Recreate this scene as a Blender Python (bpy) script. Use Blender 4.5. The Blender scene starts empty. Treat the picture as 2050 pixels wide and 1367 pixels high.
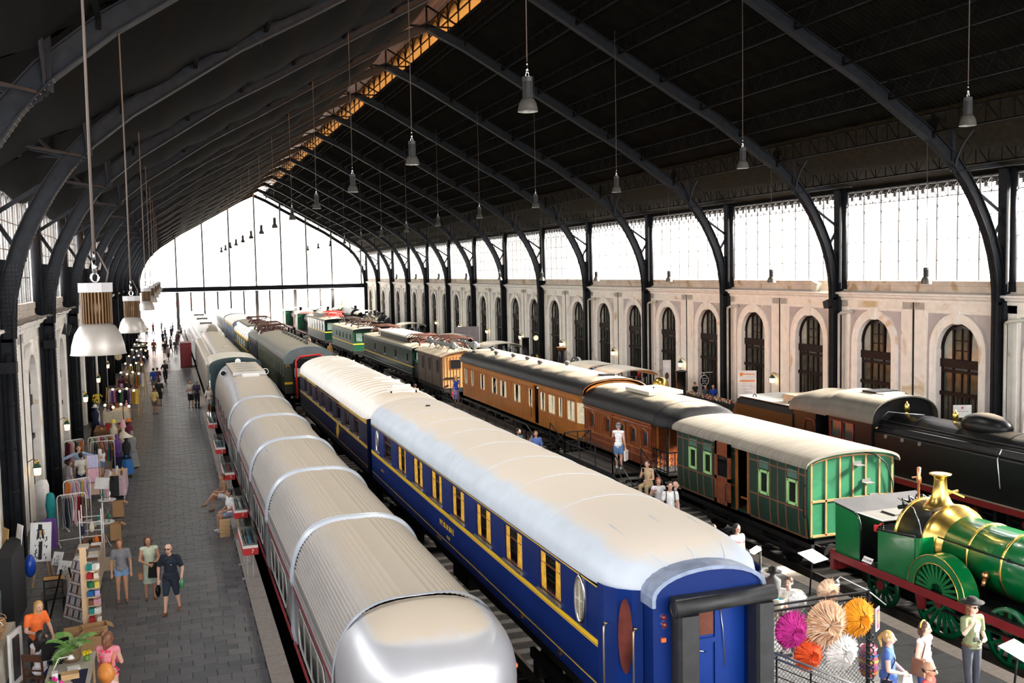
import bpy, math, random
from math import sin, cos, pi, radians, sqrt, atan2
from mathutils import Vector, Matrix
random.seed(7)
sc = bpy.context.scene
COL = sc.collection
# ------------------------------------------------------------------ camera
EYE = 8.0
yaw, pitch, roll = 0.3317, 0.0713, -0.0198
f = Vector((sin(yaw), cos(yaw), 0)); r = Vector((cos(yaw), -sin(yaw), 0)); u = Vector((0, 0, 1))
f2 = f * cos(pitch) - u * sin(pitch); u2 = u * cos(pitch) + f * sin(pitch)
r3 = r * cos(roll) + u2 * sin(roll); u3 = u2 * cos(roll) - r * sin(roll)
cd = bpy.data.cameras.new('camera'); cam = bpy.data.objects.new('camera', cd); COL.objects.link(cam)
M4 = Matrix((r3, u3, -f2)).transposed().to_4x4(); M4.translation = Vector((0, 0, EYE))
cam.matrix_world = M4
cd.sensor_width = 36.0; cd.lens = 36.0 * 1990.7 / 2050.0; cd.clip_start = 0.1; cd.clip_end = 1500
sc.camera = cam
# ------------------------------------------------------------------ daylight
w = bpy.data.worlds.new('sky'); sc.world = w; w.use_nodes = True
nt = w.node_tree; nt.nodes.clear()
out = nt.nodes.new('ShaderNodeOutputWorld'); bg = nt.nodes.new('ShaderNodeBackground')
tc = nt.nodes.new('ShaderNodeTexCoord'); sp = nt.nodes.new('ShaderNodeSeparateXYZ'); cr = nt.nodes.new('ShaderNodeValToRGB')
nt.links.new(tc.outputs['Generated'], sp.inputs[0]); nt.links.new(sp.outputs['Z'], cr.inputs[0])
cr.color_ramp.elements[0].position = 0.0; cr.color_ramp.elements[0].color = (1.0, 0.965, 0.92, 1)
cr.color_ramp.elements[1].position = 0.6; cr.color_ramp.elements[1].color = (0.95, 0.96, 1.0, 1)
nt.links.new(cr.outputs[0], bg.inputs[0]); bg.inputs[1].default_value = 5.0
nt.links.new(bg.outputs[0], out.inputs[0])
sd = bpy.data.lights.new('sun', 'SUN'); sd.energy = 42.0; sd.angle = radians(12); sd.color = (1.0, 0.93, 0.82)
so = bpy.data.objects.new('sun', sd); COL.objects.link(so)
so.rotation_euler = Vector((-0.78, 0.18, -0.42)).to_track_quat('-Z', 'Y').to_euler(); so.location = (90, -10, 60)
def portal(name, loc, sx, sy, d):
 l = bpy.data.lights.new(name, 'AREA'); l.shape = 'RECTANGLE'; l.size = sx; l.size_y = sy; l.cycles.is_portal = True
 o = bpy.data.objects.new(name, l); COL.objects.link(o); o.location = loc
 o.rotation_euler = Vector(d).to_track_quat('-Z', 'Y').to_euler()
portal('daylight_opening_right', (31.5, 75, 9.3), 175, 4.6, (-1, 0, 0))
portal('daylight_opening_left', (-5.5, 75, 9.3), 175, 4.6, (1, 0, 0))
portal('daylight_opening_near', (13, -11.5, 10), 36, 21, (0, 1, 0))
portal('daylight_opening_far', (13, 162, 10), 36, 21, (0, -1, 0))
sc.view_settings.view_transform = 'Standard'; sc.view_settings.look = 'None'
sc.view_settings.gamma = 1.0; sc.view_settings.use_curve_mapping = False
sc.view_settings.exposure = 1.15
sc.cycles.use_denoising = True
sc.cycles.max_bounces = 7; sc.cycles.diffuse_bounces = 4; sc.cycles.glossy_bounces = 3
sc.cycles.transparent_max_bounces = 12; sc.cycles.transmission_bounces = 4
sc.cycles.caustics_reflective = False; sc.cycles.caustics_refractive = False
sc.cycles.sample_clamp_indirect = 8.0
# ------------------------------------------------------------------ materials
MATS = {}
def mat(name, col, rough=0.6, metal=0.0, var=0.12, scale=3.0, bump=0.0, dust=None, emis=None, coat=0.0, stain=None, stretch=None, trans=None, spec=None, world=False):
 if name in MATS: return MATS[name]
 m = bpy.data.materials.new(name); m.use_nodes = True; MATS[name] = m
 n = m.node_tree.nodes; L = m.node_tree.links; b = n['Principled BSDF']
 c4 = (*col, 1)
 b.inputs['Roughness'].default_value = rough; b.inputs['Metallic'].default_value = metal
 if spec is not None: b.inputs['Specular IOR Level'].default_value = spec
 if coat: b.inputs['Coat Weight'].default_value = coat; b.inputs['Coat Roughness'].default_value = 0.08
 tcn = n.new('ShaderNodeTexCoord'); src = oc = n.new('ShaderNodeNewGeometry').outputs['Position'] if world else tcn.outputs['Object']
 if stretch:
  mp = n.new('ShaderNodeMapping'); mp.inputs['Scale'].default_value = stretch; L.new(src, mp.inputs[0]); src = mp.outputs[0]
 nz = n.new('ShaderNodeTexNoise'); nz.inputs['Scale'].default_value = scale; nz.inputs['Detail'].default_value = 5
 L.new(src, nz.inputs['Vector'])
 rp = n.new('ShaderNodeValToRGB')
 rp.color_ramp.elements[0].position = 0.3; rp.color_ramp.elements[1].position = 0.7
 rp.color_ramp.elements[0].color = (*[x * (1 - var) for x in col], 1); rp.color_ramp.elements[1].color = (*[min(1, x * (1 + var)) for x in col], 1)
 L.new(nz.outputs[0], rp.inputs[0]); cur = rp.outputs[0]
 if stain:
  sn = n.new('ShaderNodeTexNoise'); sn.inputs['Scale'].default_value = stain[2]; sn.inputs['Detail'].default_value = 8; sn.inputs['Distortion'].default_value = 1.2
  L.new(oc, sn.inputs['Vector'])
  sr = n.new('ShaderNodeValToRGB'); sr.color_ramp.elements[0].position = stain[1]; sr.color_ramp.elements[1].position = stain[1] + 0.09
  L.new(sn.outputs[0], sr.inputs[0])
  mx = n.new('ShaderNodeMix'); mx.data_type = 'RGBA'; L.new(sr.outputs[0], mx.inputs['Factor']); L.new(cur, mx.inputs['A']); mx.inputs['B'].default_value = (*stain[0], 1)
  cur = mx.outputs['Result']
 if dust:
  ge = n.new('ShaderNodeNewGeometry'); sx = n.new('ShaderNodeSeparateXYZ'); L.new(ge.outputs['Normal'], sx.inputs[0])
  nb = n.new('ShaderNodeTexNoise'); nb.inputs['Scale'].default_value = 1.1; nb.inputs['Detail'].default_value = 7; L.new(oc, nb.inputs['Vector'])
  ma = n.new('ShaderNodeMath'); ma.operation = 'MULTIPLY_ADD'; L.new(nb.outputs[0], ma.inputs[0]); ma.inputs[1].default_value = 0.16; L.new(sx.outputs['Z'], ma.inputs[2])
  mr = n.new('ShaderNodeMapRange'); L.new(ma.outputs[0], mr.inputs['Value']); mr.inputs['From Min'].default_value = dust[1]; mr.inputs['From Max'].default_value = dust[2]
  mx = n.new('ShaderNodeMix'); mx.data_type = 'RGBA'; L.new(mr.outputs[0], mx.inputs['Factor']); L.new(cur, mx.inputs['A']); mx.inputs['B'].default_value = (*dust[0], 1)
  cur = mx.outputs['Result']
  mm = n.new('ShaderNodeMath'); mm.operation = 'MULTIPLY_ADD'; L.new(mr.outputs[0], mm.inputs[0]); mm.inputs[1].default_value = 0.85 - rough; mm.inputs[2].default_value = rough; L.new(mm.outputs[0], b.inputs['Roughness'])
  if metal:
   m2 = n.new('ShaderNodeMath'); m2.operation = 'MULTIPLY_ADD'; L.new(mr.outputs[0], m2.inputs[0]); m2.inputs[1].default_value = -metal; m2.inputs[2].default_value = metal; L.new(m2.outputs[0], b.inputs['Metallic'])
 L.new(cur, b.inputs['Base Color'])
 if bump:
  bp = n.new('ShaderNodeBump'); bp.inputs['Strength'].default_value = bump; bp.inputs['Distance'].default_value = 0.02
  L.new(nz.outputs[0], bp.inputs['Height']); L.new(bp.outputs[0], b.inputs['Normal'])
 if emis: b.inputs['Emission Color'].default_value = (*emis[0], 1); b.inputs['Emission Strength'].default_value = emis[1]
 if trans: b.inputs['Transmission Weight'].default_value = trans
 return m
def glass(name, tint=(0.9, 0.95, 0.95), gloss=0.12, rough=0.03, ior=1.45):
 if name in MATS: return MATS[name]
 m = bpy.data.materials.new(name); m.use_nodes = True; MATS[name] = m
 n = m.node_tree.nodes; L = m.node_tree.links; n.remove(n['Principled BSDF'])
 t = n.new('ShaderNodeBsdfTransparent'); t.inputs[0].default_value = (*tint, 1)
 g = n.new('ShaderNodeBsdfGlossy'); g.inputs['Roughness'].default_value = rough
 fr = n.new('ShaderNodeFresnel'); fr.inputs[0].default_value = ior
 ad = n.new('ShaderNodeMath'); ad.operation = 'ADD'; ad.inputs[1].default_value = gloss - 0.04; ad.use_clamp = True; L.new(fr.outputs[0], ad.inputs[0])
 mx = n.new('ShaderNodeMixShader'); L.new(ad.outputs[0], mx.inputs[0]); L.new(t.outputs[0], mx.inputs[1]); L.new(g.outputs[0], mx.inputs[2])
 L.new(mx.outputs[0], n['Material Output'].inputs[0])
 return m
# ------------------------------------------------------------------ mesh builder (world coordinates)
def V(*a): return Vector(a)
class MB:
 def __init__(s): s.v = []; s.f = []; s.m = []; s.s = []
 def add(s, vs, fs, m=0, smooth=False):
  o = len(s.v); s.v += [tuple(x) for x in vs]; s.f += [tuple(i + o for i in q) for q in fs]
  s.m += [m] * len(fs); s.s += [smooth] * len(fs); return s
 def box(s, x0, x1, y0, y1, z0, z1, m=0):
  s.add([(x0, y0, z0), (x1, y0, z0), (x1, y1, z0), (x0, y1, z0), (x0, y0, z1), (x1, y0, z1), (x1, y1, z1), (x0, y1, z1)],
              [(0, 3, 2, 1), (4, 5, 6, 7), (0, 1, 5, 4), (1, 2, 6, 5), (2, 3, 7, 6), (3, 0, 4, 7)], m); return s
 def obox(s, c, sz, R=None, m=0, taper=1.0):
  R = R or Matrix.Identity(3); c = Vector(c); vs = []
  for dz in (-1, 1):
   k = taper if dz > 0 else 1
   for dx, dy in ((-1, -1), (1, -1), (1, 1), (-1, 1)):
    vs.append(c + R @ Vector((dx * sz[0] / 2 * k, dy * sz[1] / 2 * k, dz * sz[2] / 2)))
  s.add(vs, [(0, 3, 2, 1), (4, 5, 6, 7), (0, 1, 5, 4), (1, 2, 6, 5), (2, 3, 7, 6), (3, 0, 4, 7)], m); return s
 def bar(s, a, b, wx=0.05, wy=None, m=0, up=(0, 0, 1)):
  a = Vector(a); b = Vector(b); d = (b - a); L = d.length
  if L < 1e-6: return s
  d /= L; up = Vector(up)
  if abs(d.dot(up)) > 0.98: up = Vector((0, 1, 0))
  sx = d.cross(up).normalized(); sy = sx.cross(d); wy = wy or wx
  vs = [p + sx * (i * wx / 2) + sy * (j * wy / 2) for p in (a, b) for i, j in ((-1, -1), (1, -1), (1, 1), (-1, 1))]
  s.add(vs, [(0, 1, 2, 3), (7, 6, 5, 4), (0, 4, 5, 1), (1, 5, 6, 2), (2, 6, 7, 3), (3, 7, 4, 0)], m); return s
 def cyl(s, a, b, r0, r1=None, n=12, m=0, cap=True):
  a = Vector(a); b = Vector(b); r1 = r0 if r1 is None else r1; d = (b - a).normalized()
  up = Vector((0, 0, 1)) if abs(d.z) < 0.9 else Vector((1, 0, 0)); x = d.cross(up).normalized(); y = d.cross(x)
  vs = []
  for p, rr in ((a, r0), (b, r1)):
   for i in range(n): t = 2 * pi * i / n; vs.append(p + x * (cos(t) * rr) + y * (sin(t) * rr))
  s.add(vs, [(i, (i + 1) % n, n + (i + 1) % n, n + i) for i in range(n)], m, True)
  if cap:
   o = len(s.v) - 2 * n
   s.f += [tuple(o + n - 1 - i for i in range(n)), tuple(o + n + i for i in range(n))]; s.m += [m, m]; s.s += [False, False]
  return s
 def tube(s, pts, r, n=6, m=0, closed=False, cap=True):
  pts = [Vector(p) for p in pts]; N = len(pts); rr = r if isinstance(r, (list, tuple)) else [r] * N
  vs = []; px = None
  for i, p in enumerate(pts):
   a = pts[(i - 1) % N] if (closed or i > 0) else p; b = pts[(i + 1) % N] if (closed or i < N - 1) else p
   d = (b - a).normalized() if (b - a).length > 1e-9 else Vector((0, 0, 1))
   if px is None: up = Vector((0, 0, 1)) if abs(d.z) < 0.9 else Vector((1, 0, 0)); px = d.cross(up).normalized()
   else:
    px = px - d * px.dot(d); px = px.normalized() if px.length > 1e-6 else d.orthogonal().normalized()
   y = d.cross(px)
   for k in range(n): t = 2 * pi * k / n; vs.append(p + px * (cos(t) * rr[i]) + y * (sin(t) * rr[i]))
  fs = []
  for i in range(N if closed else N - 1):
   j = (i + 1) % N
   fs += [(i * n + k, i * n + (k + 1) % n, j * n + (k + 1) % n, j * n + k) for k in range(n)]
  s.add(vs, fs, m, True)
  if cap and not closed:
   o = len(s.v) - N * n
   s.f += [tuple(o + n - 1 - i for i in range(n)), tuple(o + (N - 1) * n + i for i in range(n))]; s.m += [m, m]; s.s += [False, False]
  return s
 def lathe(s, prof, c=(0, 0, 0), axis='z', n=20, m=0, sx=1.0, a0=0.0, a1=2 * pi):
  full = abs(a1 - a0 - 2 * pi) < 1e-6; K = n if full else n + 1
  vs = []
  for rr, h in prof:
   for i in range(K):
    t = a0 + (a1 - a0) * i / n; a, b = cos(t) * rr * sx, sin(t) * rr
    vs.append({'z': (a + c[0], b + c[1], h + c[2]), 'y': (a + c[0], h + c[1], b + c[2]), 'x': (h + c[0], a + c[1], b + c[2])}[axis])
  fs = []
  for j in range(len(prof) - 1):
   for i in range(n):
    k = (i + 1) % K if full else i + 1
    q = (j * K + i, j * K + k, (j + 1) * K + k, (j + 1) * K + i); fs.append(q if axis != 'y' else q[::-1])
  s.add(vs, fs, m, True); return s
 def sphere(s, c, rx, ry=None, rz=None, n=10, k=6, m=0, R=None):
  ry = ry or rx; rz = rz or rx; vs = []; c = Vector(c)
  for j in range(k + 1):
   p = pi * j / k
   for i in range(n):
    t = 2 * pi * i / n; q = Vector((rx * sin(p) * cos(t), ry * sin(p) * sin(t), -rz * cos(p)))
    vs.append(c + (R @ q if R else q))
  s.add(vs, [(j * n + i, j * n + (i + 1) % n, (j + 1) * n + (i + 1) % n, (j + 1) * n + i) for j in range(k) for i in range(n)], m, True); return s
 def prism(s, poly, a, b, axis='y', m=0, cap=True, smooth=False):
  n = len(poly); P = []
  for t in (a, b):
   for p, q in poly: P.append({'y': (p, t, q), 'x': (t, p, q), 'z': (p, q, t)}[axis])
  s.add(P, [(i, (i + 1) % n, n + (i + 1) % n, n + i) for i in range(n)], m, smooth)
  if cap:
   o = len(s.v) - 2 * n; s.f += [tuple(o + n - 1 - i for i in range(n)), tuple(o + n + i for i in range(n))]; s.m += [m] * 2; s.s += [False] * 2
  return s
 def strip(s, rows, m=0, smooth=True, closed=False):
  n = len(rows[0]); vs = [p for rw in rows for p in rw]
  s.add(vs, [(j * n + i, j * n + (i + 1) % n, (j + 1) * n + (i + 1) % n, (j + 1) * n + i) for j in range(len(rows) - 1) for i in range(n if closed else n - 1)], m, smooth); return s
 def build(s, name, mats, parent=None, kind=None):
  me = bpy.data.meshes.new(name)
  off = Vector((0, 0, 0)); p = parent
  while p is not None: off += Vector(p.location); p = p.parent
  me.from_pydata([(x - off.x, y - off.y, z - off.z) for x, y, z in s.v], [], s.f)
  for mm in (mats if isinstance(mats, (list, tuple)) else [mats]): me.materials.append(mm)
  me.polygons.foreach_set('material_index', s.m); me.polygons.foreach_set('use_smooth', s.s); me.update()
  o = bpy.data.objects.new(name, me); COL.objects.link(o)
  if parent is not None: o.parent = parent
  if kind: o['kind'] = kind
  return o
def thing(name, label, cat, loc=(0, 0, 0), group=None, kind=None):
 o = bpy.data.objects.new(name, None); COL.objects.link(o); o.location = loc; o.empty_display_size = 0.2
 if label: o['label'] = label; o['category'] = cat
 if group: o['group'] = group
 if kind: o['kind'] = kind
 return o
def tag(o, label, cat, group=None):
 o['label'] = label; o['category'] = cat
 if group: o['group'] = group
 return o
def copy_of(o, parent=None, loc=None, mats=None):
 c = o.copy(); COL.objects.link(c)
 if parent is not None: c.parent = parent
 if loc is not None: c.location = loc
 return c
def dup(root, loc, rz=None, label=None, group=None):
 c = root.copy(); COL.objects.link(c); c.location = loc
 if rz is not None: c.rotation_euler[2] = rz
 if label: c['label'] = label
 if group: c['group'] = group
 def rec(a, b):
  for ch in list(a.children):
   d = ch.copy(); COL.objects.link(d); d.parent = b; rec(ch, d)
 rec(root, c); return c
TEXTS = []
def text(s, size, loc, rot, m, parent=None, name='lettering', depth=0.004, align='CENTER', sx=1.0):
 cu = bpy.data.curves.new(name, 'FONT'); cu.body = s; cu.size = size; cu.extrude = depth; cu.align_x = align; cu.align_y = 'CENTER'; cu.resolution_u = 2
 cu.materials.append(m); o = bpy.data.objects.new(name, cu); COL.objects.link(o)
 off = Vector((0, 0, 0)); p = parent
 while p is not None: off += Vector(p.location); p = p.parent
 o.location = Vector(loc) - off; o.rotation_euler = rot; o.scale = (sx, 1, 1)
 if parent is not None: o.parent = parent
 TEXTS.append(o); return o
def ORD(i):
 return ['first', 'second', 'third', 'fourth', 'fifth', 'sixth', 'seventh', 'eighth', 'ninth', 'tenth', 'eleventh', 'twelfth', 'thirteenth', 'fourteenth', 'fifteenth', 'sixteenth', 'seventeenth', 'eighteenth'][i]
# palette
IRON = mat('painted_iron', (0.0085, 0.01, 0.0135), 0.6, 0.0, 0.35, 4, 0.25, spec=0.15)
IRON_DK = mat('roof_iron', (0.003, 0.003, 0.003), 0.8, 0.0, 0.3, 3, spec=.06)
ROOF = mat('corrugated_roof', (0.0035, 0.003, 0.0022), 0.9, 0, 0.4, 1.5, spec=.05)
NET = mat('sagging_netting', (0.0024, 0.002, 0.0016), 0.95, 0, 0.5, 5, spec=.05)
PLASTER = mat('white_plaster', (0.84, 0.8, 0.74), 0.8, 0, 0.07, 2.5, 0.1, stain=((0.6, 0.47, 0.3), 0.6, 0.5), world=True, spec=.2)
LILAC = mat('lilac_plaster', (0.5, 0.46, 0.46), 0.85, 0, 0.09, 2.0, 0.1, stain=((0.74, 0.66, 0.52), 0.55, 0.55), world=True, spec=.2)
STONE = mat('moulded_stone', (0.86, 0.82, 0.77), 0.75, 0, 0.07, 3, 0.1, stain=((0.66, 0.5, 0.32), 0.62, 0.7), world=True, spec=.2)
BAND = mat('weathered_band', (0.6, 0.53, 0.46), 0.85, 0, 0.15, 1.2, 0.2, stain=((0.42, 0.3, 0.18), 0.56, 0.9), world=True, spec=.2)
MAHOG = mat('mahogany', (0.013, 0.004, 0.003), 0.5, 0, 0.3, 6, spec=.15)
DGLASS = mat('dim_door_glass', (0.05, 0.055, 0.045), 0.2, 0, 0.6, 2, spec=0.3)
FROST = glass('clerestory_glass', (0.93, 0.93, 0.93), 0.045, 0.25, 1.08)
GLOW_TINT = glass('warm_glow_glass', (0.55, 0.36, 0.17), 0.05, 0.3, 1.2)  # orange tint puts the warm glow of the ridge into the glass
WIN = glass('window_glass', (0.55, 0.62, 0.62), 0.14, 0.02)
CLEAR = glass('clear_glass', (0.93, 0.97, 0.97), 0.08, 0.02)
BLACK = mat('black_paint', (0.004, 0.004, 0.005), 0.4, 0, 0.3, 4, spec=.2)
MATT = mat('sooty_underframe', (0.005, 0.0045, 0.0045), 0.85, 0, 0.5, 4, spec=.2)
STEEL = mat('steel', (0.45, 0.45, 0.46), 0.35, 0.9, 0.1)
CHROME = mat('chrome', (0.8, 0.8, 0.8), 0.15, 1.0, 0.02)
BRASS = mat('brass', (0.72, 0.5, 0.13), 0.27, 1.0, 0.22, 6, 0.1)
COPPER = mat('copper', (0.6, 0.28, 0.14), 0.35, 1.0, 0.2)
WOOD = mat('pale_wood', (0.55, 0.35, 0.17), 0.6, 0, 0.2, 3, stretch=(1, 1, 8))
WHITE = mat('white_enamel', (0.82, 0.82, 0.8), 0.4, 0, 0.04)
RED = mat('signal_red', (0.55, 0.02, 0.02), 0.4, 0, 0.1)
# ------------------------------------------------------------------ the setting
XL, XR, XM = -4.6, 30.6, 13.0
YN, YF = -9.93, 160.07
FR = [30.07 + 10 * k for k in range(-4, 14)]
def chord(d):
 P = [(0, 20.2), (1.9, 19.33), (6.3, 16.87), (8.7, 15.52), (10.7, 14.45), (11.7, 13.8), (13.7, 12.5), (14.8, 11.6)]
 for (a, za), (b, zb) in zip(P, P[1:]):
  if d <= b: return za + (zb - za) * (d - a) / (b - a)
 return 11.6
def roofz(d): return 21.45 - 0.565 * abs(d)
# floor and track beds
fl = thing('floor', None, None, kind='structure')
SUB = mat('paver_joint', (0.05, 0.05, 0.052), 0.9)
GROUND = mat('sooty_ballast', (0.009, 0.008, 0.007), 0.95, 0, 0.5, 9, 0.5, spec=.1)
PAVE = [mat('slate_paver_a', (0.105, 0.105, 0.113), 0.42, 0, 0.12, 6, 0.15, spec=0.6), mat('slate_paver_b', (0.085, 0.087, 0.095), 0.38, 0, 0.12, 6, 0.15, spec=0.6), mat('slate_paver_c', (0.125, 0.122, 0.124), 0.46, 0, 0.12, 6, 0.15, spec=0.5)]
KERB = mat('granite_kerb', (0.36, 0.31, 0.27), 0.75, 0, 0.12, 8, 0.15)
m = MB(); m.box(XL, 1.62, YN, YF, -1.2, -0.02); m.build('platform_base', SUB, fl)
m = MB(); m.box(9.75, 14.78, YN, YF, -1.2, -0.02); m.box(25.9, XR, YN, YF, -1.2, 0.0); m.build('platform_base', SUB, fl)
m = MB(); m.box(XL - 1, XR + 1, YN, YF, -1.6, -0.62); m.build('track_bed', GROUND, fl)
PW, PD = 0.475, 0.33
pv = []
for v_ in range(3):
 q = MB(); g = 0.006
 q.add([(-PW/2+g, -PD/2+g, 0), (PW/2-g, -PD/2+g, 0), (PW/2-g, PD/2-g, 0), (-PW/2+g, PD/2-g, 0),
           (-PW/2+g-.004, -PD/2+g-.004, -.03), (PW/2-g+.004, -PD/2+g-.004, -.03), (PW/2-g+.004, PD/2-g+.004, -.03), (-PW/2+g-.004, PD/2-g+.004, -.03)],
          [(0, 1, 2, 3), (4, 5, 1, 0), (5, 6, 2, 1), (6, 7, 3, 2), (7, 4, 0, 3)])
 pv.append(q)
protos = []
cnt = 0; rest = MB()
row = 0; y = 16.6
while y < YF - 0.2:
 offx = 0.5 * PW * (row % 2) + random.uniform(-.03, .03)
 x = 1.6 - PW / 2 - offx
 if row % 2 and y < 90:
  rest.box(1.6 - offx + .01, 1.59, y - PD/2 + .006, y + PD/2 - .006, -.03, random.uniform(-.003, .003), row % 3)
 while x - PW / 2 > XL - .4:
  z = random.uniform(-.004, .004); k = random.randrange(3)
  if cnt < 300 and y > 17.6 and x > -2.4:
   if len(protos) < 3:
    o = pv[len(protos)].build('paver', PAVE[len(protos)], fl); protos.append(o)
   else: o = copy_of(protos[k], fl)
   o.location = (x, y, z); cnt += 1
  elif y < 90:
   g = .006
   rest.add([(x-PW/2+g, y-PD/2+g, z), (x+PW/2-g, y-PD/2+g, z), (x+PW/2-g, y+PD/2-g, z), (x-PW/2+g, y+PD/2-g, z), (x-PW/2+g, y-PD/2+g, -.03), (x+PW/2-g, y-PD/2+g, -.03)], [(0, 1, 2, 3), (4, 5, 1, 0)], k)
  x -= PW
 y += PD; row += 1
rest.build('paving', PAVE, fl, kind='stuff')
m = MB(); m.box(XL, 1.6, 90, YF, -.03, 0)
m.build('paving', mat('far_paving', (0.15, 0.15, 0.158), 0.36, 0, 0.25, 5, 0.3, stretch=(2, 3, 1), spec=0.6), fl)
# kerb stones
kp = None
def kerbs(xa, xb, y0, y1, far):
 global kp
 yy = y0; i = 0; st = MB()
 while yy < y1:
  L = 1.0
  if i < 40:
   q = MB(); q.box(xa, xb, yy + .006, yy + L - .006, -.25, .004 + random.uniform(-.004, .004)); q.build('kerb_stone', KERB, fl)
  else: st.box(xa, xb, yy + .006, yy + L - .006, -.25, random.uniform(-.002, .006))
  yy += L; i += 1
 if st.v: st.build('kerb_stones', KERB, fl, kind='stuff')
kerbs(1.61, 2.02, 16, YF, 60)
kerbs(14.78, 15.2, 10, 75, 60)
kerbs(9.35, 9.75, 12, 50, 60)
# central platform slabs
SL = [mat('grey_slab_a', (0.11, 0.112, 0.115), 0.6, 0, 0.15, 5, 0.15), mat('grey_slab_b', (0.085, 0.086, 0.09), 0.6, 0, 0.15, 5, 0.15)]
y = 11.0; cnt = 0; st = MB(); row = 0
while y < 75:
 D = 0.62; x = 9.76; xs = []
 while x < 14.76:
  W_ = random.uniform(.75, 1.15)
  if 14.76 - x < W_ + .35: W_ = 14.76 - x
  z = random.uniform(-.004, .004)
  if cnt < 150 and x > 10.4:
   q = MB(); q.box(x + .006, x + W_ - .006, y + .006, y + D - .006, -.03, z); q.build('slab', SL[random.randrange(2)], fl); cnt += 1
  else: st.box(x + .006, x + W_ - .006, y + .006, y + D - .006, -.03, z, random.randrange(2))
  x += W_
 y += D
st.build('slabs', SL, fl, kind='stuff')
m = MB(); m.box(9.76, 14.76, 75, YF, -.03, 0); m.build('paving', SL[1], fl)
# tracks
RAILM = mat('worn_rail', (0.09, 0.08, 0.07), 0.5, 0.6, 0.3)
SLEEP = mat('old_sleeper', (0.014, 0.011, 0.009), 0.9, 0, 0.4)
TX = (3.72, 7.72, 17.15, 24.0)
for ti, xc in enumerate(TX):
 t = thing('trim_%d' % (ti + 3), None, None, (xc, 0, -0.62), kind='structure')  # railway track of two rails and sleepers, no wall trim
 for sx in (-0.836, 0.836):
  q = MB(); x = xc + sx
  q.box(x - .07, x + .07, YN + 1, YF - 1, -.6, -.585); q.box(x - .01, x + .01, YN + 1, YF - 1, -.585, -.4); q.box(x - .035, x + .035, YN + 1, YF - 1, -.4, -.35)
  q.build('rail', RAILM, t)
 q = MB(); yy = 5
 while yy < 100: q.box(xc - 1.25, xc + 1.25, yy, yy + .24, -.68, -.595); yy += .65
 q.build('sleepers', SLEEP, t, kind='stuff')
# ---- masonry side walls
def arch_opening(m, side, xa, yc, y0, y1, z0, z1, r, zs, mi=0, n=10):
 def P(y, z): return (xa, y, z)
 def Q(a, b, c, d): m.add([P(*a), P(*b), P(*c), P(*d)], [(0, 1, 2, 3) if side > 0 else (3, 2, 1, 0)], mi)
 Q((y0, z0), (y0, z1), (yc - r, z1), (yc - r, z0)); Q((yc + r, z0), (yc + r, z1), (y1, z1), (y1, z0))
 pts = [(yc - r * cos(pi * i / n), zs + r * sin(pi * i / n)) for i in range(n + 1)]
 for a, b in zip(pts, pts[1:]): Q(a, (a[0], z1), (b[0], z1), b)
def arch_ring(m, side, xf, xb, yc, zb, zs, r0, r1, mi=0, n=14):
 inn = [(yc - r0, zb)] + [(yc - r0 * cos(pi * i / n), zs + r0 * sin(pi * i / n)) for i in range(n + 1)] + [(yc + r0, zb)]
 ou = [(yc - r1, zb)] + [(yc - r1 * cos(pi * i / n), zs + r1 * sin(pi * i / n)) for i in range(n + 1)] + [(yc + r1, zb)]
 K = len(inn); vs = [(xf, *p) for p in inn] + [(xf, *p) for p in ou] + [(xb, *p) for p in ou] + [(xb + side * .35, *p) for p in inn]
 fs = []
 for i in range(K - 1):
  fs += [(i, i + 1, K + i + 1, K + i), (K + i, K + i + 1, 2 * K + i + 1, 2 * K + i), (3 * K + i, 3 * K + i + 1, i + 1, i)]
 m.add(vs, fs, mi)
RO, ZS = 1.15, 4.33
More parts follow.
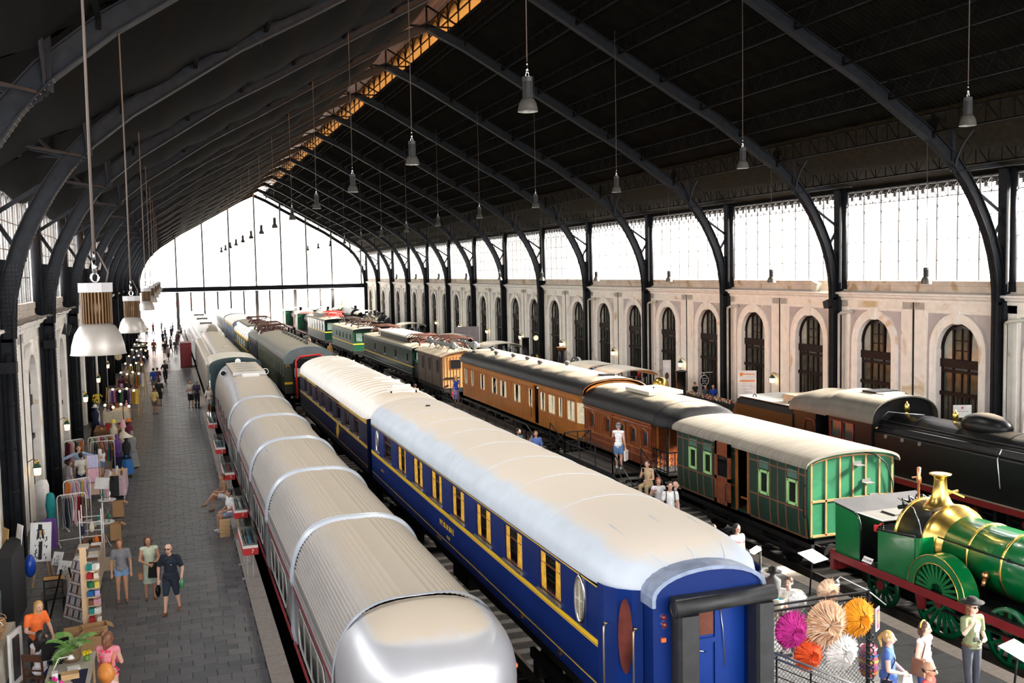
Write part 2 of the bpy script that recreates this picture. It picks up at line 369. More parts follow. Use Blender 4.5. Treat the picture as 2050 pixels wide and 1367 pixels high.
def door_proto(side):
 t = thing('door_1', None, None, kind='structure')
 s = side; xb = s * .22
 def bx(m, y0, y1, z0, z1, d0=0.0, d1=.06): m.box(min(xb - s * d1, xb - s * d0), max(xb - s * d1, xb - s * d0), y0, y1, z0, z1)
 m = MB()
 for yy in (-1.13, -.42, .42): bx(m, yy if yy > -1 else -1.13, (yy + (.1 if abs(yy) > 1 else .1)) if yy < .4 else .52, 0, 5.2 if abs(yy) < 1 else 4.4)
 bx(m, 1.03, 1.13, 0, 4.4); bx(m, -1.13, 1.13, 3.6, 3.95, 0, .12); bx(m, -1.13, 1.13, 2.42, 2.58, 0, .14); bx(m, -1.13, 1.13, 3.38, 3.5)
 bx(m, -.05, .05, 0, 2.42); bx(m, -1.1, 1.1, 0, .7); bx(m, -.36, .36, 4.3, 4.34); bx(m, -.36, .36, 4.72, 4.76); bx(m, -.02, .02, 3.95, 5.25)
 bx(m, -.02, .02, 2.6, 3.4)
 m.build('door_frame', MAHOG, t)
 m = MB(); n = 12; r1, r0 = 1.15, 1.04
 for i in range(n):
  a, b = pi * i / n, pi * (i + 1) / n
  q = [(xb - s * .08, -r0 * cos(a), ZS + r0 * sin(a)), (xb - s * .08, -r0 * cos(b), ZS + r0 * sin(b)), (xb - s * .08, -r1 * cos(b), ZS + r1 * sin(b)), (xb - s * .08, -r1 * cos(a), ZS + r1 * sin(a))]
  m.add(q + [(x + s * .08, y, z) for x, y, z in q], [(0, 1, 2, 3), (0, 4, 5, 1), (2, 6, 7, 3)])
 m.build('arched_frame', MAHOG, t)
 # panes
 def pane(y0, y1, z0, z1, mm=DGLASS):
  q = MB(); bx(q, y0, y1, z0, z1, -.01, .005); return q.build('pane', mm, t)
 for y0, y1 in ((-1.03, -.42), (-.32, -.05), (.05, .42), (.52, 1.03)): pane(y0, y1, .7, 2.42)
 for y0, y1 in ((-1.03, -.42), (-.32, -.02), (.02, .42), (.52, 1.03)): pane(y0, y1, 2.58, 3.38)
 for z0, z1 in ((3.95, 4.3), (4.34, 4.72), (4.76, 5.2)):
  pane(-.32, -.02, z0, z1); pane(.02, .42, z0, z1)
 q = MB()
 for sg in (-1, 1):
  P = [(xb, sg * .5, 3.95)] + [(xb, sg * max(.5, 1.04 * cos(a)), ZS + 1.04 * sin(a)) for a in [pi / 2 * i / 8 for i in range(7)]]
  P = [(xb, sg * 1.04, 3.95)] + [(xb, sg * 1.04 * cos(a), ZS + 1.04 * sin(a)) for a in [.13 * i for i in range(9)]] + [(xb, sg * .48, 3.95)]
  q.add(P, [tuple(range(len(P)))])
 q.build('pane', mat('fanlight_glass', (0.3, 0.33, 0.3), 0.15, 0, 0.2), t)
 for yy in (-.72, -.2, .24, .76):
  q = MB(); bx(q, yy - .012, yy + .012, .75, 2.4, 0, .03); q.build('glazing_bar', MAHOG, t)
 return t
def wall(side):
 nm = 'wall_right' if side > 0 else 'wall_left'; s = side
 X = XR if s > 0 else XL
 wt = thing(nm, None, None, kind='structure')
 def bx(m, d0, d1, y0, y1, z0, z1, mi=0): # d: projection into the hall
  m.box(min(X - s * d0, X - s * d1), max(X - s * d0, X - s * d1), y0, y1, z0, z1, mi)
 # recessed lilac field and panel frames, one set per bay (shared mesh)
 q = MB()
 for yc in (2.45, 7.55):
  arch_opening(q, s, 0, yc, yc - 2.45 if yc < 5 else 5, 5 if yc < 5 else 10, -.2, 6.3, RO, ZS)
  arch_opening(q, s, s * .3, yc, yc - 1.6, yc + 1.6, -.2, 5.7, RO + .001, ZS)
 field = q
 fr_ = MB()
 for yc in (2.45, 7.55):
  a, b = yc - 1.75, yc + 1.75
  for (y0, y1, z0, z1) in ((a - .12, a, -.2, 5.85), (b, b + .12, -.2, 5.85), (a - .12, b + .12, 5.85, 5.97)):
   fr_.box(min(0, -s * .05), max(0, -s * .05), y0, y1, z0, z1)
 pil = MB()
 for y0, y1 in ((.0, .58), (4.32, 4.94), (5.06, 5.68), (9.42, 10)):
  pil.box(min(0, -s * .08), max(0, -s * .08), y0, y1, -.2, 6.3)
 pil.box(min(0, -s * .08), max(0, -s * .08), 0, 10, 5.97, 6.32)
 ring = []
 for yc in (2.45, 7.55):
  q = MB(); arch_ring(q, s, -s * .09, 0, yc, -.2, ZS, RO, RO + .4); arch_ring(q, s, -s * .12, -s * .09, yc, -.2, ZS, RO + .3, RO + .4)
  z = ZS + RO
  q.prism([(yc - .12, z - .05), (yc + .12, z - .05), (yc + .17, z + .52), (yc - .17, z + .52)], -s * .17, 0, 'x'); ring.append(q)
 seam = MB(); seam.cyl((-s * .06, 5, -.2), (-s * .06, 5, 6.3), .045, n=8)
 cor = MB()   # cornice profile swept along y: (projection, z)
 prof = [(0, 6.28), (.12, 6.28), (.14, 6.4), (.24, 6.46), (.28, 6.55), (.36, 6.58), (.36, 6.66), (0.05, 6.74), (.0, 6.74)]
 cor.strip([[(-s * p, y, z) for p, z in prof] for y in (0, 10)], 0, False)
 band = MB()
 prof = [(0.0, 6.72), (.03, 6.74), (.03, 6.98), (.06, 7.0), (.06, 7.2), (-.18, 7.24)]
 band.strip([[(-s * p, y, z) for p, z in prof] for y in (0, 10)], 0, False)
 protos = [(field, 'plaster_field', LILAC), (fr_, 'panel_moulding', STONE), (pil, 'pilasters', PLASTER), (ring[0], 'arch_surround', STONE), (ring[1], 'arch_surround', STONE),
              (seam, 'drainpipe', IRON), (cor, 'cornice', STONE), (band, 'parapet_band', BAND)]
 first = None; objs = []
 for b in range(17):
  y0 = YN + 10 * b
  if s > 0 and y0 + 10 < 15: lst = protos[:1] + protos[6:]
  else: lst = protos
  for i, (q, n_, mm) in enumerate(protos):
   if (q, n_, mm) not in lst: continue
   if b == 3 or not any(o[0] == i for o in objs): o = q.build(n_, mm, wt); objs.append((i, o))
   else: o = copy_of([o for k, o in objs if k == i][0], wt)
   o.location = (X, y0, 0)
 return wt
wr = wall(1); wl = wall(-1)
dp = {1: door_proto(1), -1: door_proto(-1)}
nd = 1
for s in (1, -1):
 first = True
 for b in range(2 if s > 0 else 3, 17):
  for yc in (2.45, 7.55):
   loc = (XR if s > 0 else XL, YN + 10 * b + yc, 0)
   if first: o = dp[s]; o.location = loc; first = False
   else: o = dup(dp[s], loc)
   o.name = 'door_%d' % nd; nd += 1
# dark rooms behind the doors
m = MB(); m.box(XR + .45, XR + .5, YN, YF, -1, 6.9); m.box(XL - .5, XL - .45, YN, YF, -1, 6.9)
m.box(XR + .02, XR + .5, YN, YF, 6.6, 7.2); m.box(XL - .5, XL - .02, YN, YF, 6.6, 7.2)
m.build('trim_1', mat('wall_core', (0.2, 0.18, 0.16), 0.9), None, kind='structure')
# ---- clerestory windows
BARM = mat('window_iron', (0.1, 0.09, 0.085), 0.6, 0, 0.2)
def clerestory(side, detailed):
 s = side; X = (XR + .1) if s > 0 else (XL - .1)
 t = thing('window_1', None, None, kind='structure'); NC = 8; w_ = 9.3 / NC
 zr = [7.2, 8.08, 8.96, 9.84, 10.74]
 for c in range(NC):
  for k in range(4):
   q = MB(); q.box(-.006, .006, .35 + c * w_ + .02, .35 + (c + 1) * w_ - .02, zr[k] + .012, zr[k + 1] - .012)
   if detailed: q.build('pane', FROST, t)
   else:
    if c == 0 and k == 0: big = MB()
    big.v, big.f = big.v, big.f; o_ = len(big.v); big.v += q.v; big.f += [tuple(i + o_ for i in ff) for ff in q.f]; big.m += q.m; big.s += q.s
 if not detailed: big.build('panes', FROST, t, kind='stuff')
 m = MB()
 for c in range(NC + 1): m.box(-.025, .025, .35 + c * w_ - .028, .35 + c * w_ + .028, 7.2, 11.35)
 for c in range(NC): m.box(-.008, .008, .35 + (c + .5) * w_ - .009, .35 + (c + .5) * w_ + .009, 7.2, 10.74)
 for k in range(1, 4): m.box(-.01, .01, .35, 9.65, zr[k] - .014, zr[k] + .014)
 m.build('mullions', BARM, t)
 m = MB(); m.box(-.03, .03, .35, 9.65, 10.72, 10.76); m.box(-.03, .03, .35, 9.65, 11.32, 11.36)
 NX = 16; xw = 9.3 / NX
 for c in range(NX):
  y0 = .35 + c * xw; yc = y0 + xw / 2; zc = 11.04
  m.bar((0, y0, 10.76), (0, y0 + xw, 11.32), .035, .02); m.bar((0, y0, 11.32), (0, y0 + xw, 10.76), .035, .02); m.bar((0, y0, 10.76), (0, y0, 11.32), .035, .02)
  for a in range(4):
   t_ = a * pi / 4; m.bar((0, yc - .13 * cos(t_), zc - .13 * sin(t_)), (0, yc + .13 * cos(t_), zc + .13 * sin(t_)), .04, .045)
 for c in range(NC):
  yc = .35 + (c + .5) * w_
  m.tube([(0, yc - .5 * w_ * cos(pi * i / 8), 10.2 + .5 * sin(pi * i / 8)) for i in range(9)], .014, 4)
 m.build('iron_lattice', BARM, t)
 return t
nw = 1; cp = {}
for s in (1, -1):
 for b in range(17):
  det = (2 <= b <= 7) if s > 0 else (3 <= b <= 4)
  loc = ((XR + .1) if s > 0 else (XL - .1), YN + 10 * b, 0)
  if (s, det) not in cp: o = clerestory(s, det); cp[(s, det)] = o; o.location = loc
  else: o = dup(cp[(s, det)], loc)
  o.name = 'window_%d' % nw; nw += 1
# ---- roof
ce = thing('ceiling', None, None, kind='structure')
for s in (-1, 1):
 m = MB(); NY = 1360; ds = (1.7, 9.5, 18.3)
 rows = []
 for i in range(NY + 1):
  yy = YN - 1 + (YF - YN + 2) * i / NY; h = .035 * (1 if i % 2 else -1)
  rows.append([(XM + s * d, yy, roofz(d) + .05 + h) for d in ds])
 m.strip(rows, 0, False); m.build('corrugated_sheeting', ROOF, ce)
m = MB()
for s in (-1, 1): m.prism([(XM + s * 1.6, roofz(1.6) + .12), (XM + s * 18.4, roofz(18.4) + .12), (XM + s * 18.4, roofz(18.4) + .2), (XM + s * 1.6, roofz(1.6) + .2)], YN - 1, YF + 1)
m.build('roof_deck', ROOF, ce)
# ridge lantern
RIDGEW = mat('varnished_boards', (0.13, 0.06, 0.028), 0.5, 0, 0.3, 2, stretch=(1, .3, 1))
for s in (-1, 1):
 for j in range(8):
  d0, d1 = j * .3, j * .3 + .285
  m = MB(); m.prism([(XM + s * d0, 22.9 - .4 * d0), (XM + s * d1, 22.9 - .4 * d1), (XM + s * d1, 22.95 - .4 * d1), (XM + s * d0, 22.95 - .4 * d0)], YN, YF); m.build('board', RIDGEW, ce)
 m = MB()
 for i in range(86):
  yy = YN + 2 * i
  m.box(XM + s * 1.68 - .03, XM + s * 1.68 + .03, yy - .03, yy + .03, 20.45, 22.25)
  m.tube([(XM + s * 1.68, yy + 1 - .9 * cos(pi * k / 8), 21.4 + .6 * sin(pi * k / 8)) for k in range(9)], .03, 4)
 for z in (20.6, 21.3, 22.1): m.box(XM + s * 1.68 - .02, XM + s * 1.68 + .02, YN, YF, z, z + .06)
 m.build('lantern_frame', IRON_DK, ce)
 m = MB(); m.box(XM + s * 1.7 - .005, XM + s * 1.7 + .005, YN, YF, 20.6, 22.1); m.build('lantern_glazing', GLOW_TINT, ce)
# arch frames
RIVET = mat('rivet_iron', (0.09, 0.085, 0.085), 0.5)
def frame_proto():
 t = thing('arch_frame', 'x', 'roof frame', (XM, 0, 0))
 P = [(d, chord(d)) for d in (0, 1, 1.9, 4, 6.3, 8.7, 10.7, 11.7, 12.7, 13.7, 14.3, 14.8)] + [(15.35, 10.98), (15.8, 10.32), (16.2, 9.6), (16.5, 8.95), (16.75, 8.2), (16.9, 7.5), (16.98, 6.9), (17.0, 6.3)]
 for s in (-1, 1):
  m = MB()
  def off(i, e):
   a = P[max(0, i - 1)]; b = P[min(len(P) - 1, i + 1)]; dx, dz = b[0] - a[0], b[1] - a[1]; L = sqrt(dx * dx + dz * dz)
   if i == 0: dx, dz, L = 1, 0, 1
   return (P[i][0] - dz / L * e, P[i][1] + dx / L * e)
  def X(p): return XM + s * p[0]
  top = [off(i, .45) for i in range(len(P))]
  for lo, hi, wdt, hgt in ((0, 0, .17, .03), (1, 1, .11, .03)):
   src = P if lo == 0 else top
   rows = []
   for i, p in enumerate(src):
    q = off(i, .03) if lo == 0 else off(i, .42)
    rows.append([(X(p), -wdt, p[1]), (X(p), wdt, p[1]), (X(q), wdt, q[1]), (X(q), -wdt, q[1])])
   m.strip(rows, 0, False, True)
  rows = [[(X(P[i]), -.015, P[i][1]), (X(P[i]), .015, P[i][1]), (X(top[i]), .015, top[i][1]), (X(top[i]), -.015, top[i][1])] for i in range(len(P))]
  m.strip(rows, 0, False, True)
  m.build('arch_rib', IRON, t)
  m = MB()   # pier: inner flange, web, pipe column
  m.box(*sorted((XM + s * 17.0, XM + s * 17.03)), -.17, .17, -.2, 6.5); m.box(*sorted((XM + s * 17.0, XM + s * 17.5)), -.015, .015, -.2, 6.5)
  m.prism([(XM + s * 16.95, 6.4), (XM + s * 17.55, 6.4), (XM + s * 17.5, 8.6), (XM + s * 16.65, 8.5), (XM + s * 16.88, 7.5)], -.02, .02)
  m.build('pier_web', IRON, t)
  m = MB(); m.cyl((XM + s * 17.5, 0, -.2), (XM + s * 17.5, 0, 11.5), .15, n=14); m.box(*sorted((XM + s * 17.3, XM + s * 17.42)), -.2, .2, 6.6, 11.5)
  m.cyl((XM + s * 17.5, -.36, 6.8), (XM + s * 17.5, -.36, 11.5), .13, n=12); m.cyl((XM + s * 17.5, 0, 6.4), (XM + s * 17.5, 0, 6.8), .22, n=14)
  m.build('column', IRON, t)
  m = MB()
  m.bar((XM + s * 15.05, 0, 11.3), (XM + s * 17.4, 0, 9.75), .12, .05, up=(0, 1, 0)); m.bar((XM + s * 17.4, 0, 9.75), (XM + s * 16.65, 0, 8.5), .12, .05, up=(0, 1, 0))
  m.bar((XM + s * 15.0, 0, 11.3), (XM + s * 17.3, 0, 11.75), .1, .06, up=(0, 1, 0))
  m.build('bracket_strut', IRON, t)
  m = MB()  # curved brace toward the purlin, and post
  m.bar((XM + s * 14.9, 0, 11.4), (XM + s * 14.9, 0, roofz(14.9)), .16, .16)
  for dy in (-1, 1):
   m.tube([(XM + s * 14.95, dy * (.05 + 1.1 * (k / 6) ** 2), 11.35 + 1.6 * (k / 6)) for k in range(7)], .05, 5)
   m.bar((XM + s * 14.95, 0, 11.35), (XM + s * 16.9, dy * 1.7, 11.55), .08, .06)
  m.build('curved_brace', IRON, t)
  for d in (2, 4, 6, 8, 10, 12, 14):
   m = MB(); z0 = chord(d) + .3; m.box(XM + s * d - .05, XM + s * d + .05, -.05, .05, z0, roofz(d)); m.prism([(-.35, roofz(d) - .25), (.35, roofz(d) - .25), (.06, z0 + .1), (-.06, z0 + .1)], XM + s * d - .012, XM + s * d + .012, 'x')
   m.build('purlin_post', IRON_DK, t)
 m = MB(); m.box(XM - .04, XM + .04, -.04, .04, 20.3, 21.5); m.box(XM - 1.8, XM + 1.8, -.05, .05, 20.42, 20.5)
 for s in (-1, 1): m.bar((XM, 0, 21.5), (XM + s * 1.8, 0, 20.5), .1, .08); m.bar((XM, 0, 22.85), (XM + s * 1.7, 0, 22.15), .1, .08)
 m.build('ridge_ties', IRON_DK, t)
 return t
fp = frame_proto(); fp.location = (XM, FR[0], 0)
for k, yy in enumerate(FR):
 o = fp if k == 0 else dup(fp, (XM, yy, 0))
 o['label'] = 'riveted iron arch frame spanning the hall, %s counted from the camera end' % ORD(k); o['category'] = 'roof frame'; o['group'] = 'arch frames of the train shed'
# rivets on the nearest left-hand ribs
m = MB()
for yy in (FR[3], FR[4], FR[5], FR[6]):
 P = [(14.8, 11.6), (15.35, 10.98), (15.8, 10.32), (16.2, 9.6), (16.5, 8.95), (16.75, 8.2), (16.9, 7.5), (16.98, 6.9), (17, 6.3), (17, 4)]
 for a, b in zip(P, P[1:]):
  L = sqrt((a[0] - b[0]) ** 2 + (a[1] - b[1]) ** 2); n_ = int(L / .11)
  for i in range(n_):
   t_ = i / n_; d = a[0] + (b[0] - a[0]) * t_; z = a[1] + (b[1] - a[1]) * t_
   for dy in (-.11, .11): m.sphere((XM - d + .005, yy + dy, z), .017, n=5, k=3)
 for i in range(7):
  for j in range(16):
   m.sphere((XM - 16.85 - .09 * i - random.uniform(0, .02), yy - .022, 6.6 + .12 * j), .015, n=5, k=3)
m.build('rivets', RIVET, ce, kind='stuff')
# lattice purlins
pp = None
def purlin(d, s, L=10.0):
 q = MB(); zt = roofz(d) - .03; zb = zt - (.75 if d > 3 else .4); X = XM + s * d
 q.box(X - .06, X + .06, 0, L, zt - .06, zt); q.box(X - .05, X + .05, 0, L, zb, zb + .06)
 n_ = 16
 for i in range(n_):
  a = L * i / n_; b = L * (i + 1) / n_
  q.box(X - .015, X + .015, a - .015, a + .015, zb, zt)
  if i % 2: q.bar((X, a, zb), (X, b, zt), .03, .02)
  else: q.bar((X, a, zt), (X, b, zb), .03, .02)
 return q
for s in (1, -1):
 for d in (2, 4, 6, 8, 10, 12, 14, 16):
  base = None
  for b in range(2, 17):
   if s < 0 and b > 9: continue
   if base is None: base = purlin(d, s).build('lattice_purlin', IRON_DK, ce); o = base
   else: o = copy_of(base, ce)
   o.location = (0, YN + 10 * b, 0)
# sagging nets under the roof
def net(s, b):
 q = MB(); rows = []
 D = [1.9 + .4 * i for i in range(40)]
 for j in range(15):
  t = j / 14; yy = YN + 10 * b + 10 * t; rw = []
  for d in D:
   ph = (d % 2) / 2
   sag = (.16 if s < 0 else .05) * sin(pi * ph) + (.38 if s < 0 else .1) * sin(pi * t)
   base = roofz(d) - (.55 if s < 0 else .02) - sag + .05 * sin(d * 7 + b) * sin(t * 9 + d)
   if s > 0: base = roofz(d) - .05 - .9 * max(0, (d - 14.6) / 3) * sin(pi * t) ** .5 * .5
   rw.append((XM + s * d, yy, base))
  rows.append(rw)
 q.strip(rows, 0, True); return q.build('netting', NET, ce)
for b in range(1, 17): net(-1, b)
m = MB()
for b in range(2, 17):      # swagged strip of net along the right eave
 rows = []
 for j in range(13):
  t = j / 12; yy = YN + 10 * b + 10 * t; rows.append([(XM + d, yy, roofz(d) - .04 - .35 * sin(pi * (d - 13.8) / 3.7) * (.5 + .5 * sin(pi * t)) - .02 * sin(t * 40 + d * 3)) for d in (13.8, 14.4, 15, 15.6, 16.2, 16.8, 17.5)])
 m.strip(rows, 0, True)
m.build('eave_netting', mat('lit_netting', (0.012, 0.009, 0.005), 0.95, 0, 0.4, 5, spec=.05), ce)  # net colour lightened and warmed to imitate window light at the eave
# eave gutters
m = MB(); m.box(XR - .1, XR + .5, YN, YF, 11.36, 11.6); m.box(XL - .5, XL + .1, YN, YF, 11.36, 11.6); m.build('trim_2', IRON_DK, None, kind='structure')
# ---- gables
def gable(yy, far):
 t = thing('wall_far' if far else 'wall_near', None, None, kind='structure')
 g = 1 if far else -1
 m = MB(); xs = [1.33 + 3.93 * i for i in range(7)]
 for i, x in enumerate([XL + .6] + xs + [XR - 1]):
  d = abs(x - XM); m.box(x - .11, x + .11, yy - .1, yy + .1, 6.4, min(roofz(d), 21.3))
 for i in range(13):
  x = 1.33 + 1.965 * i; wd = .24 if i in (0, 6, 9, 12) else .12; m.box(x - wd, x + wd, yy - .08, yy + .08, 0, 5.7)
 m.build('mullion_posts', BARM, t)
 m = MB(); m.box(XL, XR, yy - .2, yy + .1, 5.72, 5.85); m.box(XL, XR, yy - .1, yy, 5.85, 6.3); m.box(XL, XR, yy - .3, yy + .1, 6.3, 6.42); m.build('transom_beam', IRON, t)
 m = MB(); z = 7.2
 while z < 20.5:
  dm = (21.3 - z) / .565; m.box(max(XL, XM - dm), min(XR, XM + dm), yy - .012, yy + .012, z, z + .025); z += .98
 for i in range(52):
  x = XL + .7 * i
  if x < XR: m.box(x - .01, x + .01, yy - .012, yy + .012, 6.4, min(roofz(abs(x - XM)), 21.2))
 for z in (2.6, 3.6, 4.6): m.box(XL, XR, yy - .012, yy + .012, z, z + .03)
 m.build('glazing_bars', mat('pale_glazing_bar', (0.4, 0.4, 0.38), 0.6), t)
 m = MB(); m.add([(XL, yy + .02, 6.4), (XR, yy + .02, 6.4), (XR, yy + .02, 11.6), (XM + 1.7, yy + .02, 20.5), (XM, yy + .02, 21.4), (XM - 1.7, yy + .02, 20.5), (XL, yy + .02, 11.6)], [(0, 1, 2, 3, 4, 5, 6)])
 m.add([(3.3, yy + .02, 0), (XR, yy + .02, 0), (XR, yy + .02, 5.7), (3.3, yy + .02, 5.7)], [(0, 1, 2, 3)])
 m.build('glazing', FROST if not far else glass('sky_dimming_glass', (0.45, 0.45, 0.43), 0.03, 0.3, 1.08), t)  # far pane's grey tint is added to dim the bright sky behind it
gable(YF, True); gable(YN, False)
# outside
m = MB(); m.box(-60, 90, YF + .2, 330, -1.7, -.05); m.build('ground_outside', mat('bright_yard', (0.6, 0.57, 0.53), 0.9), None, kind='structure')
m = MB(); m.box(-80, 0, 215, 225, 0, 12); m.box(12, 60, 230, 240, 0, 9)
for i in range(12):
 m.box(-78 + i * 6.3, -76 + i * 6.3, 214.9, 215, 7, 9.5, 1)
bo = m.build('white_building', [WHITE, DGLASS]); tag(bo, 'pale building beyond the glazed far gable', 'building')
for i, (x, y) in enumerate(((-3.2, 175), (3.0, 181))):
 t = thing('market_canopy', ['washed-out red canopy outside the far gable by the left wall', 'washed-out red canopy outside right of the first'][i], 'canopy', (x, y, 0))
 q = MB(); q.lathe([(3.6, 3.0), (3.6, 3.15), (0.02, 4.6)], (x, y, 0), n=4); q.build('canopy_top', mat('red_canvas', (0.75, 0.12, 0.1), 0.8), t)
 q = MB()
 for a, b in ((-2.4, -2.4), (2.4, -2.4), (2.4, 2.4), (-2.4, 2.4)): q.cyl((x + a, y + b, -.05), (x + a, y + b, 3.05), .05)
 q.build('posts', WHITE, t)
# ------------------------------------------------------------------ rolling stock
ZR = -0.35
DUST = (0.55, 0.49, 0.41)
BLUE = mat('wagon_blue', (0.003, 0.018, 0.12), 0.35, 0, 0.15, 1.2, spec=0.2)
NAVY = mat('wagon_navy', (0.003, 0.006, 0.028), 0.3, 0, 0.2, 1.2, spec=.2)
YEL = mat('yellow_lining', (0.8, 0.5, 0.02), 0.45, 0, 0.05)
GOLD = mat('gold_lining', (0.6, 0.36, 0.05), 0.4, 0.3, 0.1)
ROOFA = mat('pale_grey_roof', (0.5, 0.56, 0.64), 0.55, 0, 0.06, 2, dust=((0.62, 0.55, 0.47), 0.92, 1.02))
ROOFB = mat('cream_roof', (0.8, 0.78, 0.74), 0.5, 0, 0.05, 2, dust=((0.62, 0.52, 0.4), 0.93, 1.06))
ROOFG = mat('dusty_green_roof', (0.1, 0.1, 0.085), 0.6, 0, 0.15, 2, dust=((0.28, 0.25, 0.19), 0.8, 1.1))
ROOFK = mat('tarred_roof', (0.005, 0.005, 0.006), 0.45, 0, 0.4, 9, 0.5, spec=.18, dust=((0.36, 0.31, 0.24), 1.02, 1.07), stretch=(1, 2.5, 1))
ALU = mat('bare_aluminium', (0.45, 0.45, 0.46), 0.36, 0.8, 0.06, 2, dust=((0.45, 0.39, 0.31), 0.86, 1.02))
ALUW = mat('aluminium_side', (0.62, 0.61, 0.6), 0.35, 0.6, 0.05)
RINGM = mat('pale_ring', (0.55, 0.6, 0.68), 0.3, 0.1, 0.04)
GOLDC = mat('gold_curtain', (0.8, 0.42, 0.03), 0.8, 0, 0.3, 8)
CREAMC = mat('cream_curtain', (0.8, 0.7, 0.48), 0.85, 0, 0.15, 8)
RUBBER = mat('bellows_rubber', (0.02, 0.021, 0.023), 0.55, 0, 0.35, 5, 0.2)
INNER = mat('carriage_interior', (0.06, 0.03, 0.015), 0.6, 0, 0.3)
DPANE = glass('carriage_glass', (0.85, 0.86, 0.84), 0.07, 0.02, 1.3)
DRED = mat('dark_red_stripe', (0.3, 0.02, 0.03), 0.4)
LENS = mat('lamp_lens', (0.5, 0.05, 0.02), 0.15, 0, 0.1)
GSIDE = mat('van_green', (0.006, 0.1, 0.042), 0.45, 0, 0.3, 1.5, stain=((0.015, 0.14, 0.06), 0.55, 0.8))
GSIDE2 = mat('van_green_shaded', (0.004, 0.026, 0.014), 0.45, 0, 0.25, 1.5)  # van green darkened to imitate shade on the long side
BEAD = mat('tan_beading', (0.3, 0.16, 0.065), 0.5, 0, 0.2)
BEADD = mat('shaded_beading', (0.11, 0.05, 0.025), 0.5, 0, 0.2)  # side beading darkened as well, shade put into its colour
TEAK = mat('golden_teak', (0.34, 0.12, 0.018), 0.35, 0, 0.35, 2.0, coat=0.1, stretch=(1, 14, .6))
TEAKR = mat('red_teak', (0.15, 0.035, 0.01), 0.35, 0, 0.35, 2.0, coat=0.1, stretch=(1, 3, 3))
TEAKM = mat('orange_moulding', (0.27, 0.08, 0.016), 0.35, 0, 0.2, 4, coat=0.1)
VROOF = mat('canvas_roof', (0.19, 0.17, 0.14), 0.85, 0, 0.22, 1.6, 0.2, stretch=(.6, 7, 1))
LOCOG = mat('engine_green', (0.0, 0.12, 0.028), 0.25, 0, 0.08, 2, coat=0.4)
LOCOGD = mat('deep_green', (0.0015, 0.012, 0.008), 0.3, 0, 0.2, 2, coat=0.05, spec=.2)
LOCOK = mat('engine_black', (0.004, 0.0045, 0.0055), 0.36, 0, 0.4, 3, spec=.2, dust=((0.26, 0.22, 0.17), 0.93, 1.1))
BROWN = mat('brown_loco', (0.05, 0.027, 0.015), 0.65, 0, 0.2, 2)
OCHRE = mat('ochre_board', (0.28, 0.125, 0.035), 0.5, 0, 0.25, 2, stretch=(12, 1, .6))
WALK = mat('red_frame', (0.15, 0.006, 0.009), 0.45, 0, 0.15)
YB = mat('yellow_band', (0.85, 0.48, 0.02), 0.4)
def arc(xc, hw, ze, rise, n=16, p=1.0, t0=0.0):
 return [(xc - hw * cos(t0 + (pi - 2 * t0) * i / n), ze + rise * (abs(sin(t0 + (pi - 2 * t0) * i / n)) ** p)) for i in range(n + 1)]
def roof_panel(par, xc, st, mm, lip=.03, name='roof_panel', n=16, p=0.85):
 q = MB(); rows = []; low = []
 for y, hw, ze, rise in st:
  A = arc(xc, hw, ze, rise, n, p); rows.append([(x, y, z) for x, z in A]); low.append([(x, y, z - lip) for x, z in A])
 q.strip([list(reversed(a)) for a in rows], 0, True)
 q.strip([rows[0], low[0]], 0, False); q.strip([low[-1], rows[-1]], 0, False)
 for e in (0, -1): q.strip([[a[e] for a in rows], [a[e] for a in low]] if e == 0 else [[a[e] for a in low], [a[e] for a in rows]], 0, False)
 return q.build(name, mm, par)
def side_plane(q, x, y0, y1, z0, z1, ops, inward, mi=0, dep=.07, fx=None):
 g = fx or (lambda z: 0)
 def Q(a, b, c, d, x0=0): q.add([(x + g(z) , y, z) for y, z in (a, b, c, d)], [(0, 1, 2, 3)], mi)
 ops = sorted(ops); c = y0; zs = [z0] + ([z0 + (z1 - z0) * k / 4 for k in (1, 2, 3)] if fx else []) + [z1]
 def full(a, b, za, zb):
  zz = [za] + [z for z in zs if za < z < zb] + [zb]
  for i in range(len(zz) - 1): Q((a, zz[i]), (b, zz[i]), (b, zz[i + 1]), (a, zz[i + 1]))
 for ya, yb, za, zb in ops:
  if ya > c: full(c, ya, z0, z1)
  if za > z0: full(ya, yb, z0, za)
  if zb < z1: full(ya, yb, zb, z1)
  P = [(ya, za), (yb, za), (yb, zb), (ya, zb)]
  for i in range(4):
   a, b = P[i], P[(i + 1) % 4]
   q.add([(x + g(a[1]), *a), (x + g(b[1]), *b), (x + g(b[1]) + inward * dep, *b), (x + g(a[1]) + inward * dep, *a)], [(0, 1, 2, 3)], mi)
  c = yb
 if c < y1: full(c, y1, z0, z1)
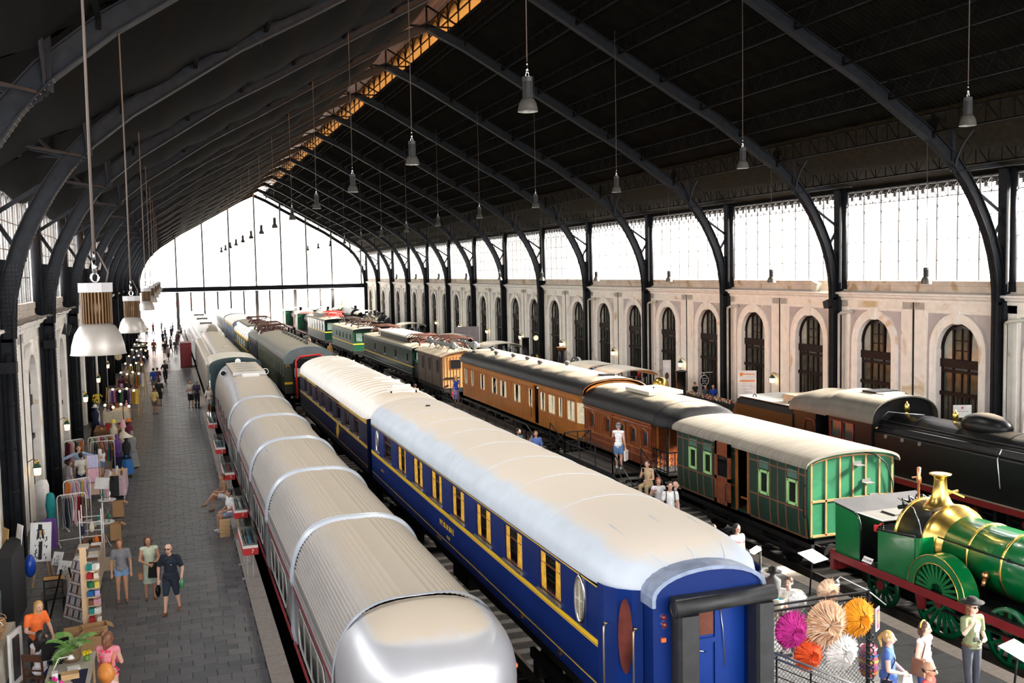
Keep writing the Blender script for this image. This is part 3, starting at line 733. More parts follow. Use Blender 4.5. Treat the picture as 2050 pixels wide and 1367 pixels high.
def window(par, x, inw, ya, yb, za, zb, framem, pane=None, bars=(), curtain=None, fw=.03, cw=0.3, name='window', sill=None):
 pane = pane or DPANE
 q = MB(); a, b = sorted((x + inw * .03, x + inw * .06))
 q.box(a, b, ya, ya + fw, za, zb); q.box(a, b, yb - fw, yb, za, zb); q.box(a, b, ya, yb, za, za + fw); q.box(a, b, ya, yb, zb - fw, zb)
 for z in bars: q.box(a, b, ya, yb, z - .012, z + .012)
 w_ = q.build(name, framem, par)
 q = MB(); q.box(*sorted((x + inw * .04, x + inw * .048)), ya + fw, yb - fw, za + fw, zb - fw); q.build('pane', pane, w_)
 if curtain:
  for e in (0, 1):
   q = MB(); rows = []; L = (yb - ya) * cw * random.uniform(.7, 1.2)
   for k in range(9):
    yy = (ya + .02 + L * k / 8) if e == 0 else (yb - .02 - L * k / 8)
    rows.append([(x + inw * (.032 + .006 * sin(k * 2.4)), yy + (0 if t < .4 else (.05 if e == 0 else -.05) * (t - .4)), zb - t * (zb - za)) for t in (0, .3, .6, 1)])
   q.strip(rows, 0, True); q.build('curtain', curtain, w_)
 if sill:
  q = MB(); q.box(*sorted((x - inw * .05, x + inw * .02)), ya - .03, yb + .03, za - .06, za); q.build('sill', sill, w_)
 return w_
def bogie(par, xc, yc, wb=2.4, r=.45, nax=2, name='bogie', mm=None):
 q = MB()
 for k in range(nax):
  y = yc - wb / 2 + wb * k / max(1, nax - 1)
  for s in (-1, 1): q.lathe([(0, 0), (r, 0), (r, .1), (r + .03, .12), (r + .03, .14), (0, .14)], (xc + s * .8 - .07, y, ZR + r), 'x', 16)
  q.cyl((xc - .8, y, ZR + r), (xc + .8, y, ZR + r), .08, n=8)
  for s in (-1, 1): q.box(xc + s * 1.02 - .1, xc + s * 1.02 + .1, y - .16, y + .16, ZR + r - .16, ZR + r + .2)
 for s in (-1, 1): q.box(xc + s * 1.05 - .05, xc + s * 1.05 + .05, yc - wb / 2 - .4, yc + wb / 2 + .4, ZR + r + .1, ZR + r + .3); q.prism([(yc - .5, ZR + r - .1), (yc + .5, ZR + r - .1), (yc + .4, ZR + r + .12), (yc - .4, ZR + r + .12)], xc + s * 1.1 - .05, xc + s * 1.1 + .05, 'x')
 q.box(xc - 1.05, xc + 1.05, yc - .2, yc + .2, ZR + r, ZR + r + .25)
 return q.build(name, mm or MATT, par)
def underframe(par, xc, y0, y1, zb, hw=1.3):
 q = MB(); q.box(xc - hw, xc + hw, y0, y1, zb - .16, zb)
 for s in (-1, 1):
  q.box(xc + s * (hw - .05) - .05, xc + s * (hw - .05) + .05, y0, y1, zb - .3, zb)
  q.bar((xc + s * .9, y0 + 4, zb - .3), (xc + s * .9, y0 + 6, zb - .75), .06); q.bar((xc + s * .9, y1 - 4, zb - .3), (xc + s * .9, y1 - 6, zb - .75), .06); q.bar((xc + s * .9, y0 + 6, zb - .75), (xc + s * .9, y1 - 6, zb - .75), .06)
 ym = (y0 + y1) / 2; q.box(xc - 1.2, xc - .3, ym - 1.2, ym + .2, zb - .75, zb - .2); q.cyl((xc + .2, ym - 1, zb - .45), (xc + 1.1, ym - 1, zb - .45), .22)
 return q.build('underframe', MATT, par)
def buffers(par, xc, y, z, dirn=-1, mm=None):
 for s in (-1, 1):
  q = MB(); x = xc + s * .88; q.cyl((x, y, z), (x, y + dirn * .35, z), .09); q.cyl((x, y + dirn * .35, z), (x, y + dirn * .55, z), .05); q.cyl((x, y + dirn * .55, z), (x, y + dirn * .6, z), .24, n=18)
  q.build('buffer', mm or MATT, par)
def vent(par, x, y, z, r=.13, mm=None, h=.2):
 q = MB(); q.cyl((x, y, z - .12), (x, y, z + h * .4), r * .7, n=10); q.lathe([(r * .7, 0), (r, .02), (r, h * .35), (r * .75, h * .5), (0.01, h * .6)], (x, y, z + h * .3), 'z', 10); return q.build('roof_vent', mm or BLACK, par)
# ---- 1. blue sleeping car with the pale grey roof
def wagon_lits(name, label, y0, y1, side, roofm, near_end, wins, ops_extra=(), stripe=YEL):
 xc = 7.72; X = 6.28; zb, ze = 1.12, 2.95
 t = thing(name, label, 'railway carriage', (xc, y0, ZR))
 q = MB(); q.box(xc - 1.38, xc + 1.38, y0 + .1, y1 - .1, zb, zb + .06, 1)
 side_plane(q, X, y0, y1, zb, ze, wins, 1); side_plane(q, 2 * xc - X, y0, y1, zb, ze, wins, -1)
 q.box(xc - 1.4, xc + 1.4, y1 - .05, y1, zb, ze + .25)
 q.box(xc + .35, xc + .38, y0 + .3, y1 - .3, zb, ze + .1, 1)
 q.build('car_body', [side, INNER], t)
 for ya, yb, za, zb_ in wins:
  if yb - ya > .5:
   window(t, X, 1, ya, yb, za, zb_, TEAKR, None, (za + .5,), GOLDC if y0 < 20 and ya < 28 else None, sill=STEEL)
 q = MB(); q.box(X - .012, X, y0 + .02, y1, 1.985, 2.06); q.build('waist_stripe', stripe, t)
 for z in (1.95, 1.32, 2.925):
  q = MB(); q.box(X - .01, X, y0 + .02, y1, z, z + .014); q.build('lining', stripe, t)
 underframe(t, xc, y0 + .5, y1 - .5, zb)
 bogie(t, xc, y0 + 2.6); bogie(t, xc, y1 - 2.6)
 return t
pitch_ = 1.98
WA = [(15.88 + i * 2.0 - .0, 16.95 + i * 2.0, 2.15, 2.87) for i in range(8)]
A = wagon_lits('sleeping_car', 'glossy blue sleeping car with pale dusty grey roof and yellow waist stripe', 14.28, 33.0, BLUE, ROOFA, True,
               WA + [(14.74, 15.24, 2.16, 2.9), (31.7, 32.2, 2.2, 2.85)])
ys = [15.9 + i * 1.07 for i in range(16)] + [33.02]
for i in range(len(ys) - 1):
 z = .012 * (i % 2)
 roof_panel(A, 7.72, [(ys[i] - .02, 1.445, 2.99, .74 + z), (ys[i + 1], 1.445, 2.99, .74 + z)], ROOFA)
roof_panel(A, 7.72, [(13.62, .98, 2.99, .36), (13.85, 1.2, 2.97, .5), (14.15, 1.36, 2.97, .6), (14.7, 1.42, 2.98, .69), (15.3, 1.44, 2.99, .73), (15.9, 1.445, 2.99, .745)], ROOFA)
for a in (.33, .5, .67):      # radial seams on the turned-down end
 q = MB(); P = []
 for y, hw, ze, rise in [(13.62, .98, 2.99, .36), (13.85, 1.2, 2.97, .5), (14.15, 1.37, 2.95, .6), (14.7, 1.45, 2.95, .7), (15.3, 1.475, 2.95, .77)]:
  th = pi * a; P.append((7.72 - hw * cos(th), y, ze + rise * sin(th) ** .85 + .004))
 q.tube(P, .012, 5); q.build('roof_seam', ROOFA, A)
# oval lights (frames fill the narrow openings)
def oval(par, x, yc, zc, ry, rz, framem, panem, inw=1, xshift=0):
 q = MB(); n = 24; rings = []
 for k, (e, dx) in enumerate(((1.0, 0), (1.12, -.03), (1.25, -.01), (1.3, .01))):
  rings.append([(x + inw * dx, yc + ry * e * cos(2 * pi * i / n), zc + rz * (1 + (e - 1) * .6) * sin(2 * pi * i / n)) for i in range(n)])
 q.strip(rings, 0, True, True); o = q.build('oval_light', framem, par)
 q = MB(); q.add([(x - inw * .002, yc + ry * 1.1 * cos(2 * pi * i / n), zc + rz * 1.05 * sin(2 * pi * i / n)) for i in range(n)], [tuple(range(n))]); q.build('pane', panem, o)
 return o
q = MB(); q.box(6.27, 6.3, 14.7, 15.28, 2.1, 2.92); q.box(6.27, 6.3, 31.65, 32.25, 2.15, 2.88); q.build('side_panel', BLUE, A)
OG = mat('etched_oval_glass', (0.3, 0.27, 0.2), 0.2, 0, 0.3, 20)
oo = oval(A, 6.262, 14.98, 2.52, .17, .36, CHROME, OG)
q = MB(); q.sphere((6.258, 14.98, 2.52), .01, .045, .09, n=10, k=5); q.bar((6.256, 14.98, 2.2), (6.256, 14.98, 2.84), .012, .03); q.bar((6.256, 14.82, 2.52), (6.256, 15.14, 2.52), .03, .012); q.build('etched_star', mat('etch', (0.6, 0.55, 0.42), .4), oo)
oval(A, 6.262, 31.95, 2.52, .15, .3, CHROME, OG)
# tapered vestibule and end wall
q = MB(); PT = [(6.28, 14.29), (6.3, 14.1), (6.42, 13.86), (6.6, 13.7), (6.75, 13.62)]
for s in (1, -1):
 pts = [(x if s > 0 else 15.44 - x, y) for x, y in PT]
 q.strip([[(x, y, 1.12) for x, y in pts], [(x, y, 3.02) for x, y in pts]], 0, False)
q.build('vestibule', BLUE, A)
q = MB(); E = [(6.76, 1.0)] + [(6.76, 3.0)] + [(7.72 - .96 * cos(pi * i / 14), 3.0 + .37 * sin(pi * i / 14)) for i in range(1, 14)] + [(8.68, 3.0), (8.68, 1.0)]
q.prism(E, 13.5, 13.62, 'y'); q.box(6.76, 7.4, 13.3, 13.5, 1.0, 2.72); q.box(8.44, 8.68, 13.3, 13.5, 1.0, 2.72)
E2 = [(6.76, 2.72), (6.76, 3.0)] + [(7.72 - .96 * cos(pi * i / 14), 3.0 + .37 * sin(pi * i / 14)) for i in range(1, 14)] + [(8.68, 3.0), (8.68, 2.72)]
q.prism(E2, 13.3, 13.5, 'y'); q.build('end_wall', BLUE, A)
q = MB(); o1 = [(7.72 - 1.0 * cos(pi * i / 14), 3.0 + .4 * sin(pi * i / 14)) for i in range(15)]; o2 = [(7.72 - .94 * cos(pi * i / 14), 2.97 + .37 * sin(pi * i / 14)) for i in range(15)]
q.prism([(6.72, 2.85)] + o1 + [(8.72, 2.85), (8.66, 2.85)] + o2[::-1] + [(6.78, 2.85)], 13.24, 13.68, 'y'); q.build('end_hood', mat('hood_paint', (0.2, 0.25, 0.36), .4, 0, .2, 6), A)
BRIGHT = mat('door_blue', (0.003, 0.03, 0.2), 0.35, 0, .1, 2, coat=.15, spec=.3)
d = MB(); d.box(7.4, 8.44, 13.44, 13.5, 1.0, 2.7); dr = d.build('door', BRIGHT, A)
q = MB(); q.box(7.6, 7.87, 13.42, 13.44, 2.25, 2.7); q.build('door_window', mat('dark_window', (0.12, 0.03, 0.015), .12, 0, .5, 3, spec=.8), dr)
q = MB();
for a, b, c_, e in ((7.42, 7.58, 1.1, 2.68), (7.89, 8.02, 1.1, 2.68), (7.58, 7.89, 1.1, 1.2), (7.58, 7.89, 2.12, 2.2), (7.6, 7.87, 1.3, 1.34)): q.box(a, b, 13.405, 13.44, c_, e)
q.build('door_panel', BRIGHT, dr)
q = MB(); q.tube([(7.56, 13.4, 2.05), (7.56, 13.34, 2.05), (7.68, 13.33, 2.02)], .014, 6); q.box(7.53, 7.59, 13.39, 13.41, 1.95, 2.15); q.build('door_handle', CHROME, dr)
q = MB(); q.tube([(7.98, 13.4, 2.66), (8.02, 13.38, 2.3), (8.06, 13.38, 1.7)], .01, 5); q.build('cable', STEEL, dr)
q = MB(); q.cyl((7.02, 13.12, 2.84), (8.78, 13.12, 2.9), .12, .12, 18); q.lathe([(.105, 0), (.12, -.02), (.085, -.01), (.085, .5), (0.0, .5)], (7.02, 13.12, 2.84), 'x', 18); q.box(7.05, 8.72, 13.12, 13.3, 2.9, 2.99); q.build('top_bellows', RUBBER, A)
q = MB(); q.prism([(7.1, 13.0), (7.38, 13.0), (7.42, 13.06), (7.42, 13.3), (7.06, 13.3), (7.06, 13.06)], .95, 2.74, 'z'); q.build('side_bellows', RUBBER, A)
q = MB(); q.prism([(8.45, 13.0), (8.7, 13.0), (8.72, 13.06), (8.72, 13.3), (8.42, 13.3), (8.42, 13.06)], .95, 2.78, 'z'); q.build('side_bellows', RUBBER, A)
for x in (6.9, 8.8):
 pass
for x, z in ((6.93, 2.68), (6.94, 2.56), (8.7, 2.62), (8.7, 2.5)):
 q = MB(); q.lathe([(.0, -.05), (.04, -.05), (.05, 0), (.055, .02)], (x, 13.3, z), 'y', 12); q.lathe([(.05, -.01), (.065, -.02), (.07, 0.01)], (x, 13.3, z), 'y', 12, 1); q.build('tail_lamp', [mat('dark_lens', (.12, .02, .02), .1), BRIGHT], A)
for x, z in ((6.93, 2.33), (8.74, 2.28), (6.93, 1.6), (8.74, 1.55)):
 q = MB(); q.box(x - .045, x + .03, 13.26, 13.3, z - .03, z + .03); q.build('red_reflector', mat('orange_reflector', (0.9, 0.13, 0.02), .3), A)
q = MB(); n = 20
Mv = [(6.5, 13.755)]
P = [(6.52 + .1 * cos(2 * pi * i / n) * .9 - .02, 13.72 - .1 * cos(2 * pi * i / n) * .75 + .0, 2.3 + .6 * sin(2 * pi * i / n)) for i in range(n)]
P = [(x - .012, y - .012, z) for x, y, z in P]
q.add(P, [tuple(range(n))]); q.build('vestibule_light', mat('oval_wood_glass', (0.1, 0.025, 0.02), .12, 0, .5, 2, spec=.8), A)
for x, y in ((6.3, 14.02), (6.62, 13.62)):
 q = MB(); q.tube([(x, y, 2.42), (x - .06, y - .05, 2.4), (x - .07, y - .06, 2.3), (x - .07, y - .06, 1.3), (x, y, 1.25)], .016, 6); q.lathe([(.03, -.01), (.035, .0), (.0, .01)], (x, y, 2.44), 'z', 8); q.build('handrail', mat('old_brass', (.45, .36, .2), .4, .9), A)
q = MB(); q.box(6.3, 9.1, 13.35, 14.2, .95, 1.12); q.build('headstock', MATT, A); buffers(A, 7.72, 13.3, .45)
for i, y in enumerate((17.9, 15.9)):
 q = MB(); q.box(6.26, 6.28, y, y + .12, 1.22, 1.3); q.build('brass_plate', BRASS, A)
text('WT 85-30 304-2', .19, (6.266, 23.45, 1.7), (pi / 2, 0, -pi / 2), YEL, A)
text('85 182', .1, (6.266, 23.3, 1.46), (pi / 2, 0, -pi / 2), YEL, A); text('REV 31-12-72', .08, (6.266, 24.2, 1.25), (pi / 2, 0, -pi / 2), GOLD, A); text('SERVICIO', .1, (6.266, 31.2, 1.66), (pi / 2, 0, -pi / 2), GOLD, A)
for x, y in ((7.6, 30.6), (6.5, 32.2)):
 q = MB(); q.box(x, x + .14, y, y + .06, 3.68 if x > 7 else 3.3, 3.78 if x > 7 else 3.42); q.build('roof_bracket', BLACK if x > 7 else STEEL, A)
# ---- 2. navy sleeping car with the ribbed cream roof
WB = [(35.4 + i * 2.02, 36.3 + i * 2.02, 2.15, 2.78) for i in range(8)]
Bc = wagon_lits('sleeping_car', 'navy and gold sleeping car with ribbed cream roof behind the blue one', 33.75, 52.1, NAVY, ROOFB, False, WB, stripe=GOLD)
ys = [34.6 + i * .71 for i in range(25)]
for i in range(len(ys) - 1):
 roof_panel(Bc, 7.72, [(ys[i] - .02, 1.48, 2.98, .77), (ys[i + 1] - .03, 1.48, 2.98, .77), (ys[i + 1], 1.5, 2.98, .8)], ROOFB)
roof_panel(Bc, 7.72, [(33.7, 1.25, 2.98, .5), (34.0, 1.4, 2.98, .65), (34.6, 1.48, 2.98, .77)], ROOFB)
roof_panel(Bc, 7.72, [(51.6, 1.48, 2.98, .77), (52.1, 1.42, 2.98, .66), (52.4, 1.15, 2.98, .45)], ROOFB)
q = MB(); q.box(6.26, 6.28, 33.8, 52.1, 2.82, 2.95); q.build('gold_fascia', GOLD, Bc)
text('COMPAGNIE INTERNATIONALE DES WAGONS-LITS', .15, (6.255, 42.8, 2.885), (pi / 2, 0, -pi / 2), NAVY, Bc, sx=1.9)
text('SLEEPING CAR', .15, (6.26, 49.5, 2.885), (pi / 2, 0, -pi / 2), NAVY, Bc)
for y, x in ((36.4, 8.1), (38.2, 8.1), (39.6, 8.05), (45.3, 8.0), (49.5, 7.9)):
 q = MB(); q.box(x - .35, x + .35, y - .12, y + .12, 3.68, 3.82); q.build('roof_hatch', WHITE, Bc)
q = MB()
for a in ((7.35, 8.3, 34.7, 34.76), (7.35, 8.3, 35.5, 35.56), (7.35, 7.4, 34.7, 35.56), (8.25, 8.3, 34.7, 35.56)): q.box(a[0], a[1], a[2], a[3], 3.7, 3.79)
q.build('roof_frame', WHITE, Bc)
q = MB(); q.lathe([(.001, 0), (.09, .0), (.1, .1), (.06, .2), (.001, .22)], (8.2, 51.8, 3.55), 'z', 10); q.lathe([(.001, 0), (.07, .0), (.08, .1), (.05, .2), (.001, .22)], (8.8, 50.4, 3.4), 'z', 10); q.build('lamp_pot', WHITE, Bc)
q = MB(); q.box(6.3, 9.14, 33.7, 33.76, 1.1, 3.0); q.box(6.9, 8.5, 33.5, 33.72, 1.1, 2.9); q.build('end_wall', NAVY, Bc)
q = MB(); q.sphere((6.265, 40.1, 1.66), .01, .18, .22, n=10, k=6); q.tube([(6.262, 40.1 + .26 * cos(a), 1.66 + .3 * sin(a)) for a in [2 * pi * i / 12 for i in range(12)]], .018, 5, closed=True); q.build('gilt_crest', GOLD, Bc)
q = MB(); q.tube([(6.45, 52.65, .9), (6.45, 52.65, 2.9), (6.6, 52.65, 3.2), (7.72, 52.65, 3.45)], .05, 6); q.build('red_door_frame', mat('fire_red', (.62, .02, .02), .4), Bc)
# ---- 3. olive coach, crocodile and diesels on the same track
def simple_coach(name, label, cat, xc, hw, y0, y1, zb, ze, rise, sidem, roofm, wins, trim=None, front=None, step=1.3, roofhw=None, p=.85):
 t = thing(name, label, cat, (xc, y0, ZR))
 q = MB(); side_plane(q, xc - hw, y0, y1, zb, ze, wins, 1); side_plane(q, xc + hw, y0, y1, zb, ze, wins, -1)
 q.box(xc - hw, xc + hw, y0 + .02, y1, zb, zb + .05, 1)
 ar = arc(xc, hw, ze, rise * .96, 12, p)
 q.prism([(xc - hw, zb)] + ar + [(xc + hw, zb)], y1 - .05, y1, 'y'); q.prism([(xc - hw, zb)] + ar + [(xc + hw, zb)], y0, y0 + .05, 'y', 2 if front else 0)
 q.box(xc + .3, xc + .33, y0 + .2, y1 - .2, zb, ze, 1)
 q.build('car_body', [sidem, INNER, front or sidem], t)
 yy = y0 - .08
 while yy < y1 + .05:
  e = min(yy + step, y1 + .08); roof_panel(t, xc, [(yy - .015, roofhw or hw + .05, ze, rise), (e, roofhw or hw + .05, ze, rise)], roofm, p=p); yy = e
 underframe(t, xc, y0 + .3, y1 - .3, zb, hw - .1); bogie(t, xc, y0 + 2.5); bogie(t, xc, y1 - 2.5)
 return t
OLIVE = mat('olive_green', (0.02, 0.028, 0.009), 0.4, 0, .2)
wn = [(60.2 + 1.35 * i, 60.85 + 1.35 * i, 1.95, 2.6) for i in range(12)]
G = simple_coach('olive_coach', 'olive green coach with dusty grey-green roof and a row of vents', 'railway carriage', 7.72, 1.42, 59.6, 78.2, 1.0, 3.0, .75, OLIVE, ROOFG, wn)
for ya, yb, za, zb_ in wn: window(G, 6.3, 1, ya, yb, za, zb_, mat('pale_frame', (.4, .42, .36), .5), DPANE, fw=.04)
for i in range(8): vent(G, 7.9, 62.5 + 1.7 * i, 3.76, .14, ROOFG)
q = MB(); q.cyl((7.9, 61.6, 3.7), (7.9, 61.6, 4.1), .1); q.lathe([(.1, 0), (.2, .05), (.2, .15), (.0, .2)], (7.9, 61.6, 4.1), 'z', 10); q.build('chimney', ROOFG, G)
q = MB(); q.prism([(6.28, 2.75)] + arc(7.72, 1.45, 3.0, .77, 12, .85) + [(9.16, 2.75), (8.7, 2.8)] + [(7.72 + .98 * cos(pi * i / 8), 2.8 + .45 * sin(pi * i / 8)) for i in range(1, 8)] + [(6.74, 2.8)], 59.2, 59.6, 'y'); q.build('end_canopy', mat('grey_canopy', (.13, .16, .17), .5), G)
q = MB(); q.box(6.74, 8.7, 59.3, 59.58, 1.0, 3.0); q.build('end_recess', BLACK, G)
q = MB(); q.box(6.28, 6.78, 59.5, 59.6, 1.55, 1.68); q.build('yellow_band', YB, G)
q = MB(); q.box(6.85, 7.3, 59.2, 59.3, 2.0, 2.5); q.build('end_window', mat('pale_blind', (.4, .45, .42), .4), G)
q = MB(); q.tube([(6.9, 58.9, .8), (6.9, 58.9, 2.95), (7.1, 58.9, 3.2), (8.3, 58.9, 3.3), (8.6, 58.9, 3.0)], .06, 6); q.build('red_gangway', mat('fire_red', (.62, .02, .02), .4), G)
text('A', .4, (6.5, 59.48, 2.7), (pi / 2, 0, 0), GOLD, G)
def pantograph(par, xc, y0, y1, z, mm, seed=0, name='pantograph', hw=.75):
 q = MB(); rr = random.Random(seed); ym = (y0 + y1) / 2
 for s in (-1, 1):
  for a, b in (((y0, z), (ym - .2, z + .28)), ((ym - .2, z + .28), (y0 + .3, z + .5)), ((y1, z), (ym + .2, z + .28)), ((ym + .2, z + .28), (y1 - .3, z + .5))):
   q.bar((xc + s * hw, a[0], a[1]), (xc + s * (hw - .15), b[0], b[1]), .05)
 for k in range(5):
  y = y0 + (y1 - y0) * k / 4; q.tube([(xc - 1.05, y, z + .3), (xc - .8, y, z + .46), (xc + .8, y, z + .46), (xc + 1.05, y, z + .3)], .035, 5)
 q.bar((xc - hw, y0, z + .05), (xc + hw, y1, z + .1), .04); q.bar((xc + hw, y0, z + .05), (xc - hw, y1, z + .1), .04)
 q.bar((xc - hw, y0, z), (xc + hw, y0, z), .08); q.bar((xc - hw, y1, z), (xc + hw, y1, z), .08)
 for s in (-1, 1):
  for y in (y0, y1): q.lathe([(.06, -.2), (.09, -.15), (.06, -.1), (.09, -.05), (.05, 0)], (xc + s * hw, y, z), 'z', 8)
 for k in range(7):
  a = rr.uniform(y0, y1); q.cyl((xc - rr.uniform(.2, .8), a, z + rr.uniform(-.05, .2)), (xc + rr.uniform(.2, .9), a + rr.uniform(-.6, .6), z + rr.uniform(0, .3)), .035, n=6)
 return q.build(name, mm, par)
RUSTP = mat('copper_red_rods', (.09, .03, .02), .55, .2, .4)
REDP = mat('red_rods', (.5, .03, .03), .5)
DKP = mat('dark_rods', (.05, .03, .025), .5, .3, .3)
wn = [(80.2, 80.7, 2.2, 2.7), (82.5, 83, 2.2, 2.7), (85, 85.5, 2.2, 2.7)]
D = simple_coach('electric_locomotive', 'dark navy electric locomotive under a heap of coppery pantograph rods', 'locomotive', 7.72, 1.4, 79.0, 87.6, .9, 3.0, .3, NAVY, mat('grey_loco_roof', (.13, .13, .12), .6), wn)
pantograph(D, 7.8, 80.5, 83.0, 3.6, RUSTP, 1, hw=1.0); pantograph(D, 7.8, 83.8, 86.4, 3.65, RUSTP, 2, hw=1.0)
q = MB(); q.sphere((6.9, 81, 3.35), .3, .4, .3, n=12); q.build('reservoir', mat('cream_tank', (.45, .42, .36), .5), D)
for k in range(2):
 q = MB();
 for j in range(5): q.cyl((6.8 + .4 * j, 80.3 + 3.4 * k, 3.5 + .03 * j), (7.0 + .4 * j, 82.5 + 3.4 * k, 3.95 - .03 * j), .04, n=6)
 q.build('contact_bow', RUSTP, D)
# green and yellow diesel with raked cab
def diesel(name, label, y0, y1, body, band, xc=7.72):
 t = thing(name, label, 'locomotive', (xc, y0, ZR)); hw = 1.4
 q = MB(); q.box(xc - hw, xc + hw, y0, y1, .8, 2.4); q.build('lower_body', body, t)
 prof = [(y0 + .3, 2.4), (y0 + 1.0, 3.3), (y0 + 1.4, 3.45), (y1 - 1.2, 3.45), (y1 - .3, 2.4)]
 q = MB(); vs = []
 for s, w0 in ((-1, 1), (1, 1)):
  for y, z in prof: vs.append((xc + s * (hw - (z - 2.4) * .45), y, z))
 q.add(vs, [(0, 1, 2, 3, 4), (9, 8, 7, 6, 5), (0, 5, 6, 1), (1, 6, 7, 2), (2, 7, 8, 3), (3, 8, 9, 4)], 0); q.build('upper_body', WHITE, t)
 q = MB(); q.add([(xc - hw + .05, y0 + .28, 2.42), (xc + hw - .05, y0 + .28, 2.42), (xc + hw - .42, y0 + .97, 3.28), (xc - hw + .42, y0 + .97, 3.28)], [(0, 1, 2, 3)]); q.build('cab_front', mat('dark_cab_green', (.01, .06, .04), .3), t)
 for z in (2.3, 1.35):
  q = MB(); q.box(xc - hw - .02, xc + hw + .02, y0 - .02, y1, z, z + .16); q.build('yellow_band', band, t)
 for i in range(7):
  q = MB(); y = y0 + 1.6 + i * 2.6
  e = .02; q.add([(xc - hw + (z - 2.4) * .45 - e, yy, z + e) for yy, z in ((y, 2.5), (y + 1.2, 2.5), (y + 1.2, 3.2), (y, 3.2))], [(0, 1, 2, 3)]); q.build('side_window', mat('sloped_pane', (.12, .15, .15), .1), t)
 for i in range(4):
  q = MB()
  for j in range(4): q.box(xc - hw - .02, xc - hw, y0 + 3 + i * 3, y0 + 4.6 + i * 3, 1.62 + .15 * j, 1.7 + .15 * j)
  q.build('louvre', WHITE, t)
 q = MB(); q.box(xc - 1.1, xc + 1.1, y0 + 3, y1 - 3, 3.4, 3.55); q.build('roof_deck', ROOFG, t)
 bogie(t, xc, y0 + 3, 3.4, nax=3); bogie(t, xc, y1 - 3, 3.4, nax=3); return t
GY = mat('diesel_green', (.004, .045, .022), .35, 0, .1, coat=.3)
d1 = diesel('diesel_locomotive', 'green diesel locomotive with yellow bands and white raked cab roof', 89.0, 107, GY, YB); pantograph(d1, 7.9, 94, 97, 3.7, RUSTP, 3)
W3 = simple_coach('railcar', 'pale blue and yellow banded railcar far behind the green diesel', 'railway carriage', 7.72, 1.4, 108.5, 124, .8, 2.85, .6, mat('pale_blue_side', (.25, .33, .45), .4), mat('pale_roof', (.6, .58, .55), .5), [(110 + 2 * i, 111 + 2 * i, 1.9, 2.6) for i in range(6)])
q = MB(); q.box(6.3, 6.32, 108.5, 124, 2.6, 2.75); q.build('yellow_band', YB, W3)
W4 = simple_coach('railcar', 'washed-out white railcar nearest the far gable on the second track', 'railway carriage', 7.72, 1.4, 126, 148, .8, 2.85, .6, mat('pale_grey_side', (.4, .42, .45), .4), mat('pale_roof', (.6, .58, .55), .5), [(128 + 2 * i, 129 + 2 * i, 1.9, 2.6) for i in range(9)])
# ---- 4. silver articulated train on the first track
T = thing('articulated_train', 'silver articulated train with rounded tail, ribbed roof and pale rings', 'train', (3.72, 14.2, ZR))
xc = 3.72
def talgo_sec(y, hw, top, zb=-.02, tz=1.72, n=9, rib=True):
 P = [(-hw + .06, zb), (-hw, .25), (-hw, 1.25)]
 pass
 L = []
 N = 26
 for i in range(N + 1):
  t = pi / 2 * i / N; c = abs(cos(t)) ** .62; s_ = abs(sin(t)) ** .9
  x = -hw * c; z = 1.25 + (top - 1.25) * s_
  if rib and 3 < i < N:
   if i % 2: z -= .0; x += .0
   L.append((x, z))
   nx = .018
   L.append((x + .022, z + nx * .9)); L.append((x + .05, z + nx * .6))
  else: L.append((x, z))
 P = P + L
 P += [(-x, z) for x, z in reversed(P[:-1])]
 return [(xc + x, y, z) for x, z in P]
SEG = [(15.9, 21.55), (21.75, 27.4), (27.6, 33.0), (33.2, 38.85), (39.05, 45.0)]
for y0, y1 in SEG:
 wz0, wz1 = .42, 1.2
 q = MB(); q.strip([talgo_sec(y0, 1.42, 2.62), talgo_sec(y1, 1.42, 2.62)][::-1], 0, True)
 cb = q.build('car_body', ALU, T)
 # big rounded side window group
 for s in (-1, 1):
  q = MB(); ya, yb = y0 + 1.0, y1 - .9; zc_, h_ = .72, .42; K = []
  for i in range(28):
   t_ = 2 * pi * i / 28; cx = (yb - ya) / 2 - .35
   K.append(((ya + yb) / 2 + (cx if cos(t_) > 0 else -cx) + .35 * cos(t_), zc_ + h_ * sin(t_)))
  q.prism(K, xc + s * 1.415, xc + s * 1.43, 'x'); wg = q.build('window_band', mat('train_window', (.05, .06, .055), .08, 0, .3, spec=.8), cb)
  for k in range(1, 4):
   yy = ya + (yb - ya) * k / 4; q = MB(); q.box(*sorted((xc + s * 1.43, xc + s * 1.445)), yy - .02, yy + .02, zc_ - h_, zc_ + h_); q.build('window_post', ALUW, wg)
  q = MB(); K2 = [(xc + s * 1.435, a, b) for a, b in K]; q.tube(K2, .018, 4, closed=True); q.build('window_rim', ALUW, wg)
 for s in (-1, 1):
  q = MB(); q.box(*sorted((xc + s * 1.415, xc + s * 1.44)), y0, y1, 1.245, 1.275); q.box(*sorted((xc + s * 1.415, xc + s * 1.46)), y0, y1, .0, .045); q.build('red_stripe', DRED, cb)
  q = MB()
  for j in range(4): q.box(*sorted((xc + s * (1.40 - .015 * j * j), xc + s * (1.44 - .015 * j * j))), y0, y1, 1.34 + .1 * j, 1.365 + .1 * j)
  q.build('side_bead', ALUW, cb)
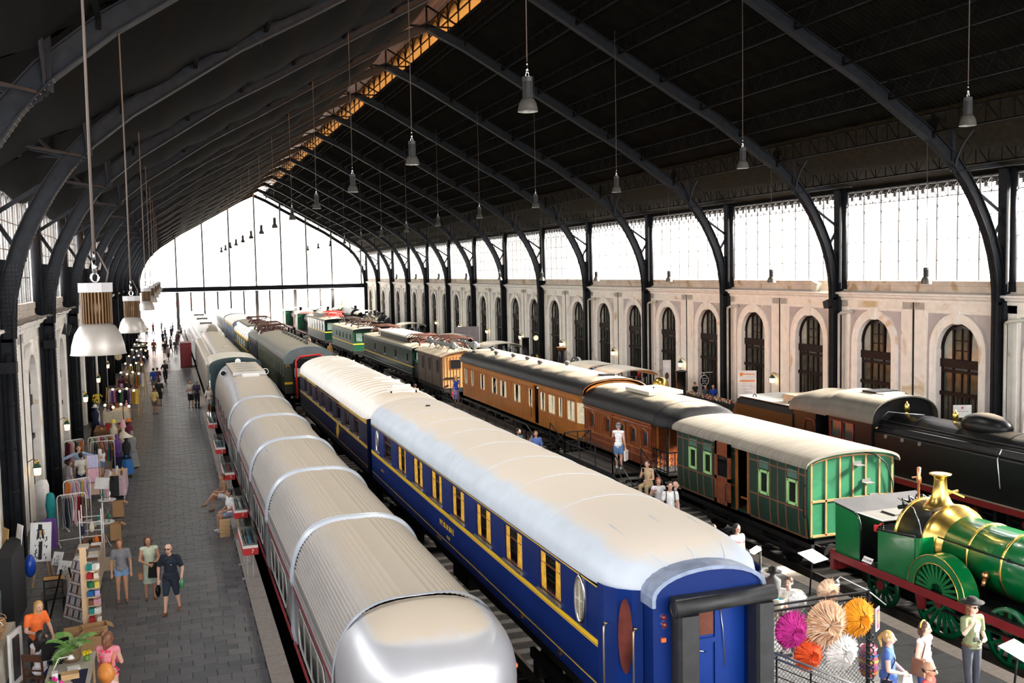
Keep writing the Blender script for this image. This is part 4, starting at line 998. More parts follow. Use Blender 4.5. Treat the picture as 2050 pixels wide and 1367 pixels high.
for (a, b), (c_, d_) in zip([(14, 15.8)] + SEG, SEG + [(45.2, 50)]):
 y = (b + c_) / 2
 q = MB(); S = [[(xc + (x - xc) * k, yy, (z - .6) * kz + .6) for x, _, z in talgo_sec(0, 1.42, 2.62, rib=False)] for yy, k, kz in ((y - .13, 1.0, 1.0), (y - .11, 1.035, 1.03), (y - .03, 1.045, 1.035), (y, 1.02, 1.015), (y + .03, 1.045, 1.035), (y + .11, 1.035, 1.03), (y + .13, 1.0, 1.0))]
 if y < 16: S = S[1:4]
 q.strip(S[::-1], 0, True); q.build('ring', RINGM, T)
# rounded tail
tail_sh = mat('tail_shell', (0.55, 0.56, 0.59), 0.4, 0.5, 0.03, 2, dust=((0.5, 0.43, 0.34), 0.93, 1.0))
q = MB(); rows = []
def sx_(th, e): c, s = cos(th), sin(th); return (abs(c) ** e * (1 if c >= 0 else -1), abs(s) ** e * (1 if s >= 0 else -1))
NT = 40
# dome: from ring plane y=15.85 to the nose; superelliptic plan, latitude rows
plan = lambda k: [(xc + 1.43 * k[0] * sx_(pi + pi * i / NT, .62)[0], 15.85 + 1.75 * k[1] * sx_(pi + pi * i / NT, .62)[1] * 1.0) for i in range(NT + 1)]
lat = [(1.0, 1.0, 1.3), (1.005, 1.01, 1.5), (1.0, 1.0, 1.7), (.975, .97, 1.9), (.93, .9, 2.08), (.86, .8, 2.24), (.76, .67, 2.37), (.62, .5, 2.48), (.45, .33, 2.56), (.25, .15, 2.605), (.0, .0, 2.62)]
rows = [[(x, y, z) for x, y in plan((a, b))] for a, b, z in lat]
for r_i, rw in enumerate(rows):   # the two ends lie on the ring plane profile
 pass
q.strip(rows[::-1], 0, True); q.build('tail_roof', tail_sh, T)
q = MB(); a = plan((1.0, 1.0)); q.strip([[(x, y, 1.24) for x, y in a], [(x + (x - xc) * .02, y - .02, 1.3) for x, y in a]], 0, True); q.build('red_band', mat('bright_red', (.7, .02, .015), .35), T)
q = MB(); q.strip([[(x, y, -.02) for x, y in plan((.97, .97))], [(x, y, .32) for x, y in plan((.99, .99))]], 0, True); q.build('tail_skirt', ALUW, T)
TW = mat('tail_glass', (.55, .42, .27), .1, 0, .3, 3, stretch=(6, 6, .2), spec=.7)
pl = plan((.985, .985));
for (i0, i1) in ((3, 8), (9, 14), (15, 25), (26, 31), (32, 37)):
 q = MB(); q.strip([[(*pl[i], .34) for i in range(i0, i1 + 1)], [(*pl[i], 1.22) for i in range(i0, i1 + 1)]], 0, True); q.build('tail_window', TW if i0 in (9, 15, 26) else DPANE, T)
q = MB()
for i in (0, 3, 8, 9, 14, 15, 25, 26, 31, 32, 37, 40): x, y = pl[i]; q.box(x - .03, x + .03, y - .03, y + .03, .3, 1.26)
q.strip([[(*pl[i], .3) for i in range(0, 4)], [(*pl[i], 1.26) for i in range(0, 4)]], 0, True); q.strip([[(*pl[i], .3) for i in range(37, 41)], [(*pl[i], 1.26) for i in range(37, 41)]], 0, True); q.build('tail_pillars', ALUW, T)
for s in (-1, 1):
 q = MB(); q.sphere((xc + s * 1.5, 15.5, 1.42), .09, .14, .09, n=12, k=8); q.cyl((xc + s * 1.5, 15.42, 1.42), (xc + s * 1.5, 15.34, 1.41), .07, .065, 12); q.cyl((xc + s * 1.5, 15.34, 1.41), (xc + s * 1.5, 15.33, 1.41), .05, n=12, m=1); q.build('tail_lamp', [CHROME, mat('lamp_orange', (.9, .12, .03), .2, emis=((.9, .1, .02), .6))], T)
for s in (-1, 1):
 q = MB(); q.box(*sorted((xc + s * 1.44, xc + s * 1.47)), 15.2, 15.26, .1, 1.3); q.build('grab_rail', CHROME, T)
text('Talgo', .3, (xc - 1.45, 16.35, .68), (pi / 2, 0, -pi / 2), DRED, T)
for y in (32.2, 29.2):
 q = MB(); q.box(2.75, 3.05, y, y + .22, 2.36, 2.44); q.build('roof_hatch', STEEL, T)
q = MB(); P = []
for i, y in enumerate([26.6, 26.8, 26.5, 26.9, 26.7, 27.0]): P.append((3.0 + .3 * i, y, 2.5 + .1 * sin(i * .6)))
for b_y in (21.65, 27.5, 33.1, 38.95, 45.1): bogie(T, xc, b_y, 0.1, .4, 1, 'axle')
# smooth head of the articulated set
q = MB(); st = [(45.1, 1.42, 2.62), (46.5, 1.42, 2.78), (48.5, 1.42, 2.95), (50, 1.43, 3.05), (58.6, 1.43, 3.05), (59.3, 1.3, 2.95)]
q.strip([talgo_sec(y, h, z, rib=False) for y, h, z in st][::-1], 0, True); e = talgo_sec(59.3, 1.3, 2.95, rib=False); q.add(e, [tuple(range(len(e)))]); q.build('head_car', ALU, T)
q = MB(); q.box(2.9, 4.5, 51.5, 57.5, 3.0, 3.16); q.build('roof_housing', ALU, T)
for i in range(4):
 q = MB(); q.sphere((3.7, 52.3 + 1.4 * i, 3.16), .55, .3, .035, n=14, k=6); q.build('roof_fan', mat('fan_dark', (.3, .28, .24), .7), T)
q = MB(); q.box(3.3, 4.1, 50.2, 51.0, 3.02, 3.14); q.build('roof_plate', WHITE, T)
q = MB(); q.sphere((3.6, 58.5, 3.15), .16, n=10); q.box(3.2, 4.0, 58.3, 58.6, 3.0, 3.08); q.build('horn', WHITE, T)
for s in (-1, 1):
 q = MB(); q.cyl((xc + s * 1.1, 55.8, 2.75), (xc + s * 1.1, 55.2, 2.8), .17, n=12); q.cyl((xc + s * 1.1, 55.25, 2.8), (xc + s * 1.1, 55.19, 2.8), .14, n=12, m=1); q.build('air_scoop', [ALU, BLACK], T)
for i in range(4):
 q = MB(); y = 47 + i * 2.4; q.box(xc - 1.45, xc - 1.42, y, y + .7, .9, 1.5); q.build('side_window', mat('train_window', (.05, .06, .055), .08, 0, .3, spec=.8), T)
q = MB(); q.box(xc - 1.45, xc - 1.42, 45.5, 59, 1.2, 1.24); q.box(xc - 1.45, xc - 1.42, 45.5, 59, .5, .6); q.build('red_stripe', DRED, T)
# ---- 5. teal-ended coach, silver streamliner and white train
TEAL = mat('teal_paint', (.004, .035, .045), .35)
Tc = simple_coach('short_coach', 'short pale-roofed coach with a teal end behind the silver train', 'railway carriage', 3.6, 1.42, 61.0, 66.0, .3, 2.7, .45, mat('grey_teal', (.14, .2, .2), .4), mat('cream_dusty', (.55, .5, .42), .6), [], front=TEAL)
q = MB(); q.prism([(2.1, 2.3)] + arc(3.6, 1.5, 2.7, .5, 12, .85) + [(5.1, 2.3), (4.9, 2.3)] + arc(3.6, 1.3, 2.6, .4, 12, .85)[::-1] + [(2.3, 2.3)], 60.9, 61.0, 'y'); q.build('teal_rim', TEAL, Tc)
q = MB(); q.tube([(2.12, 60.9, .4), (2.12, 60.9, 1.9)], .03); q.build('handrail', CHROME, Tc)
SIL = mat('silver_paint', (.46, .43, .38), .35, .5, .08, 1.5, dust=((.42, .37, .28), .8, 1.05))
S = thing('streamlined_locomotive', 'silver streamlined locomotive with a big round headlight and twin lamps', 'locomotive', (3.6, 68, ZR)); xs = 3.6
q = MB()
def ssec(y, hw, zs_, barrel, bt):
 P = [(-hw, .1), (-hw, zs_ - .3)] + [(-hw + .35 * (1 - cos(pi / 2 * i / 4)), zs_ - .3 + .3 * sin(pi / 2 * i / 4)) for i in range(1, 5)]
 P += [(-barrel * abs(cos(pi / 2 * i / 8)) ** .8, zs_ + (bt - zs_) * sin(pi / 2 * i / 8)) for i in range(9)]
 P += [(-x, z) for x, z in reversed(P[:-1])]
 return [(xs + x, y, z) for x, z in P]
st = [(68.0, 1.1, 1.7, .7, 1.75), (68.2, 1.35, 2.1, .85, 2.3), (69.0, 1.45, 2.35, .88, 2.75), (70.5, 1.47, 2.4, .9, 3.1), (95, 1.47, 2.4, .9, 3.1)]
q.strip([ssec(*a) for a in st][::-1], 0, True); e = ssec(*st[0]); q.add(e, [tuple(range(len(e)))[::-1]]); q.build('shell', SIL, S)
q = MB(); q.lathe([(.0, -.1), (.2, -.08), (.24, 0), (.2, .2)], (xs, 69.0, 2.55), 'y', 16); q.cyl((xs, 68.95, 2.55), (xs, 68.88, 2.55), .17, n=16, m=1); q.build('headlight', [SIL, CHROME], S)
for s in (-1, 1):
 q = MB(); q.sphere((xs + s * 1.15, 68.35, 2.12), .26, .2, .16, n=12);
 for k in (-.1, .1): q.cyl((xs + s * 1.15 + k, 68.2, 2.12), (xs + s * 1.15 + k, 68.12, 2.12), .07, n=10, m=1)
 q.build('twin_lamp', [SIL, BLACK], S)
q = MB(); q.box(xs - .7, xs + .7, 67.95, 68.1, 1.5, 1.9); q.build('nose_plate', WHITE, S)
q = MB(); q.tube([(xs - .8 * cos(pi * i / 12), 71, 2.4 + .72 * sin(pi * i / 12)) for i in range(13)], .03, 5); q.box(xs - .12, xs + .12, 71, 71.3, 3.1, 3.2); q.build('roof_seam', SIL, S)
q = MB(); q.cyl((xs, 93, 3.1), (xs, 93.6, 3.25), .5, .5, 14); q.build('roof_cowl', SIL, S)
for i in range(4):
 q = MB(); q.lathe([(0, 0), (.55, 0), (.55, .12), (0, .12)], (xs - 1.35, 74 + 3.2 * i, ZR + .58), 'x', 18); q.build('wheel', MATT, S)
W2 = thing('railcar_train', 'white train with blue panels beyond the silver streamliner', 'train', (3.6, 99, ZR))
q = MB(); st = [(97.6, 1.0, 1.9, .6, 2.0), (98.4, 1.35, 2.35, 1.0, 2.6), (100, 1.45, 2.5, 1.2, 3.0), (102, 1.46, 2.55, 1.25, 3.1), (150, 1.46, 2.55, 1.25, 3.1)]
q.strip([ssec(*a) for a in st][::-1], 0, True); q.build('shell', mat('ivory_paint', (.72, .7, .66), .4, 0, .05), W2)
q = MB(); q.add([(xs - .95, 98.0, 2.05), (xs + .95, 98.0, 2.05), (xs + .8, 99.3, 2.78), (xs - .8, 99.3, 2.78)], [(0, 1, 2, 3)]); q.build('windscreen', mat('windscreen', (.3, .33, .35), .12), W2)
q = MB(); q.box(xs - 1.2, xs - .3, 97.75, 97.85, .5, 1.95); q.build('front_panel', mat('strong_blue', (.01, .08, .3), .35), W2)
for i in range(20):
 q = MB(); q.box(xs - 1.48, xs - 1.46, 101 + 2.3 * i, 102.2 + 2.3 * i, 1.5, 2.2); q.build('side_window', mat('strong_blue_glass', (.03, .05, .12), .1), W2)
for i in range(3):
 q = MB(); q.box(xs - .6, xs + .6, 108 + 12 * i, 108.5 + 12 * i, 3.08, 3.25); q.build('roof_vent', ROOFG, W2)
# ------------------------------------------------------------------ third track
def spoked(par, x, yc, zc, R, mm, hub, n=14, name='spoked_wheel', w=.1):
 q = MB(); q.lathe([(R - .09, -w / 2), (R, -w / 2), (R, w / 2), (R - .09, w / 2), (R - .09, -w / 2)], (x, yc, zc), 'x', 32)
 for i in range(n):
  a = 2 * pi * i / n; q.bar((x, yc + .12 * cos(a), zc + .12 * sin(a)), (x, yc + (R - .06) * cos(a), zc + (R - .06) * sin(a)), .05, .07)
 q.cyl((x - w / 2 - .04, yc, zc), (x + w / 2, yc, zc), .17, n=16); q.cyl((x - w / 2 - .06, yc, zc), (x - w / 2 - .04, yc, zc), .12, n=14, m=1)
 return q.build(name, [mm, hub], par)
# green baggage van
X0, X1, Y0, Y1 = 15.77, 18.53, 22.03, 29.15
Vn = thing('baggage_van', 'green four-panelled baggage van with open teak door and weathered canvas roof', 'railway carriage', (17.15, Y0, ZR))
wn = [(22.47, 22.9, 1.55, 2.18), (23.83, 24.26, 1.55, 2.18), (26.94, 27.37, 1.55, 2.18), (27.87, 28.3, 1.55, 2.18)]
dor = (24.87, 25.5, .8, 2.68)
tum = lambda z: .12 * max(0, (1.3 - z)) ** 1.5 * .9
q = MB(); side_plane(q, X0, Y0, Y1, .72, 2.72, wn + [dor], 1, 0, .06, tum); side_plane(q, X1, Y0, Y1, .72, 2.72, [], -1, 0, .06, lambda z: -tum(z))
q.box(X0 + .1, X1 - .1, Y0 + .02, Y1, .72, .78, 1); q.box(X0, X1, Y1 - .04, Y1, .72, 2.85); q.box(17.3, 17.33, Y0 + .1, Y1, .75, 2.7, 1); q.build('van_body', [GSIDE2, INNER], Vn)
PG = mat('pale_green_frame', (.3, .55, .22), .4)
for ya, yb, za, zb_ in wn:
 q = MB()
 for a in ((ya - .03, ya + .04, za - .03, zb_ + .03), (yb - .04, yb + .03, za - .03, zb_ + .03), (ya, yb, za - .03, za + .04), (ya, yb, zb_ - .04, zb_ + .03)): q.box(X0 - .03, X0 + .02, *a)
 w_ = q.build('window', PG, Vn); q = MB(); q.box(X0 + .03, X0 + .035, ya, yb, za, zb_); q.build('pane', BLACK, w_)
 for k in range(5):
  q = MB(); z = 2.26 + .045 * k; q.add([(X0 - .03, ya - .02, z), (X0 - .03, yb + .02, z), (X0, yb + .02, z + .035), (X0, ya - .02, z + .035)], [(0, 1, 2, 3)]); q.build('louvre', mat('louvre_green', (.05, .12, .09), .5), Vn)
def bead(par, pts, mm, w_=.045):
 q = MB()
 for a, b in zip(pts, pts[1:]): q.bar(a, b, w_, .02, up=(1, 0, 0))
 return q.build('beading', mm, par)
for y in (22.1, 22.4, 22.98, 23.37, 23.75, 24.34, 24.8, 25.55, 26.1, 26.55, 26.88, 27.43, 27.82, 28.35, 28.72, 29.1):
 bead(Vn, [(X0 + tum(z) - .008, y, z) for z in (.74, .95, 1.15, 1.4, 2.7)], BEADD)
for (a, b) in ((22.05, 24.8), (25.55, 29.12)):
 for z in (.74, 1.46, 2.42 if a < 23 else 2.42, 2.7): bead(Vn, [(X0 + tum(z) - .01, a, z), (X0 + tum(z) - .01, b, z)], BEADD)
ends = [(15.77, 2.7)] + [(17.15 - 1.38 * cos(pi * i / 14), 2.7 + .28 * sin(pi * i / 14)) for i in range(15)] + [(18.53, 2.7)]
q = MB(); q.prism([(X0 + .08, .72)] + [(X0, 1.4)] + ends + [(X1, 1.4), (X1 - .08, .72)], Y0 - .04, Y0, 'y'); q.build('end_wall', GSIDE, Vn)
for x in (15.86, 16.32, 16.76, 17.18, 17.59, 18.04, 18.45):
 zt = 2.7 + .26 * sqrt(max(0, 1 - ((x - 17.15) / 1.4) ** 2)) - .05
 q = MB(); q.box(x - .025, x + .025, Y0 - .065, Y0 - .04, .78, zt); q.build('beading', BEAD, Vn)
q = MB(); q.box(15.86, 18.46, Y0 - .065, Y0 - .04, 1.69, 1.75); q.build('beading', BEAD, Vn)
q = MB(); q.box(15.9, 18.42, Y0 - .065, Y0 - .04, .76, .82); q.build('beading', BEAD, Vn)
q = MB(); q.tube([(15.86 + 2.6 * i / 14, Y0 - .05, 2.66 + .26 * sqrt(max(0, 1 - ((15.86 + 2.6 * i / 14 - 17.15) / 1.36) ** 2)) - .03) for i in range(15)], .025, 5); q.build('beading', BEAD, Vn)
for x, z in ((17.3, 2.6), (17.6, 2.1), (17.85, 1.68), (17.5, 1.2)):
 q = MB(); q.box(x - .14, x + .14, Y0 - .07, Y0 - .04, z, z + .1); q.box(x - .12, x + .16, Y0 - .22, Y0 - .06, z, z + .02); q.build('end_step', mat('weathered_step', (.09, .09, .085), .6), Vn)
q = MB(); q.tube([(17.5, Y0 - .08, 2.95), (17.9, Y0 - .1, 2.85), (18.2, Y0 - .1, 2.6), (18.42, Y0 - .1, 2.1), (18.5, Y0 - .1, 1.5), (18.5, Y0 - .1, .6)], .015, 5); q.build('brake_cord', BLACK, Vn)
q = MB(); q.tube([(15.72, Y0 + .02, 2.2), (15.66, Y0, 2.1), (15.66, Y0, 1.4), (15.72, Y0 + .02, 1.3)], .018, 5); q.build('handrail', BLACK, Vn)
q = MB()
for a in ((25.58, 26.42, .82, .95), (25.58, 26.42, 1.55, 1.66), (25.58, 26.42, 2.3, 2.7), (25.58, 25.7, .82, 2.7), (26.3, 26.42, .82, 2.7)): q.box(15.57, 15.63, *a)
q.box(15.585, 15.61, 25.7, 26.3, .95, 1.55); dd = q.build('sliding_door', TEAKR, Vn)
q = MB(); q.tube([(15.56, 25.68, 1.5), (15.5, 25.68, 1.48), (15.5, 25.68, 1.0), (15.56, 25.68, .98)], .014, 5); q.build('door_handle', BLACK, dd)
q = MB(); q.box(15.6, 15.606, 25.7, 26.3, 1.66, 2.3); q.build('pane', DPANE, dd)
q = MB(); q.box(X0 - .02, X0 + .03, 24.84, 24.9, .78, 2.7); q.box(X0 - .02, X0 + .03, 25.46, 25.52, .78, 2.7); q.box(X0 + .02, X0 + .04, 24.9, 25.3, 1.15, 1.2); q.build('door_frame', TEAKM, Vn)
y = Y0 - .14
roof_panel(Vn, 17.15, [(Y0 - .14, 1.5, 2.7, .34), (Y1 + .14, 1.5, 2.7, .34)], VROOF, lip=.07, p=.9)
underframe(Vn, 17.15, Y0, Y1, .72, 1.25); bogie(Vn, 17.15, Y0 + 3.5, 4.0, .48, 2, 'running_gear'); buffers(Vn, 17.15, Y0, .4)
q = MB(); q.tube([(16.6, Y0 - .1, .5), (16.8, Y0 - .45, .2), (17.15, Y0 - .5, .3), (17.4, Y0 - .1, .5)], .05, 6); q.build('brake_hose', MATT, Vn)
q = MB(); q.box(15.62, 15.75, Y0 + .3, Y1 - .3, .28, .32); q.build('step_board', MATT, Vn)
# red-brown balcony coach
Y0, Y1 = 31.0, 36.95
K = thing('balcony_coach', 'red-brown panelled teak coach with black domed roof and open iron balcony', 'railway carriage', (17.15, Y0, ZR))
wb = [(31.06 + .0, 31.06, 0, 0)]
wn = [(31.35, 31.75, 1.66, 2.2), (32.3, 32.7, 1.66, 2.2), (33.25, 33.65, 1.66, 2.2), (34.5, 34.9, 1.7, 2.25), (35.97, 36.4, 1.7, 2.25)]
q = MB(); side_plane(q, X0, Y0, Y1, .98, 2.6, wn, 1); side_plane(q, X1, Y0, Y1, .98, 2.6, [], -1)
q.box(X0, X1, Y0, Y0 + .05, .98, 2.9); q.box(X0, X1, Y1 - .05, Y1, .98, 2.9); q.box(17.3, 17.33, Y0, Y1, 1, 2.6, 1); q.build('coach_body', [TEAKR, INNER], K)
for ya, yb, za, zb_ in wn: window(K, X0, 1, ya, yb, za, zb_, TEAKR, mat('dark_pane', (.02, .018, .016), .12, 0, .3, spec=.7), fw=.04)
for ya, yb, za, zb_ in wn:
 q = MB(); q.tube([(X0 - .015, ya - .08, za - .1), (X0 - .015, ya - .08, zb_ + .02), (X0 - .015, (ya + yb) / 2, zb_ + .12), (X0 - .015, yb + .08, zb_ + .02), (X0 - .015, yb + .08, za - .1), (X0 - .015, ya - .08, za - .1)], .025, 4); q.build('window_moulding', TEAKM, K)
for z, h in ((2.5, .07), (2.36, .07), (1.5, .06), (1.28, .03)):
 q = MB(); q.box(X0 - .035, X0, Y0, Y1, z, z + h); q.build('moulding', TEAKM, K)
q = MB(); q.cyl((X0 - .05, Y0 + .1, 2.42), (X0 - .05, Y0 + 2.2, 2.42), .035, n=8); q.cyl((X0 - .05, Y0 + 3.1, 2.45), (X0 - .05, Y1 - .1, 2.45), .035, n=8); q.build('lamp_rail', TEAKR, K)
for y in (31.05, 31.2, 31.92, 32.14, 32.9, 33.08, 33.85, 34.05, 34.25, 35.1, 35.3, 35.5, 35.75, 36.6, 36.85):
 q = MB(); q.box(X0 - .025, X0, y - .025, y + .025, 1.5, 2.4); q.build('moulding', TEAKM if int(y * 10) % 2 else TEAKR, K)
q = MB()
for y in (31.5, 32.6, 33.9, 35, 36.2): q.box(X0 - .015, X0, y - .02, y + .02, 1.0, 1.5)
q.build('lower_panels', TEAKM, K, kind='stuff')
for x in (16.0, 16.45, 17.15, 17.85, 18.3):
 q = MB(); q.box(x - .03, x + .03, Y0 - .03, Y0, 1.0, 2.75); q.build('moulding', TEAK, K)
q = MB(); q.box(15.8, 18.5, 29.85, 31, .92, 1.0); q.build('balcony_floor', MATT, K)
for s, xx in ((0, 15.82), (1, 18.48)):
 q = MB(); q.box(xx - .03, xx + .03, 29.88, 29.95, 1.0, 2.6); q.box(xx - .02, xx + .02, 29.9, 31, 1.68, 1.73); q.build('balcony_post', BLACK, K)
def scroll_rail(par, p0, p1, z0, z1, n=4):
 q = MB(); p0 = Vector(p0); p1 = Vector(p1)
 for i in range(n + 1):
  p = p0.lerp(p1, i / n); q.bar((p.x, p.y, z0), (p.x, p.y, z1), .025)
 q.bar((p0.x, p0.y, z0 + .05), (p1.x, p1.y, z0 + .05), .03); q.bar((p0.x, p0.y, z1), (p1.x, p1.y, z1), .04)
 for i in range(n):
  for zc_, r_ in ((z0 + .22, .09), (z0 + .45, .08)):
   c = p0.lerp(p1, (i + .5) / n); d = (p1 - p0).normalized()
   q.tube([(c.x + d.x * r_ * cos(a) * (1 - a / 14), c.y + d.y * r_ * cos(a) * (1 - a / 14), zc_ + r_ * sin(a) * (1 - a / 14)) for a in [k * .7 for k in range(12)]], .012, 4)
 return q.build('iron_scroll_railing', BLACK, par)
scroll_rail(K, (15.82, 29.9, 0), (16.9, 29.9, 0), 1.0, 1.7); scroll_rail(K, (15.82, 29.9, 0), (15.82, 31, 0), 1.0, 1.7); scroll_rail(K, (17.5, 29.9, 0), (18.48, 29.9, 0), 1.0, 1.7)
roof_panel(K, 17.15, [(29.55, 1.05, 2.62, .3), (29.7, 1.25, 2.6, .5), (30.1, 1.42, 2.58, .66), (30.7, 1.47, 2.58, .74)], ROOFK, p=.75)
for i in range(6):
 roof_panel(K, 17.15, [(30.7 + 1.035 * i - .02, 1.47, 2.6, .73), (30.7 + 1.035 * (i + 1), 1.47, 2.6, .73)], ROOFK, p=.75)
roof_panel(K, 17.15, [(36.9, 1.47, 2.6, .73), (36.98, 1.4, 2.62, .66), (37.02, 1.3, 2.64, .5)], ROOFK, p=.75)
q = MB(); q.box(16.5, 17.9, 32.6, 34.6, 3.32, 3.45); q.box(16.6, 17.8, 32.7, 34.5, 3.25, 3.32, 1); q.cyl((17.2, 33.6, 3.45), (17.2, 33.6, 3.52), .03, m=1); q.build('roof_box', [mat('dusty_lid', (.4, .37, .3), .85), BLACK], K)
underframe(K, 17.15, 30, Y1, .95, 1.25); bogie(K, 17.15, 33.5, 3.6, .48, 2, 'running_gear')
for y in (31.3, 33.2, 35.1): pass
# golden teak dining car
Y0, Y1 = 37.9, 54.6
Yc = thing('dining_car', 'golden varnished teak dining car with dusty black roof and cream curtains', 'railway carriage', (17.15, Y0, ZR))
wn = [(37.98, 38.87, 1.65, 2.5), (39.37, 39.87, 1.65, 2.5), (40.22, 41.08, 1.65, 2.5), (41.41, 42.11, 1.65, 2.5), (43.09, 43.66, 1.63, 2.5), (44.73, 45.75, 1.63, 2.5), (46.83, 47.9, 1.63, 2.47), (48.29, 49.31, 1.63, 2.47), (50.43, 51.3, 1.63, 2.47), (52.5, 53.02, 1.63, 2.5), (53.69, 54.3, 1.63, 2.5)]
dor = (42.25, 42.95, .95, 2.7)
q = MB(); side_plane(q, X0, Y0, Y1, .93, 2.9, wn + [dor], 1, 0, .1); side_plane(q, X1, Y0, Y1, .93, 2.9, [], -1)
q.box(X0, X1, Y1 - .05, Y1, .93, 3.1); q.box(17.6, 17.63, Y0, Y1, 1, 2.9, 1); q.box(X0 + .3, X0 + .33, 42.2, 43.0, .95, 2.8)
q.build('coach_body', [TEAK, INNER], Yc)
for i, (ya, yb, za, zb_) in enumerate(wn): window(Yc, X0, 1, ya, yb, za, zb_, TEAK, DPANE, curtain=CREAMC, fw=.035, cw=.5 if i in (0, 2) else .32)
y = Y0 + .12
while y < Y1 - .1:
 if not (42.2 < y < 43.0):
  q = MB(); q.box(X0 - .012, X0, y - .008, y + .008, .95, 1.58); q.build('plank_joint', TEAKM, Yc)
 if not any(a - .06 < y < b + .06 for a, b, _, _ in wn + [dor]):
  q = MB(); q.box(X0 - .015, X0, y - .02, y + .02, 1.62, 2.55); q.build('stile', TEAKM, Yc)
 y += .24
for z in (1.58, 2.55, 2.84):
 q = MB(); q.box(X0 - .03, X0, Y0, 42.2, z, z + .045); q.build('moulding', TEAKM, Yc)
 q = MB(); q.box(X0 - .03, X0, 43, Y1, z, z + .045); q.build('moulding', TEAKM, Yc)
# near end: narrowed end bay with side window
q = MB(); q.strip([[(X0, Y0, z), (16.0, 37.1, z), (18.3, 37.1, z), (X1, Y0, z)] for z in (.93, 2.9)], 0, False); q.build('end_wall', TEAK, Yc)
q = MB(); q.add([(X0 + .04, 37.75, 1.65), (15.97, 37.17, 1.65), (15.97, 37.17, 2.5), (X0 + .04, 37.75, 2.5)], [(0, 1, 2, 3)]);
q.v = [(x - .02, y - .01, z) for x, y, z in q.v]; q.build('end_window', CREAMC, Yc)
q = MB(); q.prism([(16.1, 2.8)] + arc(17.15, 1.3, 2.85, .55, 14, .8) + [(18.2, 2.8)], 37.0, 37.1, 'y'); eb = q.build('end_board', TEAK, Yc)
for i in range(11):
 q = MB(); x = 16.1 + .21 * i; q.box(x - .008, x + .008, 36.985, 37.0, 2.85, 3.1 + .2 * sin(pi * (i + 1) / 12)); q.build('board_joint', TEAKM, Yc)
for i in range(14):
 a = 36.95 + 1.27 * i; roof_panel(Yc, 17.15, [(a - .015, 1.5, 2.88, .64), (a + 1.27, 1.5, 2.88, .64)], ROOFK, p=.72)
q = MB(); q.tube([(17.15 - 1.46 * cos(pi * i / 14), 36.93, 2.87 + .6 * sin(pi * i / 14) ** .72 if 0 < i < 14 else 2.87) for i in range(15)], .018, 6); q.build('roof_edge', TEAKM, Yc)
q = MB(); q.box(15.7, 16.1, 36.8, 37.1, 2.78, 2.86); q.build('gutter_end', STEEL, Yc)
for i, (x, y) in enumerate(((16.7, 44.4), (16.9, 46.7), (16.85, 48.7), (16.6, 50.8), (17.1, 53.0), (16.2, 53.6), (17.6, 43.2))):
 vent(Yc, x, y, 3.48 if x > 16.4 else 3.35, .14, mat('vent_dusty', (.06, .06, .055), .6, dust=(DUST, .8, 1)), .26)
q = MB(); q.box(17.0, 17.6, 37.9, 38.3, 3.5, 3.58); q.build('roof_plate', BLACK, Yc)
q = MB(); q.sphere((15.7, 42.1, 2.66), .06, .09, .05); q.build('door_lamp', WHITE, Yc)
q = MB(); q.tube([(15.72, 42.98, 1.9), (15.68, 42.98, 1.85), (15.68, 42.98, 1.2)], .015, 5); q.build('handrail', BRASS, Yc)
underframe(Yc, 17.15, Y0, Y1, .93, 1.3); bogie(Yc, 17.15, 41); bogie(Yc, 17.15, 51.5)
# brown electric with twin roof tubes
Y0, Y1 = 59.0, 65.4
Be = thing('electric_locomotive', 'boxy brown electric locomotive with ochre boarded end and two roof tubes', 'locomotive', (17.15, Y0, ZR))
q = MB(); side_plane(q, X0, Y0, Y1, .85, 2.78, [], 1); side_plane(q, X1, Y0, Y1, .85, 2.78, [], -1); q.box(X0, X1, Y1 - .05, Y1, .85, 2.8); q.build('body', BROWN, Be)
q = MB(); q.prism([(X0, .85), (X0, 2.78), (16.2, 3.02), (17.15, 3.12), (18.1, 3.02), (X1, 2.78), (X1, .85)], Y0 - .05, Y0, 'y'); q.build('end_wall', OCHRE, Be)
for i in range(13):
 x = X0 + .1 + .2 * i; q = MB(); q.box(x - .006, x + .006, Y0 - .062, Y0 - .05, .9, 2.75); q.build('board_joint', BROWN, Be)
q = MB(); q.box(16.25, 16.95, Y0 - .07, Y0 - .05, 2.0, 2.6); q.box(16.28, 16.92, Y0 - .08, Y0 - .06, 2.03, 2.57, 1); q.build('end_window', [OCHRE, BLACK], Be)
q = MB(); q.box(15.9, 16.8, Y0 - .1, Y0 - .06, 1.42, 1.5); q.box(16.0, 16.1, Y0 - .12, Y0 - .06, .95, 1.05); q.build('coupling_bracket', BLACK, Be)
for y in (60, 62, 63.8):
 q = MB(); q.box(X0 - .02, X0, y, y + .45, 1.7, 2.5); q.build('side_window', BLACK, Be)
 q = MB(); q.box(X0 - .015, X0, y - .4, y - .37, .9, 2.7); q.build('panel_joint', MATT, Be)
q = MB(); rb = mat('brown_dusty_roof', (.2, .15, .1), .8, dust=((.4, .33, .24), .85, 1.05))
q.prism([(15.6, 2.75), (16.2, 2.95), (17.15, 3.1), (18.1, 2.95), (18.7, 2.75), (18.7, 2.82), (18.1, 3.03), (17.15, 3.18), (16.2, 3.03), (15.6, 2.82)], Y0 - .15, Y1 + .15, 'y', 0, True); q.build('roof', rb, Be)
TU = mat('roof_tube', (.12, .13, .13), .5, .3)
